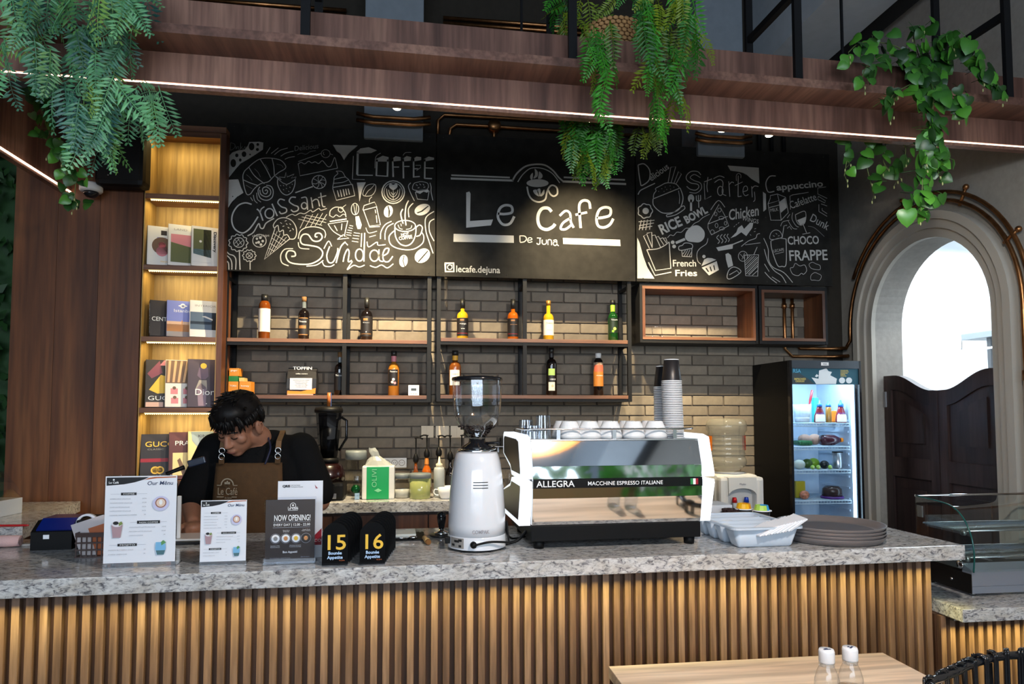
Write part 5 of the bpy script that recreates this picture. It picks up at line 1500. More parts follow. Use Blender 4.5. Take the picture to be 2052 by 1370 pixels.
# payment card behind it
a2 = kpos(565, 1116)
pc = thing('payment_card', 'white payment card with a red corner standing behind the Now Opening stand', 'card', K((a - KO).dot(kx) + W * .62, (a - KO).dot(ky) + .085, ZT), PHI)
W2, H2 = .15, .262
MB().box(-W2 / 2, W2 / 2, 0, .002, 0, H2).build('acrylic_front', PAPER, pc)
MB().box(-W2 / 2, W2 / 2, .002, .06, 0, .002).build('acrylic_foot', ACRYL, pc)
s = Sheet(pc, 900, 1285, 140, 830, W2, H2, 0, 0, 0)
s.text('QRIS', 940, 1005, 195, 20, INK, .0005); s.text('QR Code Standar', 1012, 1090, 182, 9, INK); s.text('Pembayaran Nasional', 1012, 1112, 197, 9, INK); s.poly([(1215, 175), (1232, 200), (1245, 208), (1225, 210)], cRd)
s.poly([(1100, 720), (1280, 720), (1280, 570), (1210, 640)], cRd); s.text('CO', 1215, 1275, 690, 24, INKW)

# table number signs: two rows of black arches
SIGNB = pm('black_acrylic', (.002, .002, .0025), .35, spec=.12)
def number_sign(x, y, num, label, first):
    w, h = .082, .138
    t = thing('table_number_sign', label, 'sign', K(x, y, ZT), PHI, group='black table number signs')
    pts = [(-w / 2, .004)] + [(-w / 2 * math.cos(math.pi * k / 16), h - w / 2 + w / 2 * math.sin(math.pi * k / 16)) for k in range(17)] + [(w / 2, .004)]
    MB().prism(pts, 0, .003).build('plate', SIGNB, t)
    MB().box(-w / 2, w / 2, -.012, .028, 0, .004).build('clear_foot', ACRYL, t)
    if first:
        text(num, .068, GOLD, t, 'numeral', (0, -.0008, .052), align='CENTER', width=.058, bold=.0008)
        text('Bounée', .014, pm('print_ice', lin((190, 220, 255)), .4), t, 'print_lettering', (0, -.0008, .036), align='CENTER', bold=.0003)
        text('Appetite', .014, pm('print_ice', lin((190, 220, 255)), .4), t, 'print_lettering', (0, -.0008, .022), align='CENTER', bold=.0003)
        text('by Juna', .006, INKO, t, 'print_lettering', (.022, -.0008, .015), align='CENTER')
for (u, v, n, lab) in ((671, 1133, '15', 'fifteen'), (746, 1131, '16', 'sixteen')):
    x, y = kz(u, v)
    for k in range(8):
        number_sign(x + .0048 * k, y + .036 * k, n, 'black arched table sign with the gold number %s' % lab if k == 0 else 'plain black arched sign queued behind the number %s' % lab, k == 0)

# receipt printer, bill spike box, cloth, pen, cake box, scanner
p_ = kpos(92, 1104); q_ = K((p_ - KO).dot(kx), (p_ - KO).dot(ky) + .02, ZT)
rp = thing('receipt_printer', 'black receipt printer with a blue lid on the counter at the far left', 'printer', q_, PHI)
MB().prism([(0, 0), (.16, 0), (.16, .10), (.05, .10), (0, .065)], -.062, .075, 'X').build('case', BLK, rp)
MB().prism([(.004, .068), (.052, .103), (.15, .103), (.15, .108), (.05, .108), (0, .072)], -.045, .072, 'X').build('lid', pm('blue_lid', lin((16, 34, 110)), .15, coat=.6), rp)
MB().box(.09, .17, -.005, .15, 0, .105, .004).build('side_box', BLK, rp)
MB().lathe([(.028, -.012), (.035, -.012), (.035, .012), (.028, .012), (.028, -.012)], 24, (.118, .02, .09), axis='Y', cap=False).build('paper_roll', PAPER, rp)
MB().box(-.02, .0, -.0012, .0, .04, .055).build('sticker', PAPER, rp)
bpx = kpos(187, 1117); by_ = (bpx - KO).dot(ky)
bk = thing('plastic_basket', 'brown plastic basket of papers beside the receipt printer', 'basket', K((bpx - KO).dot(kx), by_ + .0, ZT), PHI)
BROWNP = pm('brown_plastic', lin((58, 34, 28)), .4)
mbk = MB()
MB().box(-.06, .06, 0, .12, 0, .004).build('bottom', BROWNP, bk)
for y in (0, .117): MB().box(-.06, .06, y, y + .003, .07, .085).build('rim_bar', BROWNP, bk)
for x in (-.06, .057): MB().box(x, x + .003, .003, .117, .07, .085).build('rim_bar', BROWNP, bk)
for i in range(8):
    x = -.058 + i * .0163
    MB().box(x, x + .004, 0, .003, .004, .07).build('lattice_bar', BROWNP, bk); MB().box(x, x + .004, .117, .12, .004, .07).build('lattice_bar', BROWNP, bk)
for z in (.024, .048): MB().box(-.06, .06, -.0005, .0035, z, z + .005).build('lattice_bar', BROWNP, bk)
MB().box(-.05, .06, .03, .032, 0, .13).xf(Matrix.Rotation(R(-18), 4, 'Y')).build('leaflet', pm('leaflet_paper', lin((200, 190, 190)), .6), bk)
MB().box(.0, .06, .028, .0295, .0, .10).xf(Matrix.Rotation(R(-18), 4, 'Y')).build('leaflet_print', INKO, bk)
c0 = kpos(0, 1100); 
cl = thing('cloth_roll', 'rolled pink cloth lying on the counter at the left edge', 'cloth', K((c0 - KO).dot(kx) + .0, (c0 - KO).dot(ky) + .035, ZT), PHI)
MB().lathe([(0, -.14), (.02, -.14), (.022, 0), (.02, .05), (.016, .051), (.012, .049), (.008, .051), (0, .049)], 16, (0, 0, .0225), axis='X').build('roll', pm('pink_cloth', lin((206, 170, 168)), .85, bump=.5, bscale=200), cl)
MB().box(-.1, .12, .01, .04, 0, .008, .003).build('flap', pm('grey_cloth', lin((186, 176, 168)), .85), cl)
pn = atz(10, 1052, 1.066)
tag(MB().lathe([(0, 0), (.002, .004), (.0045, .02), (.0045, .13), (.003, .14), (0, .14)], 10, axis='X').build('red_pen', pm('red_plastic', lin((190, 30, 36)), .35), None, (pn.x - .04, pn.y, 1.0650), (0, 0, R(-4))), 'red pen on the granite slab at the left edge', 'pen')
cx_ = atz(6, 1040, 1.06)
ck = thing('cake_box', 'white cake box with a clear lid at the left edge', 'box', (cx_.x - .16, cx_.y + .12, 1.0604), R(-8))
MB().box(-.14, .12, -.1, .1, 0, .075, .002).build('tray', pm('box_white', lin((200, 205, 212)), .6), ck)
MB().prism([(-.14, .076), (.12, .076), (.1, .12), (.03, .2), (-.14, .2)], -.098, .098).build('clear_lid', ACRYL, ck)

# point-of-sale arm and stand seen behind the large menu
ps = kpos(352, 1092)
po = thing('register_stand', 'white register stand with a black tilted display arm behind the large menu', 'register', K((ps - KO).dot(kx), (ps - KO).dot(ky) + .03, ZT), PHI)
MB().box(-.05, .09, -.03, .14, 0, .012, .003).build('base', pm('register_black', (.012, .012, .014), .35), po)
MB().box(-.03, .1, -.02, .12, .0125, .02, .002).build('drawer_top', WHT, po)
MB().box(-.008, .006, 0, .012, .02, .18, .003).build('upright', WHT, po)
MB().tube([(-.03, .05, .02), (-.03, .05, .22), (-.06, .05, .262), (.0, .05, .285)], .009, 8).build('arm', BLK, po)
MB().box(-.032, .034, -.008, .008, -.014, .014, .004).xf(Matrix.Translation((.045, .05, .305)) @ Matrix.Rotation(R(-16), 4, 'Y')).build('display', pm('dark_display', lin((26, 34, 52)), .2), po)

# scale on a striped mat, brush, tamper
sx, sy = kz(808, 1084)
mt = thing('bar_mat', 'dark ribbed bar mat under the scale', 'mat', K(sx, sy, ZT), PHI)
MB().box(-.075, .085, 0, .17, 0, .004).build('mat_base', BLK, mt)
for i in range(10): MB().box(-.074 + i * .0165, -.066 + i * .0165, .002, .168, .004, .0065).build('rib', BLK, mt)
sc_ = thing('coffee_scale', 'flat pale coffee scale behind the number signs', 'scale', K(sx - .01, sy + .022, ZT + .0068), PHI)
MB().box(-.06, .06, 0, .13, .004, .016, .003).build('platform', pm('scale_white', lin((206, 212, 208)), .3), sc_)
for x in (-.05, .05):
    for y in (.01, .12): MB().lathe([(.006, 0), (.006, .004)], 8, (x, y, 0)).build('foot', BLK, sc_)
MB().box(-.02, .02, .1, .112, .016, .0166).build('screen', cGy, sc_)
sp_ = thing('teaspoon', 'steel teaspoon lying on the bar mat before the scale', 'spoon', K(sx - .03, sy + .01, ZT + .0068), PHI)
MB().tube([(-.06, 0, .002), (.02, 0, .004), (.05, 0, .003)], [.002, .0022, .003], 6).build('handle', CHROME, sp_)
MB().sphere((.068, 0, .006), .018, 12, 8, (1, .7, .3)).build('bowl', CHROME, sp_)
bx_, by__ = kz(858, 1092)
br = thing('grinder_brush', 'stubby wooden brush lying beside the bar mat', 'brush', K(bx_, by__ + .01, ZT + .0115), PHI + R(8))
MB().lathe([(0, .0), (.010, .002), (.011, .02), (.009, .05), (.0085, .085), (.0, .09)], 14, axis='Y').build('handle', pm('pale_wood', lin((206, 170, 112)), .5), br)
MB().lathe([(.010, -.012), (.0105, .0), (.0, .0)], 14, axis='Y').build('bristle_head', pm('bristle', lin((120, 80, 40)), .9), br)
tx_, ty_ = kz(886, 1077)
tp = thing('tamper', 'black handled coffee tamper on a dark saucer left of the grinder', 'tamper', K(tx_, ty_ + .04, ZT), PHI)
MB().lathe([(0, .0), (.045, .0), (.05, .006), (.047, .008), (0, .006)], 24).build('saucer', pm('dark_saucer', (.03, .026, .024), .3), tp)
MB().lathe([(0, .007), (.029, .007), (.029, .016), (.012, .02), (.010, .03)], 24).build('base', CHROME, tp)
MB().lathe([(.010, .028), (.012, .035), (.017, .06), (.019, .08), (.016, .092), (.006, .098), (0, .098)], 20).build('handle', BLKG, tp)

# ================================================================== cutlery tray and round trays
x0, y0 = kz(1474, 1101)
ctx = thing('cutlery_tray', 'pale blue grey cutlery tray with rounded compartments', 'tray', K(x0, y0, ZT), PHI)
TRAYM = pm('tray_plastic', lin((196, 208, 222)), .35)
Wt, Dt, Ht = .262, .36, .078
def tubshape(x0, x1, y0, y1, z0, z1, r, ins):
    """open rounded trough, thin shell, narrower at the foot"""
    mb = MB(); n = 5
    outer = lambda e, z: [(px_, py_, z) for px_, py_ in rrect(x0 + e, x1 - e, y0 + e, y1 - e, max(.004, r - e))]
    rings = [outer(ins + .012, z0), outer(ins + .004, z0 + .006), outer(ins, z0 + .016), outer(0, z1), outer(.0035, z1), outer(ins + .003, z0 + .016), outer(ins + .012, z0 + .005)]
    m = len(rings[0]); vs = [p for q in rings for p in q]
    fs = [tuple(reversed(range(m)))]
    for i in range(len(rings) - 1):
        for kk in range(m): fs.append((i * m + kk, i * m + (kk + 1) % m, (i + 1) * m + (kk + 1) % m, (i + 1) * m + kk))
    fs.append(tuple(range((len(rings) - 1) * m, len(rings) * m)))
    return mb.add(vs, fs, True)
tubshape(.0, Wt, .0, .105, 0, Ht - .006, .03, .02).build('front_trough', TRAYM, ctx)
for i in range(3): tubshape(.0, Wt, .108 + i * .083, .108 + i * .083 + .08, 0, Ht - .006, .026, .016).build('trough', TRAYM, ctx)
rim = MB(); o_ = rrect(-.012, Wt + .012, -.012, Dt + .008, .03); i_ = rrect(.001, Wt - .001, .001, Dt - .005, .026)
m = len(o_); vs = [(a_, b_, Ht - .008) for a_, b_ in o_] + [(a_, b_, Ht) for a_, b_ in o_] + [(a_, b_, Ht) for a_, b_ in i_] + [(a_, b_, Ht - .008) for a_, b_ in i_]
rim.add(vs, [(q * m + k, q * m + (k + 1) % m, ((q + 1) % 4) * m + (k + 1) % m, ((q + 1) % 4) * m + k) for q in range(4) for k in range(m)], False); rim.build('rim', TRAYM, ctx)
def napkin_stack():
    t = thing('napkin_stack', 'fanned stack of white napkins lying in the cutlery tray', 'napkins', K(x0 + .085, y0 + .0, ZT + .038), PHI)
    NAP = pm('napkin', lin((236, 238, 244)), .8, bump=.3, bscale=90)
    for i in range(12):
        MB().box(.0, .0062, -.02, .075 + .004 * (i % 3), 0, .078, .0028).xf(Matrix.Translation((.0 + .0115 * i, .004 + .002 * (i % 2), .012 + .0016 * i)) @ Matrix.Rotation(R(66 - .8 * i), 4, 'Y') @ Matrix.Rotation(R(-4 + .8 * i), 4, 'X')).build('napkin', NAP, t)
napkin_stack()
for i, (dx, lab) in enumerate(((.02, 'white plastic spoon bowls at the back left of the cutlery tray'), (.07, 'second white plastic spoon pile in the cutlery tray'))):
    t = thing('plastic_spoon', lab, 'spoon', K(x0 + dx, y0 + .15 + .083 * i, ZT + .03), PHI + R(4))
    MB().sphere((.03, .03, .02), .03, 14, 8, (1.4, .75, .5)).build('bowl', pm('spoon_white', (.78, .8, .83), .25), t)
    MB().box(.06, .17, .024, .036, .018, .024, .002).build('handle', pm('spoon_white', (.78, .8, .83), .25), t)
xr, yr = kz(1726, 1097)
TRB = pm('tray_brown', lin((112, 106, 106)), .42, bump=.25, bscale=250)
TRM = MB().lathe([(0, .004), (.165, .004), (.178, .008), (.196, .026), (.2, .027), (.201, .0245), (.183, .003), (.17, 0), (0, 0)], 48).mesh('tray_dish', [TRB])
for i in range(4):
    t = thing('serving_tray', ('bottom', 'second from the bottom', 'third from the bottom', 'topmost')[i] + ' round brown serving tray in the stack', 'tray', K(xr, yr + .185, ZT + .0125 * i), 0, group='stacked round serving trays')
    link('dish', TRM, t)
    MB().lathe([(0, .0042), (.16, .0042)], 40, cap=False).build('rubber_lining', pm('tray_lining', lin((74, 72, 78)), .75, bump=.5, bscale=500), t)
# ================================================================== grinder
gx, gy = kz(962, 1107)
gr = thing('coffee_grinder', 'tall white coffee grinder with a clear bean hopper', 'grinder', K(gx, gy + .105, ZT), PHI)
GB = pm('grinder_white', lin((226, 228, 234)), .14, coat=.7)
MB().lathe([(0, .0), (.1, .0), (.102, .004), (0, .004)], 40, sy=1.1, c=(0, 0, .003)).build('foot_plate', BLK, gr)
MB().lathe([(.108, .008), (.109, .02), (.107, .05), (.105, .053)], 40, sy=1.08, cap=False).build('base_shell', GB, gr)
MB().lathe([(.1055, .0535), (.106, .09), (.104, .15), (.1, .21), (.094, .27), (.087, .315), (.079, .345), (.074, .351), (0, .351)], 40, sy=1.08).build('body_shell', GB, gr)
MB().lathe([(.073, .352), (.074, .358), (.07, .364), (.05, .366)], 32).build('collar', CHROME, gr)
MB().lathe([(.062, .364), (.058, .372), (.034, .385), (.03, .40)], 28).build('throat', BLKG, gr)
MB().tube([(.03, -.02, .384), (.07, -.03, .386), (.084, -.034, .386)], .005, 8).build('hopper_lever', BLKG, gr)
hop = [(.031, .398), (.034, .41), (.05, .43), (.074, .462), (.086, .49), (.091, .53), (.0925, .60), (.0925, .618)]
MB().lathe(hop, 40, cap=False).build('hopper', glass('hopper_glass', (.9, .94, .98), 0, 2.1), gr)
MB().lathe([(0, .617), (.094, .617), (.096, .622), (.094, .629), (.07, .634), (0, .634)], 40).build('hopper_lid', BLKG, gr)
bn = MB(); rnd = random.Random(3)
for i in range(150):
    zz = .405 + .045 * rnd.random() ** .8; rr = (.028 + (zz - .4) * 1.0) * math.sqrt(rnd.random()) * .95; a = rnd.random() * 6.283
    bn.sphere((rr * math.cos(a), rr * math.sin(a), zz), .0055, 6, 4, (1.2, .8, .7))
tag(bn.build('coffee_beans', pm('roast_bean', lin((38, 24, 18)), .4), gr), kind='stuff')
def on_body(z):  # front radius of the shell at height z
    P_ = [(.0535, .1055), (.09, .106), (.15, .104), (.21, .1), (.27, .094), (.315, .087)]
    for (z0, r0), (z1, r1) in zip(P_, P_[1:]):
        if z0 <= z <= z1: return 1.08 * (r0 + (r1 - r0) * (z - z0) / (z1 - z0))
    return .11
for z in (.226, .236, .246): MB().lathe([(on_body(z) / 1.08 + .0006, z), (on_body(z) / 1.08 + .0006, z + .003)], 8, sy=1.08, cap=False, a0=R(255), a1=R(287)).build('vent_slot', INK, gr)
text('COMPAK', .018, pm('badge_grey', lin((150, 150, 156)), .4), gr, 'badge_lettering', (-.03, -on_body(.07) - .0015, .068), align='LEFT', width=.062, bold=.0003)
MB().lathe([(.1098, .014), (.1098, .05)], 8, sy=1.08, cap=False, a0=R(205), a1=R(238)).build('rating_plate', cGy, gr)
for a_, z_, w_ in ((222, .034, 6), (213, .02, 4), (230, .038, 4), (230, .018, 3)): MB().lathe([(.1104, z_), (.1104, z_ + .008)], 4, sy=1.08, cap=False, a0=R(a_ - w_), a1=R(a_ + w_)).build('plate_print', INK, gr)
MB().box(-.012, .012, -.01, .01, -.012, .012, .003).xf(Matrix.Translation((-.108, -.03, .035))).build('power_switch', BLK, gr)
MB().lathe([(.012, 0), (.012, .012), (.006, .02), (0, .02)], 14, (0, 0, 0)).xf(Matrix.Translation((-.025, -.112, .03)) @ Matrix.Rotation(R(90), 4, 'X')).build('cord_plug', BLK, gr)
MB().tube([tuple(p) for p in spline([(-.022, -.125, .03), (.03, -.126, .04), (.08, -.11, .036), (.105, -.08, .028), (.112, -.05, .03), (.112, .0, .09), (.115, .05, .06), (.15, .12, .006), (.22, .16, .006)], 6)], .004, 8).build('power_cord', BLK, gr)

# ================================================================== espresso machine
mx0, my0 = kz(1083, 1101); mx1, _ = kz(1388, 1091)
em = thing('espresso_machine', 'chrome two group espresso machine with glowing white side panels', 'espresso machine', K(mx0 - .034, my0 + .0, ZT), PHI)
WB = mx1 - mx0 + .068
DM = .44
for x in (.034, WB - .034):
    for y in (.03, DM - .06): MB().lathe([(.019, 0), (.02, .012), (.022, .03)], 16, (x, y, 0)).build('foot', BLK, em)
MB().box(0, WB, 0, DM, .028, .086, .003).build('base_box', BLK, em)
MB().box(.004, WB - .004, .04, DM, .087, .39).build('inner_body', STEEL, em)
CHM = pm('mirror_chrome', (.78, .79, .80), .045, 1.0)
prof = [(.012, .088), (-.022, .186), (-.03, .222)]
def facet(p, q, m, name, th=.004):
    (ya, za), (yb_, zb_) = p, q
    MB().prism([(ya, za), (yb_, zb_), (yb_ + th + .02, zb_), (ya + th + .02, za)], .002, WB - .002, 'X').build(name, m, em)
facet((-.003, .0885), (-.021, .186), CHM, 'lower_panel')
facet((-.0215, .1865), (-.022, .2225), CHM, 'lower_band')
facet((-.027, .223), (-.027, .2565), BLKG, 'name_strip')
facet((-.0225, .257), (-.0205, .302), CHM, 'upper_band')
facet((-.0205, .3025), (.008, .392), CHM, 'upper_panel')
MB().box(.0, WB, .012, DM, .3925, .398, .001).build('cup_tray', STEEL, em)
text('ALLEGRA', .032, INKW, em, 'badge_lettering', (.014, -.0285, .2285), width=.142, bold=.0003)
text('MACCHINE ESPRESSO ITALIANE', .02, INKW, em, 'badge_lettering', (.205, -.0285, .232), width=.288, bold=.0001)
for i, m in enumerate((pm('flag_green', lin((30, 130, 70)), .5), INKW, cRd)): MB().box(WB - .05 + i * .0102, WB - .04 + i * .0102, -.0285, -.026, .229, .251).build('flag_stripe', m, em)
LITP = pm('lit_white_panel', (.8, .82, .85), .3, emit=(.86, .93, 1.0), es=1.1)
INSB = pm('panel_inset', lin((34, 28, 28)), .3)
up_ = [(-.03, .258), (-.034, .27), (.01, .405), (.06, .415), (.36, .418), (.38, .405), (.38, .33), (.2, .285), (.17, .258)]
lo_ = [(.01, .086), (-.034, .235), (-.03, .248), (.17, .248), (.2, .222), (.38, .18), (.38, .10), (.36, .086)]
def inset(pl, k=.016):
    cx = sum(p[0] for p in pl) / len(pl); cz = sum(p[1] for p in pl) / len(pl)
    return [(cx + (a - cx) * (1 - k / .19 * 1.0), cz + (c - cz) * (1 - k / .075)) for a, c in pl]
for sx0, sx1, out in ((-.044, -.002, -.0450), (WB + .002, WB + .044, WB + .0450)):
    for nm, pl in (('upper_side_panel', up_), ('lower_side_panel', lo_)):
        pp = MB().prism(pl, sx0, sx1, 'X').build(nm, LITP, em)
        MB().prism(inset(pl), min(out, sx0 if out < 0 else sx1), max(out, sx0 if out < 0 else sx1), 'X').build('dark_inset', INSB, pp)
MB().box(-.03, -.001, .2, .22, .24, .265).build('side_bracket', STEEL, em)
# cup rail
rl = MB(); rl.tube([(-.02, .3, .436), (-.02, .05, .436), (-.01, .034, .436), (.02, .03, .436), (WB - .06, .03, .436), (WB - .02, .034, .437), (WB - .005, .05, .437)], .0035, 8)
rl.build('cup_rail', CHROME, em)
for x in (.11, WB * .5, WB - .085): MB().box(x - .007, x + .007, .029, .033, .398, .4345).build('rail_post', STEEL, em)
MB().tube([(0.16, -.0, 0), (.1, .02, 0)], .001, 4)
MB().tube([tuple(p) for p in spline([(.0, .1, .05), (-.04, .08, .02), (-.09, .1, .007), (-.12, .2, .007), (-.1, .3, .007)], 6)], .006, 8).build('power_cord', BLK, em)

def M_(x, y, z): return em.location + kx * x + ky * y + Vector((0, 0, z))
ZC = .3985
# upside-down cups
cup_me = MB().lathe([(.0, .058), (.024, .058), (.026, .0595), (.0265, .056), (.034, .04), (.0405, .012), (.0415, 0), (.0395, 0), (.038, .012), (.031, .04), (.022, .053), (0, .053)], 28).mesh('cup_bowl', CERAM)
hd_me = MB().tube([tuple(p) for p in spline([(.036, 0, .03), (.055, 0, .03), (.058, 0, .018), (.05, 0, .008), (.038, 0, .01)], 5)], .0035, 8).mesh('cup_handle', CERAM)
def px_mx(u, v, y, z):
    n = ky; d = sight(u, v); P = M_(0, y, z); tt = (P - EYE).dot(n) / d.dot(n); return (EYE + d * tt - em.location).dot(kx)
names = ('first', 'second', 'third', 'fourth', 'fifth')
for row, (yy, us) in enumerate(((.085, (1141, 1181, 1223, 1269, 1313)), (.18, (1128, 1170, 1212, 1257, 1301)))):
    for i, u in enumerate(us):
        t = thing('coffee_cup', 'upturned white cup on the machine, %s from the left in the %s row' % (names[i], ('front', 'back')[row]), 'cup', M_(px_mx(u, 862, yy, .43), yy, ZC), PHI + R((70 + 25 * i) if row else (120 + 11 * i)), group='upturned white cups')
        t.scale = (1.12, 1.12, 1.12); link('bowl', cup_me, t); link('handle', hd_me, t)
# water glasses upside down
FACG = glass('faceted_glass', (.86, .92, .98), .03, 2.4)
def tumbler(x, y, z, label, r=.036, h=.075):
    t = thing('glass_tumbler', label, 'glass', M_(x, y, z), PHI, group='upturned tumblers')
    pr = [(r * .82, h), (r, 0)]
    mb = MB(); n = 20
    for i in range(n):
        a0, a1 = 2 * math.pi * i / n, 2 * math.pi * (i + 1) / n; am = (a0 + a1) / 2
        f = lambda rr, a, zz: (rr * math.cos(a), rr * math.sin(a), zz)
        mb.add([f(r, a0, 0), f(r * 1.05, am, 0), f(r, a1, 0), f(r * .82, a1, h), f(r * .87, am, h), f(r * .82, a0, h)], [(0, 1, 4, 5), (1, 2, 3, 4)])
    mb.build('fluted_wall', FACG, t)
    MB().lathe([(0, h - .006), (r * .83, h - .006), (r * .83, h), (0, h)], 20).build('base', FACG, t)
tumbler(px_mx(1066, 868, .09, .43), .09, ZC, 'upturned tumbler at the left end of the machine top', .034, .05)
tumbler(px_mx(1086, 868, .085, .43), .085, ZC, 'taller upturned tumbler right of its twin on the machine', .034, .07) if False else None
tumbler(px_mx(1088, 868, .1, .43), .10, ZC, 'tall upturned tumbler next to the cups', .03, .088)
tumbler(px_mx(1054, 868, .2, .43), .2, ZC, 'upturned tumbler behind at the left end of the machine top', .03, .07)
# paper cup towers, mouths down
PCW, PCB = pm('papercup_rim', (.82, .82, .84), .5), pm('papercup_black', (.018, .016, .017), .35)
pc_me = MB().lathe([(.039, .0), (.0405, .0015), (.0405, .004), (.039, .0045)], 24, cap=False).mesh('rim', PCW)
pw_me = MB().lathe([(.0385, .0046), (.0375, .012), (.029, .086), (.0285, .0862)], 24, cap=False).mesh('sleeve', PCB)
pt_me = MB().lathe([(.0295, .0855), (.0295, .0885), (.0275, .089), (.0265, .0866), (0, .0866)], 24).mesh('base_rim', PCW)

for (u, yy, n, nm) in ((1350, .10, 33, 'nearer'), (1331, .19, 30, 'farther')):
    xx = px_mx(u, 862, yy, .43)
    for i in range(n):
        t = thing('paper_cup', ('black upside down paper cup on top of the %s tower' if i == n - 1 else 'paper cup nested in the %s tower, only its white rim showing') % nm, 'cup', M_(xx + random.uniform(-.0006, .0006) + .00022 * i * (-1 if nm == 'nearer' else -.2), yy + random.uniform(-.0005, .0005), ZC + .0069 * i), random.random() * 6, group='stacked black paper cups')
        link('rim', pc_me, t); link('sleeve', pw_me, t)
        if i == n - 1:
            link('base_rim', pt_me, t)
    if nm == 'farther':
        for s_, z_ in (('steady', .036), ('brew', .026)): text(s_, .012, pm('print_cyan', lin((150, 190, 220)), .5), t, 'print_lettering', (-.0, -.04, z_), align='CENTER')
        t.rotation_euler = (0, 0, PHI)
# ================================================================== things on the back worktop
def kk(Y, u=700, v=950): return (at(u, v, Y) - EYE).length / FPX / 1.03
def bpos(u, Y, z=ZBK): p = at(u, 960, Y); return Vector((p.x, Y, z + .0004))
# blender
Y = 4.0; k = kk(Y)
bl = thing('blender', 'dark bar blender with a red black base beside the barista', 'blender', bpos(657, Y))
REDB = pm('dark_red_gloss', lin((26, 7, 8)), .25, coat=.3)
MB().box(-.098, .098, -.1, .1, .0, .1, .02).build('base', BLK, bl)
MB().lathe([(.098, .1), (.095, .14), (.08, .185), (.06, .2), (0, .2)], 28).build('motor_hood', REDB, bl)
MB().box(-.085, .06, -.108, -.099, .012, .04, .002).build('control_strip', STEEL, bl)
MB().box(-.07, .05, -.104, -.099, .045, .09, .002).build('control_panel', BLKG, bl)
for i in range(5): MB().lathe([(0, -.107), (.003, -.107), (.003, -.103)], 8, (-.05 + i * .022, 0, .066 + .008 * (i % 2)), axis='Y').build('button', INKW, bl)
MB().lathe([(.058, .2), (.06, .23), (.0, .23)], 20).build('jar_collar', BLK, bl)
SMK = glass('smoke_jar', (.22, .23, .26), .02)
MB().lathe([(.05, .23), (.055, .28), (.068, .44), (.072, .49)], 8, smooth=False, cap=False).build('jar', SMK, bl)
MB().lathe([(.045, .232), (.05, .28), (.055, .40), (0, .40)], 12).build('jar_core', pm('dark_core', (.02, .02, .022), .3), bl)
MB().lathe([(.078, .485), (.08, .5), (.074, .515), (.03, .522), (0, .522)], 24).build('jar_lid', BLK, bl)
MB().tube([(.07, 0, .46), (.1, 0, .44), (.1, 0, .34), (.06, 0, .27)], .008, 8).build('jar_handle', SMK, bl)
MB().lathe([(.012, .52), (.01, .6), (.0, .6)], 12).build('tamper_stick', pm('orange_stick', lin((150, 84, 34)), .4), bl)
MB().box(.004, .013, -.004, .004, .52, .598).build('tamper_stripe', pm('blue_stripe', lin((60, 90, 150)), .4), bl)

def jar(u, Y, w, h, lid, body, label, fill=None, name='storage_jar', seg=24, cat='jar'):
    k = kk(Y); r = w * k / 2; hh = h * k
    t = thing(name, label, cat, bpos(u, Y))
    MB().lathe([(0, .0), (r * .95, 0), (r, .004), (r, hh * .84)], seg).build('wall', body, t)
    if fill: MB().lathe([(0, .003), (r * .96, .003), (r * .96, hh * fill[0]), (0, hh * fill[0] + .004)], seg).build('contents', fill[1], t)
    if lid: MB().lathe([(r * .99, hh * .8), (r * 1.06, hh * .82), (r * 1.06, hh * .95), (r, hh), (0, hh)], seg).build('lid', lid, t)
    return t
LIDG = pm('grey_lid', lin((112, 120, 122)), .45)
jar(713, 4.16, 40, 88, LIDG, glass('jar_glass', (.8, .82, .82)), 'tall clear jar with a grey lid behind the green tissue pack', (.1, pm('tea_dust', lin((60, 50, 40)), .8)))
jar(806, 4.0, 31, 48, LIDG, glass('jar_glass'), 'short clear jar of white sugar with a grey lid', (.36, pm('sugar', lin((220, 216, 206)), .8)))
jar(842, 3.96, 42, 50, LIDG, pm('matcha_body', lin((150, 156, 96)), .2, coat=.5), 'green matcha jar with a grey lid')
# crinkled bag with green foil
cbm = thing('snack_bag', 'clear crinkled bag with green foil left of the tissue pack', 'bag', bpos(716, 3.96))
mb = MB(); rn = random.Random(5)
for i in range(7):
    z = .13 * i / 6; r = .03 * (1 - .3 * abs(i - 2) / 4)
    for kx_ in range(10):
        a = 2 * math.pi * kx_ / 10; mb.v.append((r * math.cos(a) * rn.uniform(.8, 1.15), r * .7 * math.sin(a) * rn.uniform(.8, 1.15), z))
for i in range(6):
    for kx_ in range(10): mb.f.append((i * 10 + kx_, i * 10 + (kx_ + 1) % 10, i * 10 + 10 + (kx_ + 1) % 10, i * 10 + 10 + kx_)); mb.mi.append(0); mb.sm.append(False)
mb.build('film', glass('bag_film', (.82, .84, .85), .15, 1.6), cbm)
MB().sphere((-.008, 0, .055), .026, 10, 7, (1, .7, 1)).build('green_foil', pm('green_foil', lin((16, 90, 44)), .25, .5), cbm)
MB().box(-.012, .014, -.02, .01, .0, .035, .003).build('blue_sachet', pm('blue_sachet', lin((140, 170, 200)), .3), cbm)
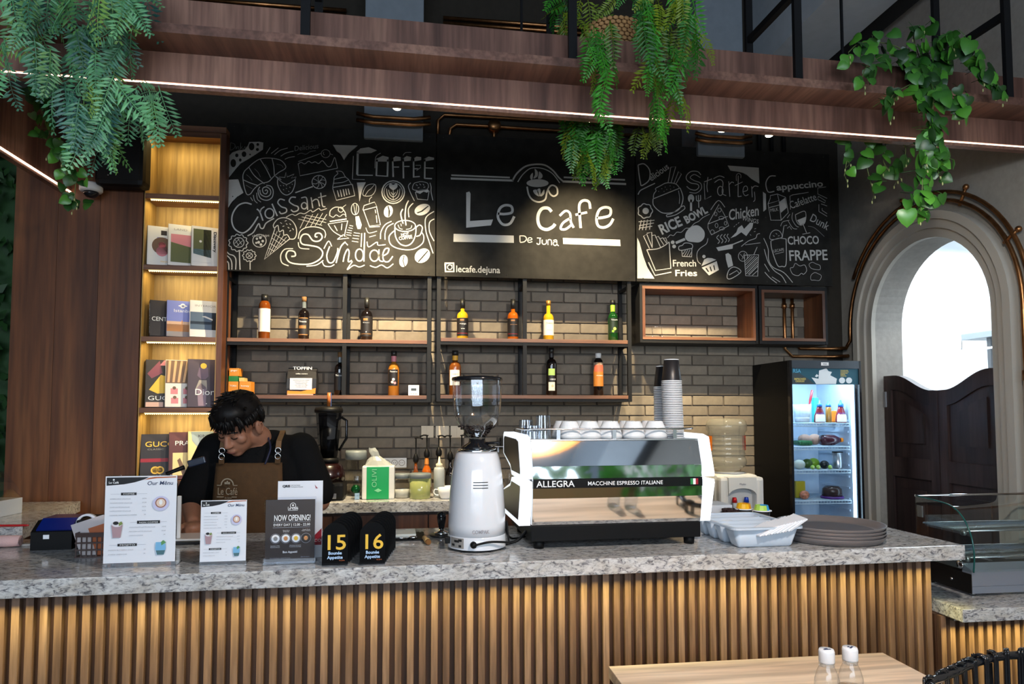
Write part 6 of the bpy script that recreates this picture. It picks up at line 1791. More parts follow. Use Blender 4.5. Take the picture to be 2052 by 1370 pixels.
# tissue pack
p = bpos(758, 3.93); k = kk(3.93); w, h = 64 * k / 2, 66 * k
tp_ = thing('tissue_pack', 'green and white tissue pack in a twisted clear wrapper', 'tissue pack', p)
TG, TW = pm('pack_green', lin((20, 150, 84)), .35), pm('pack_white', lin((214, 214, 210)), .5, bump=.4, bscale=40)
MB().box(-w, w, 0, .09, 0, h, .008).build('pack', TW, tp_)
MB().box(-w * .72, w * .66, -.0012, .02, .002, h - .004, .001).build('green_wrap', TG, tp_)
o = text('OLIVI', .038, pm('pack_print', lin((120, 200, 150)), .5), tp_, 'print_lettering', (-w * .1, -.0022, h * .36), (Matrix.Rotation(R(90), 4, 'X') @ Matrix.Rotation(R(90), 4, 'Z')).to_euler(), width=.1)
MB().prism([(-.022, .05), (0, .062), (.02, .05), (.0, .04)], -.002, 0).build('leaf_print', pm('pack_print', (0, 0, 0)), tp_)
mb = MB()
for i in range(5):
    z = h + [0, .03, .055, .08, .1][i]; rx = [w * .95, w * .55, w * .25, w * .3, w * .2][i]; ry = [.045, .03, .012, .016, .01][i]
    for j in range(12):
        a = 2 * math.pi * j / 12; mb.v.append((rx * math.cos(a) * rn.uniform(.85, 1.1) - .01 * i, .045 + ry * math.sin(a), z + rn.uniform(-.004, .004)))
for i in range(4):
    for j in range(12): mb.f.append((i * 12 + j, i * 12 + (j + 1) % 12, i * 12 + 12 + (j + 1) % 12, i * 12 + 12 + j)); mb.mi.append(0); mb.sm.append(False)
mb.build('twisted_wrap', pm('wrap_film', lin((190, 194, 190)), .25, alpha=.55), tp_)
# socket strip and switch plates on the bricks
a, b = at(766, 937, YW - .03), at(815, 917, YW - .03)
ss = thing('socket_strip', 'white three socket wall strip behind the jars', 'socket', (0, YW - .018, 0))
MB().box(a.x, b.x, -.012, -.0005, a.z, b.z, .002).build('plate', WHT, ss)
for i in range(3):
    cx = a.x + (b.x - a.x) * (.2 + .3 * i)
    MB().lathe([(.016, -.0125), (.018, -.0135), (.02, -.0125)], 18, (cx, 0, (a.z + b.z) / 2), axis='Y', cap=False).build('socket_ring', cGy, ss)
    for dx in (-.006, .006): MB().lathe([(0, -.0128), (.0025, -.0128)], 8, (cx + dx, 0, (a.z + b.z) / 2), axis='Y', cap=False).build('socket_hole', INK, ss)
SWP = pm('switch_plate', lin((206, 190, 164)), .4)
for i, (u0, u1) in enumerate(((844, 869), (873, 900), (903, 930))):
    a, b = at(u0, 877, YW - .03), at(u1, 853, YW - .03)
    t = thing('light_switch', ('left', 'middle', 'right')[i] + ' cream light switch plate above the pump bottles', 'switch', (0, YW - .018, 0), group='light switches')
    MB().box(a.x, b.x, -.008, -.0005, a.z, b.z, .0015).build('plate', SWP, t)
    MB().box(a.x + (b.x - a.x) * .45, b.x - .004, -.011, -.008, a.z + .004, b.z - .004, .001).build('rocker', SWP, t)
# pump bottles
def pump(u, Y, vt, vsh, body, label, lab=None, w=20, side=-1, pat=None):
    k = kk(Y); r = w * k / 2; p = bpos(u, Y); zt = at(u, vt, Y).z - ZBK; zs = at(u, vsh, Y).z - ZBK
    t = thing('pump_bottle', label, 'bottle', p, group='syrup pump bottles')
    MB().lathe([(0, 0), (r * .95, 0), (r, .006), (r, zs - .055), (r * .8, zs - .04), (r * .42, zs - .02), (r * .36, zs + .0), (r * .34, zs + .03), (0, zs + .03)], 20).build('bottle_body', body, t)
    MB().lathe([(r * .45, zs + .025), (r * .62, zs + .035), (r * .62, zs + .055), (r * .3, zs + .075), (.004, zs + .08), (.004, zt - .006), (.009, zt - .004), (.009, zt + .002), (0, zt + .003)], 16).build('pump', BLK, t)
    MB().tube([(0, 0, zt), (side * .02, 0, zt + .001), (side * .042, 0, zt - .008)], .0045, 8).build('spout', BLK, t)
    if lab: MB().lathe([(r + .0006, zs * .2), (r + .0006, zs * .62)], 14, cap=False, a0=R(190), a1=R(350)).build('label', lab, t)
    if pat: MB().lathe([(r * .5, zs - .015), (r * .42, zs + .022)], 14, cap=False).build('neck_label', pat, t)
    return t
pump(833, 4.18, 877, 935, AMB, 'pump bottle with a white label, leftmost of the syrup row', LBW, 18, 1)
pump(855, 4.2, 872, 925, ORG, 'orange syrup pump bottle second in the row', LBW, 19, -1, pm('label_orange', (0, 0, 0)))
pump(879, 4.2, 873, 922, DARKL, 'dark pump bottle behind the squeeze bottle', LBK, 20, 1)
pump(902, 4.2, 873, 930, DARKL, 'dark pump bottle just left of the grinder', LBK, 20, -1)
pump(925, 4.2, 872, 930, DARKL, 'dark pump bottle mostly hidden by the grinder', LBK, 20, 1)
t = thing('squeeze_bottle', 'milky squeeze bottle with a pointed cap before the pump bottles', 'bottle', bpos(880, 4.0)); k = kk(4.0); r = 22 * k / 2
MB().lathe([(0, 0), (r, .002), (r, .155), (r * .85, .17), (r * .5, .172)], 20).build('bottle_body', pm('milky_plastic', lin((176, 180, 178)), .35), t)
MB().lathe([(r * .62, .172), (r * .62, .19), (r * .3, .195), (r * .12, .232), (0, .232)], 16).build('nozzle_cap', pm('cream_cap', lin((226, 214, 186)), .4), t)
# white cups on the worktop
cupu = MB().lathe([(0, .003), (.02, .003), (.022, 0), (.026, .0), (.028, .006), (.04, .03), (.045, .062), (.043, .062), (.038, .032), (.024, .009), (0, .008)], 26).mesh('cup_bowl', CERAM)
hdu = MB().tube([tuple(p) for p in spline([(-.041, 0, .05), (-.06, 0, .052), (-.066, 0, .036), (-.055, 0, .022), (-.038, 0, .02)], 5)], .0035, 8).mesh('cup_handle', CERAM)
for (u, Y, lab, rz, s) in ((893, 3.92, 'white coffee cup with its handle to the left, before the squeeze bottle', 0, 1), (903, 4.06, 'white cup behind the one left of the grinder', 30, .9), (1040, 4.0, 'white cup between the grinder and the machine', 200, 1)):
    t = thing('coffee_cup', lab, 'cup', bpos(u, Y), R(rz)); t.scale = (s, s, s)
    link('bowl', cupu, t); link('handle', hdu, t)
for (u, Y, lab) in ((1022, 4.1, 'clear glass jug between the grinder and the machine'), (1032, 4.2, 'second clear glass behind the jug, right of the grinder')):
    t = thing('glass_jug', lab, 'jug', bpos(u, Y))
    MB().lathe([(0, 0), (.032, 0), (.034, .02), (.034, .11), (.028, .13), (.03, .14)], 20, cap=False).build('wall', CLEAR, t)
sh_ = at(1022, 893, 4.3)
wr2 = thing('rack_shelf', 'thin steel wall rack behind the grinder and machine', 'shelf', (sh_.x, 0, sh_.z), group=None)
MB().box(-.1, .14, 4.24, YW - .018, -.004, 0).build('plate', STEEL, wr2)
for x in (-.08, .12): MB().box(x, x + .01, 4.3, YW - .018, -.04, -.004).build('bracket', STEEL, wr2)
MB().box(-.06, .04, 4.27, 4.36, .0004, .05, .004).build('caddy', BLK, wr2)

# ================================================================== water dispenser
p = at(1487, 1000, 3.86)
wd_ = thing('water_dispenser', 'white water dispenser with red and blue taps beside the fridge', 'dispenser', (p.x, 3.86, 0))
DW = pm('dispenser_white', lin((206, 206, 204)), .35)
zt = at(1487, 952, 3.86).z; hw = .136
def drec(z): return z
MB().box(-hw, hw, .05, .3, 0, zt, .03).build('body', DW, wd_)
# front fascia with arched recess
zr0, zr1, rw = zt - .26, zt - .075, .085
MB().box(-hw, -rw, -.01, .06, 0, zt - .01, .02).build('front_cheek', DW, wd_); MB().box(rw, hw, -.01, .06, 0, zt - .01, .02).build('front_cheek', DW, wd_)
ar = [(-rw - .002, zt - .012)] + [(-rw * 1.0 * math.cos(math.pi * i / 14) , zr1 - .04 + .04 * math.sin(math.pi * i / 14)) for i in range(15)] + [(rw + .002, zt - .012)]
MB().prism(ar, -.012, .05).build('front_brow', DW, wd_)
MB().box(-rw, rw, -.008, .05, 0, zr0, .004).build('front_lower', DW, wd_)
text('Miyako', .014, INKB, wd_, 'badge_lettering', (0, -.0135, zr1 + .02), align='CENTER')
for x, m, n in ((-.042, pm('tap_red', lin((180, 24, 28)), .35), 'red'), (.032, pm('tap_blue', lin((24, 60, 170)), .35), 'blue')):
    MB().lathe([(.016, 0), (.013, .02), (.011, .03), (0, .03)], 14, (x, .01, zr1 - .085)).build('tap_lever', m, wd_)
    MB().lathe([(.005, -.04), (.011, -.022), (.011, 0)], 12, (x, .01, zr1 - .086)).build('tap_spout', DW, wd_)
MB().lathe([(.09, 0), (.1, .006), (.0, .007)], 28, (0, .17, zt)).build('collar', DW, wd_)
wb_ = thing('water_bottle', 'big ribbed clear water bottle upside down on the dispenser', 'bottle', (p.x - .012, 4.03, zt + .008))
R0 = .118
prof = [(.03, 0), (.075, .012), (.1, .03), (R0, .05), (R0, .075), (R0 * .94, .085)]
z = .085
for i in range(5): prof += [(R0 * .9, z + .012), (R0 * .93, z + .02), (R0 * .93, z + .028)]; z += .03
prof += [(R0 * .95, z + .006), (R0 * 1.04, z + .02), (R0 * 1.04, z + .05), (R0 * .98, z + .075), (R0 * .8, z + .09), (0, z + .092)]
MB().lathe(prof, 36).build('shell', pm('bottle_plastic', lin((150, 147, 134)), .08, alpha=.48, coat=.6), wb_)
for a0, m in ((R(180), pm('label_amber', lin((214, 110, 20)), .4)), (R(352), pm('label_scarlet', lin((220, 40, 20)), .4))): MB().lathe([(R0 * 1.0, .13), (R0 * 1.0, .22)], 6, cap=False, a0=a0, a1=a0 + R(20)).build('paper_label', m, wb_)

# ================================================================== glass door fridge
FX0, FX1, FY0, FY1, FZ = at(1584, 800, 3.9).x, at(1727, 800, 3.9).x, 3.9, 4.37, 1.865
fr = thing('drinks_fridge', 'black glass door fridge glowing blue white inside', 'fridge', (0, 0, 0))
FIN = pm('fridge_inner', lin((180, 196, 214)), .4)
MB().box(FX0, FX0 + .02, FY0 + .03, FY1, .0, FZ).build('side_wall', BLK, fr)
MB().box(FX1 - .02, FX1, FY0 + .03, FY1, .0, FZ).build('side_wall', BLK, fr)
MB().box(FX0 + .02, FX1 - .02, FY1 - .02, FY1, 0, FZ).build('back_wall_panel', BLK, fr)
MB().box(FX0 + .02, FX1 - .02, FY0 + .03, FY1 - .02, 0, .18).build('plinth', BLK, fr)
MB().box(FX0 + .02, FX1 - .02, FY0 + .03, FY1 - .02, FZ - .04, FZ).build('top_cap', BLK, fr)
ix0, ix1 = FX0 + .021, FX1 - .021
MB().box(ix0, ix0 + .006, FY0 + .034, FY1 - .021, .18, FZ - .04).build('liner', FIN, fr); MB().box(ix1 - .006, ix1, FY0 + .034, FY1 - .021, .18, FZ - .04).build('liner', FIN, fr)
MB().box(ix0 + .006, ix1 - .006, FY1 - .03, FY1 - .021, .18, FZ - .04).build('liner', FIN, fr)
for i in range(18): MB().box(ix1 - .012, ix1 - .006, FY0 + .1, FY1 - .05, .3 + i * .07, .312 + i * .07).build('liner_rib', FIN, fr)
# door
dr = bpy.data.objects.new('door', None); COL.objects.link(dr); dr.parent = fr
FW = .014
MB().box(FX0, FX0 + FW, FY0, FY0 + .028, .1, FZ).build('door_frame', BLKG, dr); MB().box(FX1 - FW, FX1, FY0, FY0 + .028, .1, FZ).build('door_frame', BLKG, dr)
zh = at(1655, 738, FY0).z; zg = at(1655, 770, FY0).z
MB().box(FX0 + FW, FX1 - FW, FY0, FY0 + .028, zh, FZ).build('door_head', pm('head_grey', lin((70, 78, 86)), .2), dr)
MB().box(FX0 + FW, FX1 - FW, FY0, FY0 + .028, .1, .2).build('door_foot', BLKG, dr)
MB().box(FX0 + FW, FX1 - FW, FY0 + .01, FY0 + .014, .2, zh).build('pane', glass('fridge_pane', (.94, .97, 1.0)), dr)
q = at(1653, 729, FY0 - .001); MB().box(q.x - .025, q.x + .025, FY0 - .0015, FY0, q.z - .01, q.z + .01).build('brand_plate', INKW, dr); text('RSA', .014, INKB, dr, 'badge_lettering', (q.x, FY0 - .002, q.z - .005), align='CENTER')
ym = FY0 + .0094
BAN = pm('banner_teal', lin((44, 92, 110)), .4)
def fpt(x, y): p = at(1570 + x / 8.5625, 720 + y / 8.5625, ym); return (p.x, p.z)
gb = MB().box(FX0 + FW, FX1 - FW, ym - .0006, ym + .0004, zg, zh).build('banner', BAN, dr)
def fpoly(pts, m, dy=.0004): MB().prism([fpt(*p) for p in pts], ym - .0008 - dy, ym - .0006).build('banner_print', m, dr)
fpoly([(140, 425), (540, 425), (420, 330), (250, 225), (140, 230)], pm('banner_grey', lin((66, 78, 84)), .4))
bw_ = pm('banner_white', lin((236, 244, 248)), .4)
fpoly([(560, 425), (900, 420), (915, 330), (800, 270), (830, 215), (770, 200), (735, 150), (610, 190), (600, 330), (480, 310), (540, 390)], bw_, .0006)
fpoly([(538, 290), (570, 305), (602, 280), (570, 250)], bw_, .0008)
for cx in (1003, 1123): fpoly([(cx + 52 * math.cos(R(20 * i)), 360 - 52 * -math.sin(R(20 * i))) for i in range(18)], bw_, .0006)
def ftext(s, x0, x1, y, h, m): a, b = fpt(x0, y), fpt(x1, y); text(s, h / 8.5625 * kk(3.9, 1650) / .7, m, dr, 'banner_lettering', (a[0], ym - .0018, a[1]), width=b[0] - a[0], bold=.0003)
cyl = pm('banner_yellow', lin((226, 206, 120)), .4)
ftext('RSA', 160, 290, 225, 60, pm('banner_sky', lin((110, 190, 226)), .4)); ftext('IMPROVED', 180, 380, 350, 30, cyl); ftext('DESIGN', 205, 350, 388, 30, cyl)
for i, w_ in enumerate((130, 140, 120, 80, 100)): ftext('COOLING FAN', 975, 975 + w_, 195 + 24 * i, 14, cyl)
# lights inside
FL = emis('fridge_led', (.62, .85, 1.0), 7.0)
MB().box(ix1 - .02, ix1 - .008, FY0 + .04, FY0 + .05, .25, FZ - .07).build('led_bar', FL, fr)
MB().box(ix0 + .02, ix1 - .03, FY0 + .06, FY0 + .08, FZ - .052, FZ - .042).build('led_bar', FL, fr)
lamp('fridge_lamp', 'AREA', ((ix0 + ix1) / 2, FY0 + .08, FZ - .056), ((ix0 + ix1) / 2, FY0 + .22, 1.2), 6.0, (.62, .85, 1.0), shape='RECTANGLE', size=.36, size_y=.03)
FSH = [at(1650, v, FY0 + .06).z for v in (847, 894, 941, 1002)]
SHM = pm('shelf_wire', lin((206, 224, 236)), .3)
for z in FSH:
    t = MB(); t.tube([(ix0 + .008, FY0 + .055, z - .003), (ix1 - .03, FY0 + .055, z - .003)], .003, 6); t.tube([(ix0 + .008, FY0 + .055, z - .02), (ix1 - .03, FY0 + .055, z - .02)], .003, 6)
    rk = t.build('wire_shelf', SHM, fr)
    wm = MB().tube([(0, FY0 + .055, z - .02), (0, FY0 + .055, z - .003), (0, FY1 - .035, z - .003)], .0022, 5).mesh('wire', SHM)
    for i in range(20): link('wire', wm, rk, (ix0 + .018 + i * (ix1 - ix0 - .05) / 19, 0, 0))
def fy(d): return FY0 + .06 + d
def fthing(name, label, cat, u, d, i): 
    Y = fy(d); p = at(u, 860, Y); return thing(name, label, cat, (p.x, Y, FSH[i] + .0003))
t = fthing('measuring_jug', 'cloudy white measuring jug on the top fridge shelf', 'jug', 1608, .1, 0)
JG = pm('milky_jug', lin((224, 236, 242)), .3, alpha=.8); MB().lathe([(0, .002), (.04, .002), (.056, .115), (.054, .115), (.038, .006), (0, .005)], 20).build('wall', JG, t); MB().lathe([(0, .007), (.042, .007), (.046, .05), (0, .05)], 20).build('milk', INKW, t)
t = fthing('red_whisk', 'red handled whisk standing in the measuring jug', 'whisk', 1616, .12, 0); t.location.z += .02
MB().lathe([(0, .0), (.004, 0), (.005, .1), (.008, .13), (.007, .19), (0, .195)], 10).xf(Matrix.Rotation(R(14), 4, 'Y')).build('handle', pm('whisk_red', lin((150, 30, 44)), .35), t)
def sauce(u, d, label, col, cap, i=0, s=1.0):
    t = fthing('sauce_bottle', label, 'bottle', u, d, i); m = pm('sauce_%d_%d_%d' % col, lin(col), .2, coat=.5)
    MB().lathe([(0, 0), (.034 * s, 0), (.036 * s, .01), (.033 * s, .045), (.02 * s, .085), (.016 * s, .1), (0, .1)], 18, sy=.7).build('bottle_body', m, t)
    MB().lathe([(.017 * s, .1), (.016 * s, .118), (.008, .122), (.004, .142), (0, .142)], 14).build('nozzle_cap', cap, t)
    MB().lathe([(.0365 * s, .006), (.034 * s, .043), (.0275 * s, .06)], 10, cap=False, sy=.7, a0=R(200), a1=R(340)).build('label', INKW, t)
    MB().lathe([(.0285 * s, .059), (.0255 * s, .066)], 10, cap=False, sy=.7, a0=R(200), a1=R(340)).build('label_band', pm('tap_blue', (0, 0, 0)), t)
CAPB = pm('cap_blue', lin((60, 130, 220)), .35)
sauce(1643, .06, 'dark red sauce bottle with a blue cap, left on the top fridge shelf', (120, 30, 40), CAPB)
sauce(1686, .05, 'dark red sauce bottle with a blue cap, right on the top fridge shelf', (140, 34, 44), CAPB)
t = fthing('mustard_tube', 'slim brown sauce tube between the two red bottles', 'bottle', 1661, .08, 0); MB().lathe([(0, 0), (.017, 0), (.018, .005), (.018, .095), (.012, .1), (0, .1)], 16).build('tube_body', pm('mustard', lin((150, 104, 40)), .25, coat=.4), t); MB().lathe([(.016, .1), (.015, .115), (.006, .12), (.003, .138), (0, .138)], 12).build('nozzle_cap', CAPB, t)
t = fthing('orange_pack', 'orange pouch behind the right sauce bottle', 'pack', 1675, .16, 0); MB().box(-.03, .03, 0, .03, 0, .075, .008).build('pouch', pm('orange_pouch', lin((240, 130, 30)), .4), t)
t = fthing('teal_carton', 'teal carton behind the left sauce bottle', 'carton', 1637, .2, 0); MB().box(-.016, .016, 0, .03, 0, .16, .003).build('carton', pm('teal_carton', lin((60, 200, 190)), .4), t)
t = fthing('salad_box', 'clear box of green leaves on the second fridge shelf', 'box', 1616, .05, 1); MB().box(-.05, .05, 0, .1, 0, .045, .008).build('box_shell', glass('box_clear', (.9, .95, .97)), t); MB().box(-.045, .045, .004, .094, .003, .032, .012).build('leaves', pm('salad_green', lin((44, 110, 60)), .6, bump=1, bscale=90, var=.5), t)
for u, d, lab in ((1612, .17, 'peach coloured bag behind the salad box'), (1632, .19, 'second peach coloured bag, right of the salad box')):
    t = fthing('produce_bag', lab, 'bag', u, d, 1); MB().sphere((0, 0, .035), .045, 14, 9, (1, .7, .78)).build('bag_body', pm('peach_bag', lin((200, 160, 140)), .35), t)
t = fthing('juice_bottle', 'dark red drink bottle lying on the second fridge shelf', 'bottle', 1655, .08, 1)
MB().lathe([(0, 0), (.03, .004), (.034, .02), (.034, .09), (.018, .125), (.012, .135), (0, .135)], 20, (-.04, 0, .035), axis='X').build('bottle_body', pm('cola_red', lin((70, 24, 36)), .12, coat=.6), t); MB().lathe([(.014, .135), (.014, .15), (0, .15)], 14, (-.04, 0, .035), axis='X').build('cap', pm('orange_cap', lin((250, 140, 20)), .35), t)
t = fthing('wrapped_lettuce', 'pale wrapped vegetable at the left of the third fridge shelf', 'vegetable', 1600, .06, 2); MB().sphere((0, 0, .03), .035, 12, 8, (1.1, .8, .85)).build('wrap', pm('pale_wrap', lin((190, 200, 190)), .4), t)
for i, (u, d, lab) in enumerate(((1626.5, .03, 'leftmost small lime on the third fridge shelf'), (1638, .03, 'lime next to the dark avocado'), (1661.5, .03, 'lime right of the dark avocado'))):
    t = fthing('lime', lab, 'lime', u, d, 2); MB().sphere((0, 0, .0135), .0135, 12, 8).build('peel', pm('lime_peel', lin((150, 190, 80)), .4), t); MB().lathe([(0, -.014), (.006, -.0135)], 10, (0, 0, .0135), axis='Y', cap=False).build('tip', pm('lime_tip', lin((210, 226, 160)), .5), t)
for u, d, c, lab, r in ((1616, .12, (60, 90, 30), 'dark green vegetable behind the limes', .03), (1629, .13, (120, 160, 30), 'bright green vegetable behind the limes', .032), (1650, .07, (16, 22, 24), 'dark avocado between the limes', .026)):
    t = fthing('vegetable', lab, 'vegetable', u, d, 2); MB().sphere((0, 0, r), r, 14, 9, (1.1, 1, 1)).build('skin', pm('veg_%d' % c[0], lin(c), .35), t)
t = fthing('steel_tumbler', 'steel tumbler at the right of the third fridge shelf', 'tumbler', 1677, .08, 2); MB().lathe([(0, 0), (.028, 0), (.03, .01), (.032, .1), (.03, .1), (.027, .01), (0, .008)], 22).build('wall', STEEL, t); MB().lathe([(.032, .1), (.033, .106), (0, .107)], 22).build('lid', BLK, t)
t = fthing('yellow_pack', 'yellow printed pack on the lowest fridge shelf', 'pack', 1602, .12, 3); MB().box(-.032, .032, 0, .03, 0, .105, .004).build('carton', pm('yellow_pack', lin((176, 160, 40)), .4), t)
t = fthing('snack_bag', 'small red and white snack bag before the yellow pack', 'bag', 1609, .05, 3); MB().sphere((0, 0, .028), .032, 12, 8, (1, .7, .87)).build('bag_body', pm('snack_film', lin((190, 120, 90)), .3, var=.6, bscale=60), t)
t = fthing('lidded_bowl', 'dark food container with a purple base on the lowest fridge shelf', 'container', 1664, .09, 3); MB().lathe([(0, 0), (.066, 0), (.07, .006), (.066, .014), (0, .014)], 24).build('purple_base', pm('purple_plastic', lin((84, 40, 120)), .4), t); MB().lathe([(.06, .0145), (.056, .06), (.04, .075), (0, .078)], 24).build('cover', pm('brown_cover', lin((60, 44, 40)), .25), t)

# black paper cups of sweets and boxes at the back edge of the bar
def sweetcup(u, v, label, c1, c2):
    x, y = kz(u, v); t = thing('sweets_cup', label, 'cup', K(x, y, ZT), PHI)
    MB().lathe([(0, 0), (.026, 0), (.036, .07)], 20, cap=True).build('cup_wall', PCB, t); MB().lathe([(.0355, .07), (.042, .071), (.042, .074), (.0, .074)], 20).build('cup_rim', PCW, t)
    rr = random.Random(int(u))
    for i in range(12):
        a = i / 12 * 6.283; m = c1 if math.cos(a) < .1 else c2
        MB().box(-.008, .008, -.002, .002, 0, .022, .001).xf(Matrix.Translation((.03 * math.cos(a), .03 * math.sin(a), .0745)) @ Matrix.Rotation(a + 1.57, 4, 'Z') @ Matrix.Rotation(R(-14), 4, 'X')).build('sachet', m, t)
sweetcup(1491, 1052, 'black cup of yellow sachets behind the cutlery tray', pm('sachet_yellow', lin((240, 180, 20)), .4), pm('sachet_gold', lin((226, 150, 20)), .4))
sweetcup(1527, 1056, 'black cup of green and blue sachets behind the cutlery tray', pm('sachet_green', lin((176, 214, 90)), .4), pm('sachet_sky', lin((60, 160, 220)), .4))
x, y = kz(1445, 1052)
t = thing('paper_box', 'white flat box behind the right end of the machine', 'box', K(x, y + .02, ZT), PHI); MB().box(-.1, .065, 0, .14, 0, .085, .002).build('carton', pm('box_white', (0, 0, 0)), t)
t = thing('muffin_papers', 'stack of dark brown muffin papers before the white box', 'paper cups', K(x + .03, y - .03, ZT), PHI)
mb = MB(); n = 24
vs = [(r * (1.0 + (.06 if i % 2 else -.06)) * math.cos(2 * math.pi * i / n), r * (1.0 + (.06 if i % 2 else -.06)) * math.sin(2 * math.pi * i / n), z) for r, z in ((.024, 0), (.036, .075)) for i in range(n)]
mb.add(vs, [(i, (i + 1) % n, n + (i + 1) % n, n + i) for i in range(n)] + [tuple(range(n))]).build('pleated_wall', pm('muffin_brown', lin((44, 26, 26)), .7), t)
# ================================================================== glass display case on the low counter
cx0 = 2.22
dcs = thing('display_case', 'glass display case with a curved front and wire racks at the right', 'display case', (cx0, 2.555, ZL))
Wd, Dd = .58, .285
SSB = pm('case_steel', lin((150, 158, 172)), .3, .5); DKS = pm('case_dark_steel', lin((34, 30, 28)), .35, .5)
MB().prism([(.0, .012), (Dd, .012), (Dd, .09), (.0, .09)], .0, .004, 'X').build('base_side', DKS, dcs)
MB().box(.004, Wd, .0, .004, .012, .04, .001).build('base_skirt', SSB, dcs)
MB().prism([(.0, .041), (.0, .105), (.05, .125), (.05, .041)], .004, Wd, 'X').build('front_panel', SSB, dcs)
MB().box(.004, Wd, .05, Dd, .09, .1).build('floor_plate', DKS, dcs)
for x in (.03, Wd - .03):
    for y in (.03, Dd - .03): MB().lathe([(.012, 0), (.012, .012)], 12, (x, y, 0)).build('foot', STEEL, dcs)
crv = [(-.012, .10), (-.018, .16), (-.014, .21), (.0, .26), (.03, .31), (.075, .345), (.14, .362), (Dd + .02, .372)]
cv = [tuple(q) for q in spline([(a, b, 0) for a, b in crv], 5)]
GE = pm('glass_edge', lin((40, 96, 92)), .1, trans=.3)
sd = [(Dd + .02, .10)] + [(a, b) for a, b, _ in cv]
for x in (0.0, Wd - .005):
    g = MB().prism([(a, b) for a, b in sd], x, x + .005, 'X').build('side_glass', GREENGL, dcs)
    MB().tube([(x + .0025, a, b) for a, b, _ in cv], .0035, 6).build('glass_rim', GE, g)
mb = MB(); n = len(cv)
vs = [(x, a, b) for x in (.006, Wd - .006) for a, b, _ in cv]
mb.add(vs, [(i, i + 1, n + i + 1, n + i) for i in range(n - 1)], True).build('curved_front_glass', GREENGL, dcs)
MB().tube([(.0, Dd + .02, .372), (Wd, Dd + .02, .372)], .005, 8).build('top_rail', CHROME, dcs)
WIRE = pm('rack_wire', (.5, .52, .54), .25, 1.0)
def rack(z, y0, y1):
    r = MB().tube([(.012, y0, z), (Wd - .012, y0, z), (Wd - .012, y1, z), (.012, y1, z)], .003, 6, closed=True).build('wire_rack', WIRE, dcs)
    wm = MB().tube([(0, y0, z), (0, y1, z)], .0014, 5).mesh('wire', WIRE)
    for i in range(44): link('wire', wm, r, (.02 + i * (Wd - .04) / 43, 0, 0))
    for j in range(3): MB().tube([(.012, y0 + (y1 - y0) * (j + 1) / 4, z - .003), (Wd - .012, y0 + (y1 - y0) * (j + 1) / 4, z - .003)], .002, 5).build('cross_wire', WIRE, r)
rack(.255, .045, Dd - .01); rack(.15, .03, Dd - .01)
for (y, z) in ((.045, .25), (.03, .145)): MB().lathe([(0, 0), (.012, .0), (.012, .012), (0, .012)], 12, (.005, y, z), axis='X').build('rack_stud', STEEL, dcs)
MB().lathe([(0, 0), (.006, .0), (.006, -.006), (0, -.006)], 10, (.0, .1, .05), axis='X').build('side_screw', STEEL, dcs)
MB().lathe([(.0, 0), (.015, .0), (.018, -.004), (.016, -.008), (0, -.008)], 10, (.0, .05, .12), axis='X').build('side_knob', CHROME, dcs)
MB().box(.0, .004, Dd - .02, Dd + .01, .28, .33).build('side_clip', STEEL, dcs)
tg = thing('pastry_tongs', 'steel tongs lying on the floor of the display case', 'tongs', (cx0 + .15, 2.555 + .075, ZL + .126))
for dx in (-.006, .006): MB().box(dx - .003, dx + .003, -.01, .1, 0, .004, .001).build('arm', STEEL, tg)
ptr = thing('pastry_tray', 'slotted steel tray at the front of the display case', 'tray', (cx0 + .3, 2.555 + .075, ZL + .1264)); MB().box(-.07, .07, 0, .06, 0, .008, .003).build('tray_plate', STEEL, ptr); MB().box(-.05, .05, .01, .05, .008, .009).build('tray_slot', BLK, ptr)
# the wire mesh floor behind them is part of the case

# ================================================================== guest table, bottles, chair
TABW = wood('pale_table_wood', lin((226, 198, 166)), lin((238, 212, 182)), lin((246, 224, 198)), 'X', 5, 40, rough=.4)
c = [atz(1220, 1335, .75), atz(1770, 1306, .75)]
tb = thing('guest_table', 'pale wooden guest table at the bottom right', 'table', (0, 0, 0))
Y1 = (c[0].y + c[1].y) / 2
MB().box(c[0].x, c[1].x - .005, 1.25, Y1, .715, .75, .002).build('table_top', TABW, tb)
for x in (c[0].x + .06, c[1].x - .07):
    for y in (1.32, Y1 - .07): MB().box(x - .02, x + .02, y - .02, y + .02, 0, .714).build('leg', BLKS, tb)
PET = glass('pet_plastic', (.96, .98, 1.0), 0, 1.6)
WATER = glass('bottle_water', (.93, .95, .97), 0, 1.2)
CAPWB = pm('bottle_cap_white', (.74, .76, .8), .35)
for u, v, Y, lab, rz in ((1656, 1300, 1.665, 'small clear water bottle with a white cap, the left one on the table', 0), (1703, 1296, 1.69, 'small clear water bottle with a white cap, the right one on the table', 40)):
    p = at(u, v, Y)
    t = thing('water_bottle', lab, 'bottle', (p.x, Y, .7504), R(rz), group='water bottles on the guest table'); h = p.z - .7504
    MB().lathe([(0, 0), (.029, 0), (.032, .006), (.032, h - .095), (.03, h - .075), (.024, h - .055), (.017, h - .04), (.0165, h - .03)], 28).build('bottle_body', PET, t)
    MB().lathe([(0, .002), (.0305, .006), (.0305, h - .1), (0, h - .1)], 28).build('water', WATER, t)
    MB().lathe([(.0188, h - .042), (.0192, h - .036), (.0188, h - .03)], 24).build('neck_ring', PET, t)
    cp = MB().lathe([(.0185, h - .033), (.0195, h - .03), (.0195, h - .006), (.0175, h), (0, h)], 28).build('cap', CAPWB, t)
    MB().box(-.01, .01, -.006, -.001, h, h + .0004).build('cap_print', INKB, cp); MB().box(-.004, .005, .001, .006, h, h + .0004).build('cap_print', INKB, cp)
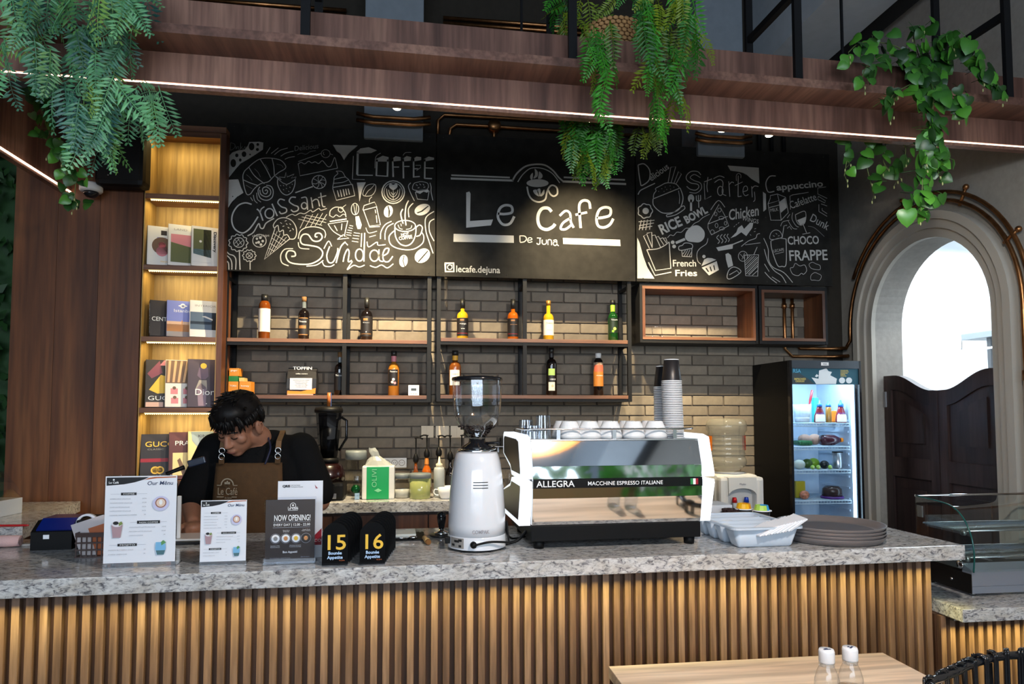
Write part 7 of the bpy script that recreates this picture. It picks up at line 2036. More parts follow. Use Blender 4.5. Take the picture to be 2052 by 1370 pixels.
pts = [atz(u, v, .80) for u, v in ((1862, 1372), (1893, 1354), (1915, 1345), (1939, 1333), (1968, 1323), (2003, 1315), (2042, 1312))]
d = pts[-1] - pts[-2]
pts += [pts[-1] + Vector((.07, -.012, 0)), pts[-1] + Vector((.14, -.05, 0)), pts[-1] + Vector((.18, -.12, 0)), pts[-1] + Vector((.19, -.2, 0))]
pts = [pts[0] + Vector((.0, -.11, 0))] + pts
rail = [Vector(q) for q in spline([tuple(p) for p in pts], 8)]
ch = thing('rope_chair', 'black lacquered rope back chair at the bottom right corner', 'chair')
LACQ = pm('black_lacquer', (.008, .009, .012), .1, coat=.8)
MB().tube(rail, .0125, 12).build('top_rail', LACQ, ch)
cen = sum(rail, Vector()) / len(rail); cen.z = 0
low = [Vector((q.x + (cen.x - q.x) * .12, q.y + (cen.y - q.y) * .12, .45)) for q in rail]
MB().tube(low, .012, 10).build('seat_rail', LACQ, ch)
n = len(rail); st = 0
for i in range(3, n - 1, 6):
    a, b = rail[i], low[min(n - 1, i)]
    tdir = (rail[min(n - 1, i + 1)] - rail[i - 1]).normalized()
    for s in (-.005, .005):
        o = tdir * s; out = Vector((a.x - cen.x, a.y - cen.y, 0)).normalized() * .016
        MB().tube([tuple(p) for p in spline([b + o - out * .4, a + o - out - Vector((0, 0, .02)), a + o - out * .8 + Vector((0, 0, .012)), a + o + Vector((0, 0, .018)), a + o + out * .8 + Vector((0, 0, .012)), a + o + out - Vector((0, 0, .02)), b + o + out * .6], 4)], .0045, 7).build('rope_loop', LACQ, ch)
MB().lathe([(0, .43), (.19, .43), (.2, .44), (.2, .455), (.18, .465), (0, .465)], 28, (cen.x, cen.y, 0)).build('seat', pm('seat_black', (.02, .02, .022), .7), ch)
for a in (45, 135, 225, 315): MB().tube([(cen.x + .16 * math.cos(R(a)), cen.y + .16 * math.sin(R(a)), .44), (cen.x + .2 * math.cos(R(a)), cen.y + .2 * math.sin(R(a)), 0)], .012, 8).build('leg', LACQ, ch)
# ================================================================== barista
def blob(parts, voxel, smooth_it, name, mat, parent, M=None):
    """tapered limbs and ellipsoids fused into one continuous skin"""
    mb = MB()
    for q in parts:
        if q[0] == 'cap':
            _, a, b, r0, r1 = q; a, b = Vector(a), Vector(b); d = (b - a); L = d.length; rot = d.to_track_quat('Z', 'Y').to_matrix().to_4x4()
            pr = [(r0 * math.sin(t), -r0 * math.cos(t)) for t in [math.pi / 2 * i / 5 for i in range(6)]] + [(r1 * math.cos(t), L + r1 * math.sin(t)) for t in [math.pi / 2 * i / 5 for i in range(6)]]
            pr[0] = (0.0, pr[0][1]); pr[-1] = (0.0, pr[-1][1])
            s = MB().lathe(pr, 14, cap=False).xf(Matrix.Translation(a) @ rot)
        else:
            _, c, r = q[:3]; rot = q[3] if len(q) > 3 else Matrix.Identity(4)
            s = MB().sphere((0, 0, 0), 1, 16, 12).xf(Matrix.Translation(c) @ rot @ Matrix.Diagonal((*r, 1)))
        mb.add(s.v, s.f, True)
    if M is not None: mb.xf(M)
    me = mb.mesh(name, mat); o = link(name, me)
    rm = o.modifiers.new('fuse', 'REMESH'); rm.mode = 'VOXEL'; rm.voxel_size = voxel; rm.use_smooth_shade = True
    sm = o.modifiers.new('soft', 'SMOOTH'); sm.factor = .5; sm.iterations = smooth_it
    dg = bpy.context.evaluated_depsgraph_get(); me2 = bpy.data.meshes.new_from_object(o.evaluated_get(dg)); me2.name = name
    o.modifiers.clear(); o.data = me2
    me2.materials.clear(); me2.materials.append(mat)
    for p in me2.polygons: p.use_smooth = True; p.material_index = 0
    o.parent = parent
    return o
SKIN = pm('skin_tan', lin((150, 104, 82)), .5, var=.06, bscale=30)
SHIRT = pm('shirt_black', (.006, .006, .0065), .9, bump=.3, bscale=60, spec=.1)
HAIR = pm('hair_black', (.005, .004, .004), .5, spec=.25)
APR = pm('apron_brown', lin((74, 50, 24)), .85, bump=.35, bscale=45, var=.1)
STRAP = pm('strap_tan', lin((112, 82, 52)), .7)
man = thing('person', 'barista in a black shirt and brown apron bending his head over his work', 'person', (-.715, 3.17, 0))
# head placed in body space: bowed and turned towards the left
HM = Matrix.Translation((-.058, -.125, 1.492)) @ Matrix.Rotation(R(-24), 4, 'Z') @ Matrix.Rotation(R(34), 4, 'X') @ Matrix.Rotation(R(4), 4, 'Y')
def H(p): return HM @ Vector(p)
def hell(c, r): return ('ell', H(c), r, HM.to_3x3().to_4x4())
def hcap(a, b, r0, r1): return ('cap', H(a), H(b), r0, r1)
shL, shR = Vector((-.185, .0, 1.385)), Vector((.178, .01, 1.385))           # viewer's left and right
elL, elR = Vector((-.275, -.02, 1.15)), Vector((.268, -.01, 1.15))
wrL, wrR = Vector((-.22, -.17, 1.10)), Vector((.17, -.13, 1.10))
body = [hell((0, .012, .035), (.076, .094, .086)), hell((0, -.03, -.045), (.058, .060, .068)), hell((0, -.056, -.092), (.030, .028, .022)),
        hell((.04, -.056, -.022), (.026, .024, .024)), hell((-.04, -.056, -.022), (.026, .024, .024)), hell((0, -.076, .02), (.052, .016, .012)),
        hcap((0, -.084, .006), (0, -.104, -.034), .009, .0135), hell((.012, -.098, -.038), (.009, .010, .008)), hell((-.012, -.098, -.038), (.009, .010, .008)),
        hell((0, -.088, -.066), (.023, .012, .0065)), hell((0, -.086, -.077), (.019, .012, .0075)),
        hell((.031, -.074, .0), (.016, .012, .0095)), hell((-.031, -.074, .0), (.016, .012, .0095)),
        hell((.088, .012, -.012), (.012, .022, .035)), hell((-.088, .012, -.012), (.012, .022, .035)),
        hcap((.02, .03, -.055), (.03, .055, -.1), .056, .056), ('cap', H((.02, .04, -.075)), (.0, .02, 1.38), .056, .064),
        ('cap', (0, .02, 1.34), (0, .02, 1.02), .12, .115), ('cap', (-.1, .02, 1.37), (.1, .02, 1.37), .07, .07),
        ('cap', shL, elL, .052, .042), ('cap', elL, wrL, .043, .028), ('cap', shR, elR, .052, .042), ('cap', elR, wrR, .043, .028),
        ('cap', (-.08, .02, .98), (-.09, .03, .52), .09, .06), ('cap', (-.09, .03, .52), (-.09, .05, .07), .058, .04), ('cap', (.08, .02, .98), (.09, .03, .52), .09, .06), ('cap', (.09, .03, .52), (.09, .05, .07), .058, .04),
        ('cap', (-.09, .05, .04), (-.09, -.1, .03), .04, .03), ('cap', (.09, .05, .04), (.09, -.1, .03), .04, .03)]
for w, s in ((wrL, 1), (wrR, -1)):
    d = (w - (elL if s > 0 else elR)).normalized(); side = d.cross(Vector((0, 0, 1))).normalized() * s
    body.append(('ell', w + d * .045, (.036, .045, .018)))
    for i, (o, L) in enumerate(((-.027, .058), (-.009, .068), (.009, .064), (.026, .05))):
        b0 = w + d * .075 + side * o; b1 = b0 + d * L * .5 + Vector((0, 0, -.006)); b2 = b1 + d * L * .42 + Vector((0, 0, -.018))
        body += [('cap', b0, b1, .0088, .0082), ('cap', b1, b2, .0082, .007)]
    t0 = w + d * .03 + side * .03; body += [('cap', t0, t0 + d * .03 + side * .022, .011, .0095), ('cap', t0 + d * .03 + side * .022, t0 + d * .058 + side * .024, .0095, .008)]
blob(body, .0055, 4, 'body', SKIN, man)
# facial details
def hpart(name, mb, m): return mb.xf(HM).build(name, m, man)
for s in (-1, 1):
    mb = MB(); mb.tube([tuple(p) for p in spline([(s * .014, -.0905, .022), (s * .032, -.090, .028), (s * .052, -.075, .022)], 5)], [.0034] * 11, 6); hpart('eyebrow', mb, HAIR)
    mb = MB(); mb.tube([tuple(p) for p in spline([(s * .017, -.0835, -.003), (s * .031, -.0872, -.006), (s * .046, -.079, -.003)], 5)], [.0017] * 11, 5); hpart('eyelashes', mb, HAIR)
    hpart('ear_fold', MB().tube([tuple(p) for p in spline([(s * .099, .002, .008), (s * .101, .02, .012), (s * .101, .024, -.008), (s * .098, .012, -.03)], 4)], .0028, 6), SKIN)
hpart('lips', MB().tube([tuple(p) for p in spline([(-.02, -.094, -.0715), (0, -.1005, -.0705), (.02, -.094, -.0715)], 6)], .0024, 6), pm('lip', lin((120, 70, 64)), .5))
# hair: a full cap with a ragged fringe
rn = random.Random(11)
hp = [hell((0, .026, .06), (.09, .106, .084)), hell((0, -.03, .088), (.076, .062, .05)), hell((0, .07, .0), (.072, .05, .07)), hell((0, -.058, .072), (.06, .03, .036))]
for s in (-1, 1): hp += [hell((s * .068, .02, .045), (.02, .05, .036))]
blob(hp, .006, 3, 'hair', HAIR, man)
mb = MB()
for i in range(150):
    u = rn.uniform(-1, 1); r = rn.random()
    if i < 60: a = (u * .07, -.062 - .02 * (1 - abs(u)), .075 + rn.uniform(-.01, .02)); b = (u * .082 + rn.uniform(-.014, .014), -.094 - rn.uniform(0, .012) + abs(u) * .03, .03 + rn.uniform(-.014, .02))
    elif i < 100: s = rn.choice((-1, 1)); a = (s * .084, rn.uniform(-.05, .07), .07); b = (s * (.087 + rn.uniform(0, .008)), a[1] - .01, rn.uniform(.02, .045) if a[1] < .045 else rn.uniform(-.02, .02))
    else:
        t, p_ = rn.uniform(0, 6.28), rn.uniform(.1, 1.2); d = Vector((math.cos(t) * math.sin(p_), math.sin(t) * math.sin(p_), math.cos(p_)))
        c0 = Vector((0, .026, .06)); a = c0 + Vector((d.x * .085, d.y * .1, d.z * .078)); b = c0 + Vector((d.x * .1, d.y * .116, d.z * .094)) + Vector((rn.uniform(-.02, .02), -.03, rn.uniform(-.006, .006)))
    a, b = Vector(a), Vector(b); m_ = (a + b) / 2 + (b - a).cross(Vector((rn.random() - .5, 1, rn.random() - .5))) * .1
    mb.tube([a, m_, b], [.008, .006, .0008], 5)
tag(hpart('hair_tufts', mb, HAIR), kind='stuff')
# clothes
sl0, sl1 = shL + (elL - shL) * .78, shR + (elR - shR) * .80
shirt = [('cap', (0, .02, 1.30), (0, .02, 1.04), .148, .14), ('ell', (0, .01, 1.26), (.205, .135, .16)), ('cap', (-.13, .02, 1.375), (.13, .02, 1.375), .075, .075), ('cap', (-.06, .015, 1.41), (.06, .015, 1.41), .062, .062),
         ('cap', shL, sl0, .075, .080), ('cap', shR, sl1, .075, .080), ('ell', (0, .02, 1.0), (.165, .12, .1)), ('cap', shL + Vector((.01, .02, -.03)), shL + Vector((.05, .02, -.18)), .07, .06), ('cap', shR + Vector((-.01, .02, -.03)), shR + Vector((-.05, .02, -.18)), .07, .06)]
blob(shirt, .009, 4, 'shirt', SHIRT, man)
nb = H((.03, .05, -.1))
for s in (-1, 1):
    MB().tube([tuple(p) for p in spline([(0, .105, 1.445), (s * .065, .07, 1.45), (s * .078, .0, 1.435), (s * .05, -.06, 1.405), (s * .012, -.095, 1.36)], 6)], .016, 8).build('collar', SHIRT, man)
blob([('cap', (-.08, .02, .98), (-.09, .03, .52), .105, .075), ('cap', (-.09, .03, .52), (-.09, .05, .1), .072, .055), ('cap', (.08, .02, .98), (.09, .03, .52), .105, .075), ('cap', (.09, .03, .52), (.09, .05, .1), .072, .055)], .012, 3, 'trousers', pm('trousers_black', (.012, .012, .014), .8), man)
for s in (-1, 1): blob([('cap', (s * .09, .07, .045), (s * .09, -.11, .04), .046, .04)], .01, 2, 'shoe', BLK, man)
# apron: bib and skirt as a cloth sheet curved round the chest
def apron_pt(f, z):
    if z > .98: half = .135 + (1.335 - z) / .355 * .02
    else: half = .19
    x = f * half - .01
    k = max(0, min(1, (1.335 - z) / .12))
    y = -.152 - .012 * k + .55 * x * x * 2.2 + .006 * math.sin(f * 7 + z * 9) * (1.34 - z) * 2
    return (x, y, z)
mb = MB(); nu, nz = 16, 26; zs_ = [1.335 - (1.335 - .45) * j / nz for j in range(nz + 1)]
vs = [apron_pt(-1 + 2 * i / nu, z) for z in zs_ for i in range(nu + 1)] + [(x, y + .004, z) for x, y, z in [apron_pt(-1 + 2 * i / nu, z) for z in zs_ for i in range(nu + 1)]]
n1 = (nu + 1) * (nz + 1); fs = []
for j in range(nz):
    for i in range(nu):
        a = j * (nu + 1) + i; fs += [(a, a + 1, a + nu + 2, a + nu + 1), (n1 + a, n1 + a + nu + 1, n1 + a + nu + 2, n1 + a + 1)]
for i in range(nu): fs.append((i, n1 + i, n1 + i + 1, i + 1))
for j in range(nz): a = j * (nu + 1); fs += [(a, a + nu + 1, n1 + a + nu + 1, n1 + a), (a + nu, n1 + a + nu, n1 + a + 2 * nu + 1, a + 2 * nu + 1)]
ap = mb.add(vs, fs, True).build('apron', APR, man)
def strap(pts, w=.011):
    mb = MB(); P = [Vector(p) for p in pts]
    vs = []
    for p in P: vs += [(p.x - w, p.y, p.z), (p.x + w, p.y, p.z), (p.x + w, p.y + .004, p.z), (p.x - w, p.y + .004, p.z)]
    fs = [(0, 1, 2, 3)] + [(4 * i + k, 4 * i + (k + 1) % 4, 4 * i + 4 + (k + 1) % 4, 4 * i + 4 + k) for i in range(len(P) - 1) for k in range(4)]
    return mb.add(vs, fs)
for x, nm in ((.11, 'strap'), (-.118, 'strap')):
    zt = 1.332
    strap([(x, -.150, zt), (x, -.148, zt + .028)]).build('strap_tab', APR, man)
    s_ = strap([(x, -.144, zt + .062), (x, -.130, zt + .095), (x - .0, -.08, 1.452), (x - .01 * (1 if x > 0 else -1), .0, 1.468), (x * .8, .09, 1.43)]).build('strap', STRAP, man)
    for dz in (.03, .055): MB().lathe([(.0095, 0), (.0115, .0016), (.0135, 0), (.0115, -.0016), (.0095, 0)], 16, (x, -.149 + .004 * (dz > .04), zt + dz), axis='Y', cap=False).build('ring_buckle', CHROME, man)
    MB().tube([(x, -.149, zt + .038), (x, -.147, zt + .05)], .003, 8).build('clip', CHROME, man)
AP_W = pm('apron_print', lin((150, 138, 118)), .8)
px0 = -.125
text('Le Café', .042, AP_W, ap, 'apron_lettering', (px0, -.1715, 1.207), (R(90), 0, R(-12)), width=.084)
text('de Juna', .010, AP_W, ap, 'apron_lettering', (px0 + .03, -.1765, 1.191), (R(90), 0, R(-12)), width=.03)
mb = MB(); ribbon(mb, arc(.042, 0, .026, .026, 0, 180, 14), .005); ribbon(mb, [(-.002, -.001), (.016, -.001)], .003); ribbon(mb, [(.068, -.001), (.086, -.001)], .003); ribbon(mb, [(.03, .008), (.054, .008)], .009); ribbon(mb, [(.042, .004), (.042, .018)], .006)
ribbon(mb, [(-.002, -.049), (.028, -.049)], .0035); ribbon(mb, [(.062, -.049), (.084, -.049)], .0035)
mb.xf(Matrix.Rotation(R(-12), 4, 'Z')).build('apron_print', AP_W, ap, (px0, -.1725, 1.247))
lan = MB(); lan.tube([tuple(p) for p in spline([(.05, -.06, 1.44), (.075, -.125, 1.40), (.07, -.15, 1.36), (.06, -.155, 1.33)], 5)], .004, 6); lan.build('lanyard', pm('lanyard_navy', lin((30, 34, 60)), .6), man)
# ================================================================== plants
def leafmat(name, c0, c1, rough=.45):
    m = bpy.data.materials.new(name); m.use_nodes = True; nt = m.node_tree; b = nt.nodes['Principled BSDF']
    oi = nd(nt, 'ShaderNodeObjectInfo'); tc = nd(nt, 'ShaderNodeTexCoord'); nz = nd(nt, 'ShaderNodeTexNoise'); nz.inputs['Scale'].default_value = 9
    nt.links.new(tc.outputs['Object'], nz.inputs['Vector'])
    ad = nd(nt, 'ShaderNodeMath', operation='ADD'); nt.links.new(oi.outputs['Random'], ad.inputs[0]); nt.links.new(nz.outputs[0], ad.inputs[1])
    mu = nd(nt, 'ShaderNodeMath', operation='MULTIPLY'); mu.inputs[1].default_value = .55; nt.links.new(ad.outputs[0], mu.inputs[0])
    rp = ramp(nt, mu.outputs[0], [(.2, c0), (.8, c1)]); nt.links.new(rp.outputs[0], b.inputs['Base Color']); b.inputs['Roughness'].default_value = rough
    return m
def frond_mesh(L, W, n, seed, mat, curl=.5, lobes=False):
    """rachis with paired narrow leaflets, hanging along -z, leaflets spread in x, arching in y"""
    rn = random.Random(seed); mb = MB(); P = []
    for i in range(n + 1):
        t = i / n; P.append(Vector((.04 * L * math.sin(t * 3 + seed), -curl * L * .35 * math.sin(t * 1.9), -L * t * (1 - .1 * curl * t))))
    mb.tube(P, [.0022 * (1 - .7 * i / n) for i in range(n + 1)], 4)
    for i in range(1, n + 1):
        t = i / n; w = W * (math.sin(math.pi * min(1, .12 + t * .88)) ** .7) * (1 - .25 * t)
        if i == n: w = W * .3
        for s in (-1, 1):
            a = P[i]; ln = w * rn.uniform(.85, 1.1); droop = rn.uniform(.35, .75) * ln
            d = Vector((s * ln, rn.uniform(-.35, .1) * ln, -droop)); wd = L / n * .42
            q = Vector((0, 0, -wd)); m_ = a + d * .5
            lift = Vector((0, -.12 * ln, 0))
            mb.add([a, m_ + q * -.75 + lift, a + d, m_ + q * .9 + lift, m_ + lift * 1.6], [(0, 1, 4), (1, 2, 4), (2, 3, 4), (3, 0, 4)], True)
    return mb.mesh('frond', mat)
FB = leafmat('fern_blue_green', lin((44, 86, 84)), lin((104, 168, 110))); FB2 = leafmat('fern_lime', lin((60, 112, 66)), lin((150, 190, 90)))
FG = leafmat('fern_green', lin((24, 84, 20)), lin((64, 150, 36))); FG2 = leafmat('fern_olive', lin((60, 90, 14)), lin((130, 150, 30)))
VINE = pm('vine_stem', lin((96, 110, 60)), .6); VINEB = pm('fern_stem', lin((70, 92, 72)), .6)
def inside(poly, x, y):
    c = False; n = len(poly); j = n - 1
    for i in range(n):
        (xi, yi), (xj, yj) = poly[i], poly[j]
        if (yi > y) != (yj > y) and x < (xj - xi) * (y - yi) / (yj - yi) + xi: c = not c
        j = i
    return c
def fern(label, poly, n, Y0, Y1, meshes, seed, parent=None, tilt=18, stem=None, name='hanging_fern', root=None, sc=(.8, 1.15), minv=-80):
    rn = random.Random(seed)
    xs_, ys_ = [p[0] for p in poly], [p[1] for p in poly]
    pts = []
    while len(pts) < n:
        u, v = rn.uniform(min(xs_), max(xs_)), rn.uniform(min(ys_), max(ys_))
        if inside(poly, u, v): pts.append((u, v))
    t = parent or thing(name, label, 'plant', root if root else at(poly[0][0], max(0, poly[0][1]), (Y0 + Y1) / 2))
    inv = Vector(t.location)
    for (u, v) in pts:
        Y = rn.uniform(Y0, Y1); p = at(u, v, Y) - inv
        o = link('frond', rn.choice(meshes), t, p, (R(rn.gauss(8, tilt * .6)), R(rn.gauss(0, tilt)), R(rn.gauss(0, 40))))
        s = rn.uniform(*sc); o.scale = (s, s, s)
    return t
fm = [frond_mesh(.18, .05, 11, k, FB if k % 4 else FB2, .5) for k in range(8)]
P1 = [(15, -60), (290, -60), (285, 10), (265, 45), (235, 70), (245, 110), (255, 160), (258, 205), (250, 225), (215, 225), (170, 215), (130, 190), (95, 150), (60, 110), (40, 60)]
f1 = fern('blue green fern spilling over the beam at the top left', P1, 100, 2.36, 2.6, fm, 4, root=(-1.25, 2.5, 2.945))
fern('', [(255, 165), (320, 170), (340, 195), (300, 205), (262, 200)], 9, 2.5, 2.66, fm, 9, parent=f1, tilt=30)
fern('', [(-10, 60), (20, 60), (20, 130), (-10, 140)], 6, 2.4, 2.5, fm, 10, parent=f1, tilt=30)
fern('', [(150, 195), (235, 200), (240, 275), (200, 280), (165, 255)], 14, 2.4, 2.55, fm, 19, parent=f1, tilt=14)
# basket with fern in the middle
bx0 = at(1228, 75, 2.86)
bkt = thing('woven_planter', 'round woven straw planter on the beam', 'planter', (bx0.x, 2.86, 3.05))
STRAW = pm('straw', lin((178, 134, 86)), .8, var=.2, bscale=60)
MB().lathe([(0, 0), (.115, 0), (.132, .09), (.128, .18), (.12, .18), (.122, .09), (.105, .01), (0, .01)], 32).build('liner', pm('straw_liner', lin((120, 86, 50)), .9), bkt)
mb = MB(); rn = random.Random(2)
for j in range(10):
    z = .012 + j * .0175; r = .122 + .014 * math.sin(min(1, z / .1) * 1.57) - .05 * max(0, z - .12)
    for i in range(34):
        a = 2 * math.pi * (i + .5 * (j % 2)) / 34
        s = MB().sphere((0, 0, 0), 1, 6, 4, (.0135, .006, .0095)).xf(Matrix.Translation((r * math.cos(a), r * math.sin(a), z)) @ Matrix.Rotation(a + 1.57, 4, 'Z') @ Matrix.Rotation(R(14), 4, 'Y')); mb.add(s.v, s.f, True)
tag(mb.build('woven_knots', STRAW, bkt), kind='stuff')
MB().box(-.13, .13, -.13, .13, -.02, -.001).build('support_board', BEAMU, bkt)
gm = [frond_mesh(.17, .042, 12, k + 20, FG if k % 5 else FG2, .5) for k in range(6)]
P2 = [(1290, -40), (1390, -40), (1395, 20), (1400, 70), (1385, 110), (1380, 170), (1355, 200), (1320, 195), (1296, 185), (1290, 120), (1285, 60)]
f2 = fern('bright green fern trailing from the woven planter', P2, 62, 2.42, 2.62, gm, 14, root=(bx0.x, 2.86, 3.2))
fern('', [(1168, 50), (1225, 40), (1220, 150), (1200, 180), (1170, 165)], 16, 2.42, 2.58, gm, 15, parent=f2, tilt=16)
fern('', [(1100, -30), (1200, -30), (1170, 55), (1110, 55)], 16, 2.75, 2.95, gm, 16, parent=f2, tilt=45)
fern('', [(1230, -60), (1300, -60), (1300, 10), (1230, 0)], 10, 2.75, 2.95, gm, 17, parent=f2, tilt=30)
fern('', [(1300, 190), (1330, 200), (1345, 235), (1305, 240)], 5, 2.5, 2.6, gm, 18, parent=f2, tilt=14)
P3 = [(1115, 215), (1240, 225), (1248, 280), (1235, 312), (1205, 325), (1165, 315), (1140, 270)]
f3 = fern('green fern hanging below the beam before the middle chalkboard', P3, 62, 2.85, 3.08, gm, 24, root=(at(1180, 210, 2.95).x, 2.95, 2.9), tilt=12)
fern('', [(1268, 235), (1320, 240), (1310, 262), (1285, 262)], 8, 2.8, 2.9, [frond_mesh(.13, .035, 10, 40, FG2, .4)], 26, parent=f3, tilt=18)
for x, lab, y0, z1 in ((at(1180, 210, 2.95).x, 'f3', 2.95, 2.9),):
    MB().tube([(0, 0, 0), (.02, -.06, .06), (.03, -.19, .06)], .006, 6).build('stem', VINEB, f3)

# ivy
def leaf_mesh(w, mat, seed):
    rn = random.Random(seed); half = [(0, 0), (.22, .12), (.46, .08), (.56, -.12), (.5, -.4), (.3, -.72), (0, -1.0)]
    mb = MB(); L = [(-x, z) for x, z in half[1:-1]]
    out = [(x * (1 + rn.uniform(-.05, .05)), z) for x, z in half] + L[::-1]
    c = [0, 0]
    vs = [(0, -.10 * w, -.42 * w)] + [(x * w, (.10 * abs(x) + (.12 * z * z)) * w * 1.1, z * w) for x, z in out]
    n = len(out)
    mb.add(vs, [(0, i + 1, (i + 1) % n + 1) for i in range(n)], True)
    mb.tube([(0, .0, 0), (0, .012 * w / .035, .25 * w), (0, .03 * w / .035, .5 * w)], .0011, 4)
    return mb.mesh('leaf', mat)
IV = leafmat('ivy_green', lin((24, 74, 26)), lin((84, 150, 48)), .35); IVD = leafmat('ivy_dark', lin((14, 44, 16)), lin((44, 92, 26)), .4)
def ivy(label, strands, seed, meshes, root, stemm=VINE, buds=True):
    """strands: lists of (u, v, Y) the vine passes through, with leaf count"""
    rn = random.Random(seed); t = thing('hanging_ivy', label, 'plant', root); inv = Vector(root)
    bud = MB().sphere((0, 0, -.007), .0045, 6, 5, (.7, .7, 1.7)).mesh('bud', pm('ivy_bud', lin((176, 180, 120)), .5))
    for pts, n, spread in strands:
        P = [at(*p) - inv for p in pts]; sp = spline(P, 8)
        MB().tube(sp, .0022, 5).build('stem', stemm, t)
        for i in range(n):
            q = sp[int((i + rn.random()) / n * (len(sp) - 1))]
            o = Vector((rn.gauss(0, spread), rn.gauss(-.01, spread * .7), rn.gauss(0, spread * .8)))
            l = link('leaf', rn.choice(meshes), t, q + o, (R(rn.gauss(-10, 20)), R(rn.gauss(0, 35)), R(rn.gauss(0, 32))))
            s = rn.uniform(.7, 1.2); l.scale = (s, s, s)
        if buds:
            for e in range(2):
                q = sp[-1] if e == 0 else sp[int(len(sp) * .6)]
                r_ = [q, q + Vector((rn.uniform(-.01, .01), -.01, -.02)), q + Vector((rn.uniform(-.02, .02), -.012, -.045))]
                MB().tube(spline(r_, 3), .001, 4).build('tendril', stemm, t); link('bud', bud, t, r_[-1]); link('bud', bud, t, r_[1] + Vector((.006, 0, 0)))
    return t
ivm = [leaf_mesh(w, IV if i % 3 else IVD, i) for i, w in enumerate((.05, .056, .062, .052, .044))]
S = []
rt = (at(1850, 130, 2.62).x, 2.62, 2.945)
for pts, n, sp_ in (
    ([(1850, 150, 2.75), (1800, 95, 2.7), (1730, 85, 2.66), (1700, 105, 2.62)], 14, .022), ([(1850, 150, 2.75), (1790, 110, 2.66), (1740, 130, 2.56), (1725, 165, 2.52)], 10, .02),
    ([(1850, 140, 2.75), (1830, 70, 2.7), (1845, 55, 2.68)], 9, .025), ([(1860, 140, 2.75), (1890, 75, 2.66), (1905, 90, 2.62)], 12, .026),
    ([(1860, 140, 2.75), (1920, 95, 2.62), (1960, 110, 2.58), (1970, 160, 2.55)], 14, .022), ([(1950, 120, 2.6), (1980, 170, 2.56), (2008, 190, 2.54)], 6, .012),
    ([(1860, 140, 2.7), (1840, 160, 2.56), (1790, 190, 2.5), (1785, 225, 2.5)], 11, .018), ([(1860, 140, 2.7), (1880, 180, 2.53), (1915, 195, 2.5), (1925, 225, 2.5)], 12, .016),
    ([(1850, 130, 2.7), (1850, 190, 2.52), (1865, 260, 2.5), (1850, 320, 2.5), (1848, 380, 2.5), (1845, 425, 2.5)], 44, .022), ([(1860, 140, 2.7), (1870, 190, 2.5), (1868, 250, 2.5), (1875, 300, 2.52), (1880, 345, 2.52)], 22, .024)):
    S.append((pts, int(n * 1.75), sp_ * 1.1))
ivy('green ivy draped over the right end of the beam', S, 31, ivm, rt)
ivy('dark ivy hanging below the beam left of the arch', [([(1700, 275, 2.85), (1698, 310, 2.85), (1692, 352, 2.85)], 5, .012), ([(1740, 275, 2.85), (1735, 320, 2.85), (1745, 365, 2.85), (1750, 385, 2.85)], 7, .016), ([(1780, 270, 2.85), (1770, 320, 2.85), (1790, 355, 2.85)], 8, .018), ([(1800, 270, 2.85), (1815, 300, 2.85), (1800, 350, 2.85)], 6, .014)], 33,
    [leaf_mesh(w, IVD if i % 2 else IV, i + 9) for i, w in enumerate((.05, .056))], (at(1760, 272, 2.85).x, 2.85, 2.86))
ivy('dim ivy hanging beside the white dome camera at the left', [([(85, 180, 3.5), (100, 260, 3.5), (125, 330, 3.5), (130, 385, 3.5)], 22, .035), ([(60, 170, 3.5), (90, 240, 3.5), (105, 300, 3.5)], 16, .03), ([(120, 290, 3.5), (150, 340, 3.5), (150, 395, 3.5), (156, 408, 3.5)], 18, .025)], 35,
    [leaf_mesh(w, IVD if i % 3 else IV, i + 19) for i, w in enumerate((.044, .05, .046))], (at(90, 180, 3.5).x, 3.5, 3.1), buds=True)

# living wall beside the panel
mb = MB(); rn = random.Random(8)
for i in range(700):
    x, z, y = rn.uniform(-2.8, -2.38), rn.uniform(0, 3.3), rn.uniform(4.12, 4.32)
    w = rn.uniform(.03, .07); a = rn.uniform(0, 6.28); d = Vector((math.cos(a), -rn.random() * .6, math.sin(a))).normalized() * w * 1.6; s = d.cross(Vector((0, 1, .2))).normalized() * w * .4; c = Vector((x, y, z))
    mb.add([c, c + d * .5 + s, c + d, c + d * .5 - s], [(0, 1, 2), (0, 2, 3)])
mb.box(-2.8, -2.26, 4.33, 4.39, 0, 3.4)
tag(tag(mb.build('foliage_wall', leafmat('wall_foliage', lin((14, 40, 22)), lin((50, 90, 40)))), 'dark leafy living wall at the far left edge', 'foliage'), kind='stuff')
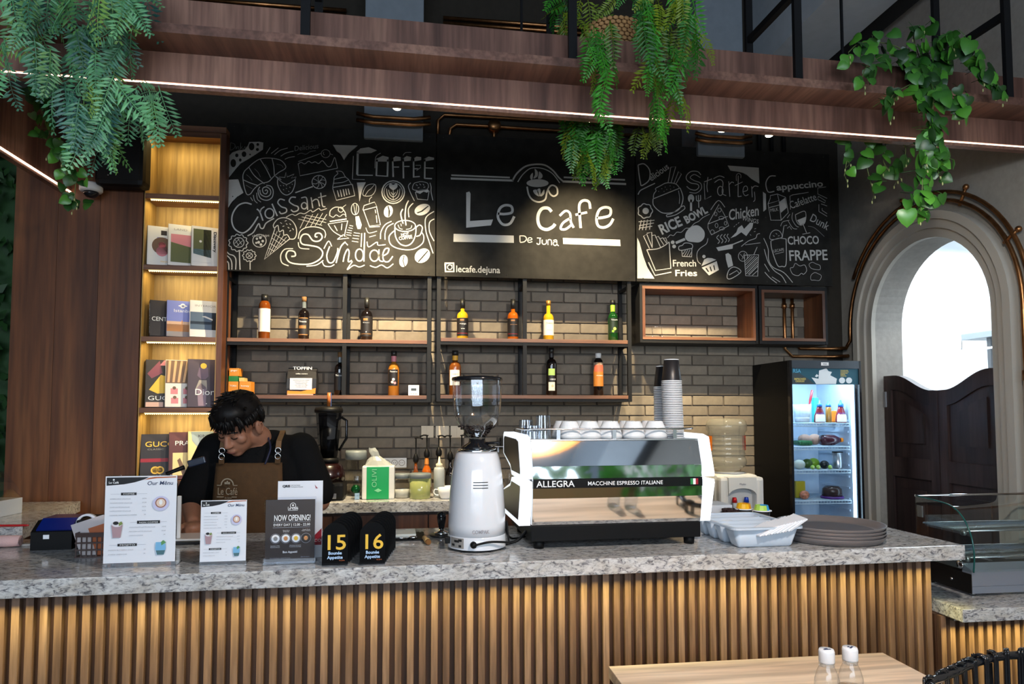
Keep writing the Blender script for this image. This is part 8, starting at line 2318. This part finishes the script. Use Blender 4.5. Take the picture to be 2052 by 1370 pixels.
# planting and pendant lamp in the room behind the photographer, seen only as reflections
mb = MB()
for i in range(1500):
    x, z, y = rn.uniform(-3.2, 2.6), rn.uniform(.8, 1.75) - .25 * rn.random(), rn.uniform(-2.6, -2.3)
    w = rn.uniform(.05, .12); a = rn.uniform(0, 6.28); d = Vector((math.cos(a), rn.uniform(-.4, .6), math.sin(a))).normalized() * w * 1.6; s = d.cross(Vector((0, 1, .2))).normalized() * w * .5; c = Vector((x, y, z))
    mb.add([c, c + d * .5 + s, c + d, c + d * .5 - s], [(0, 1, 2), (0, 2, 3)])
for i in range(700):
    x, z, y = rn.uniform(2.45, 2.6), rn.uniform(.5, 1.8), rn.uniform(-2.2, .6)
    w = rn.uniform(.05, .12); a = rn.uniform(0, 6.28); d = Vector((rn.uniform(-.5, .3), math.cos(a), math.sin(a))).normalized() * w * 1.6; s = d.cross(Vector((1, 0, .2))).normalized() * w * .5; c = Vector((x, y, z))
    mb.add([c, c + d * .5 + s, c + d, c + d * .5 - s], [(0, 1, 2), (0, 2, 3)])
tag(tag(mb.build('foliage_divider', leafmat('divider_foliage', lin((20, 90, 34)), lin((90, 170, 70)))), 'leafy room divider mirrored in the espresso machine', 'foliage'), kind='stuff')
pb = thing('planter_box', 'long planter under the leafy divider mirrored in the machine', 'planter'); MB().box(-3.2, 2.75, -2.62, -2.28, 0, .85, .01).build('trough', pm('planter_beige', lin((190, 160, 120)), .6), pb)
pd = thing('rattan_pendant', 'wide rattan pendant lamp mirrored in the espresso machine', 'pendant lamp', (.9, .85, 2.6))
MB().lathe([(.03, .16), (.12, .13), (.26, .06), (.36, 0.0), (.35, -.004), (.25, .05), (.11, .12), (.03, .15)], 40, cap=False).build('shade', pm('rattan', lin((190, 130, 70)), .7, bump=.8, bscale=70, var=.3), pd)
MB().sphere((0, 0, .07), .045, 14, 10).build('bulb', emis('pendant_bulb', (1, .72, .4), 20), pd)
lamp('pendant_light', 'POINT', (.9, .85, 2.59), None, 140, (1.0, .95, .88), shadow_soft_size=.06)
MB().tube([(0, 0, .15), (0, 0, 1.899)], .004, 6).build('cord', BLK, pd)
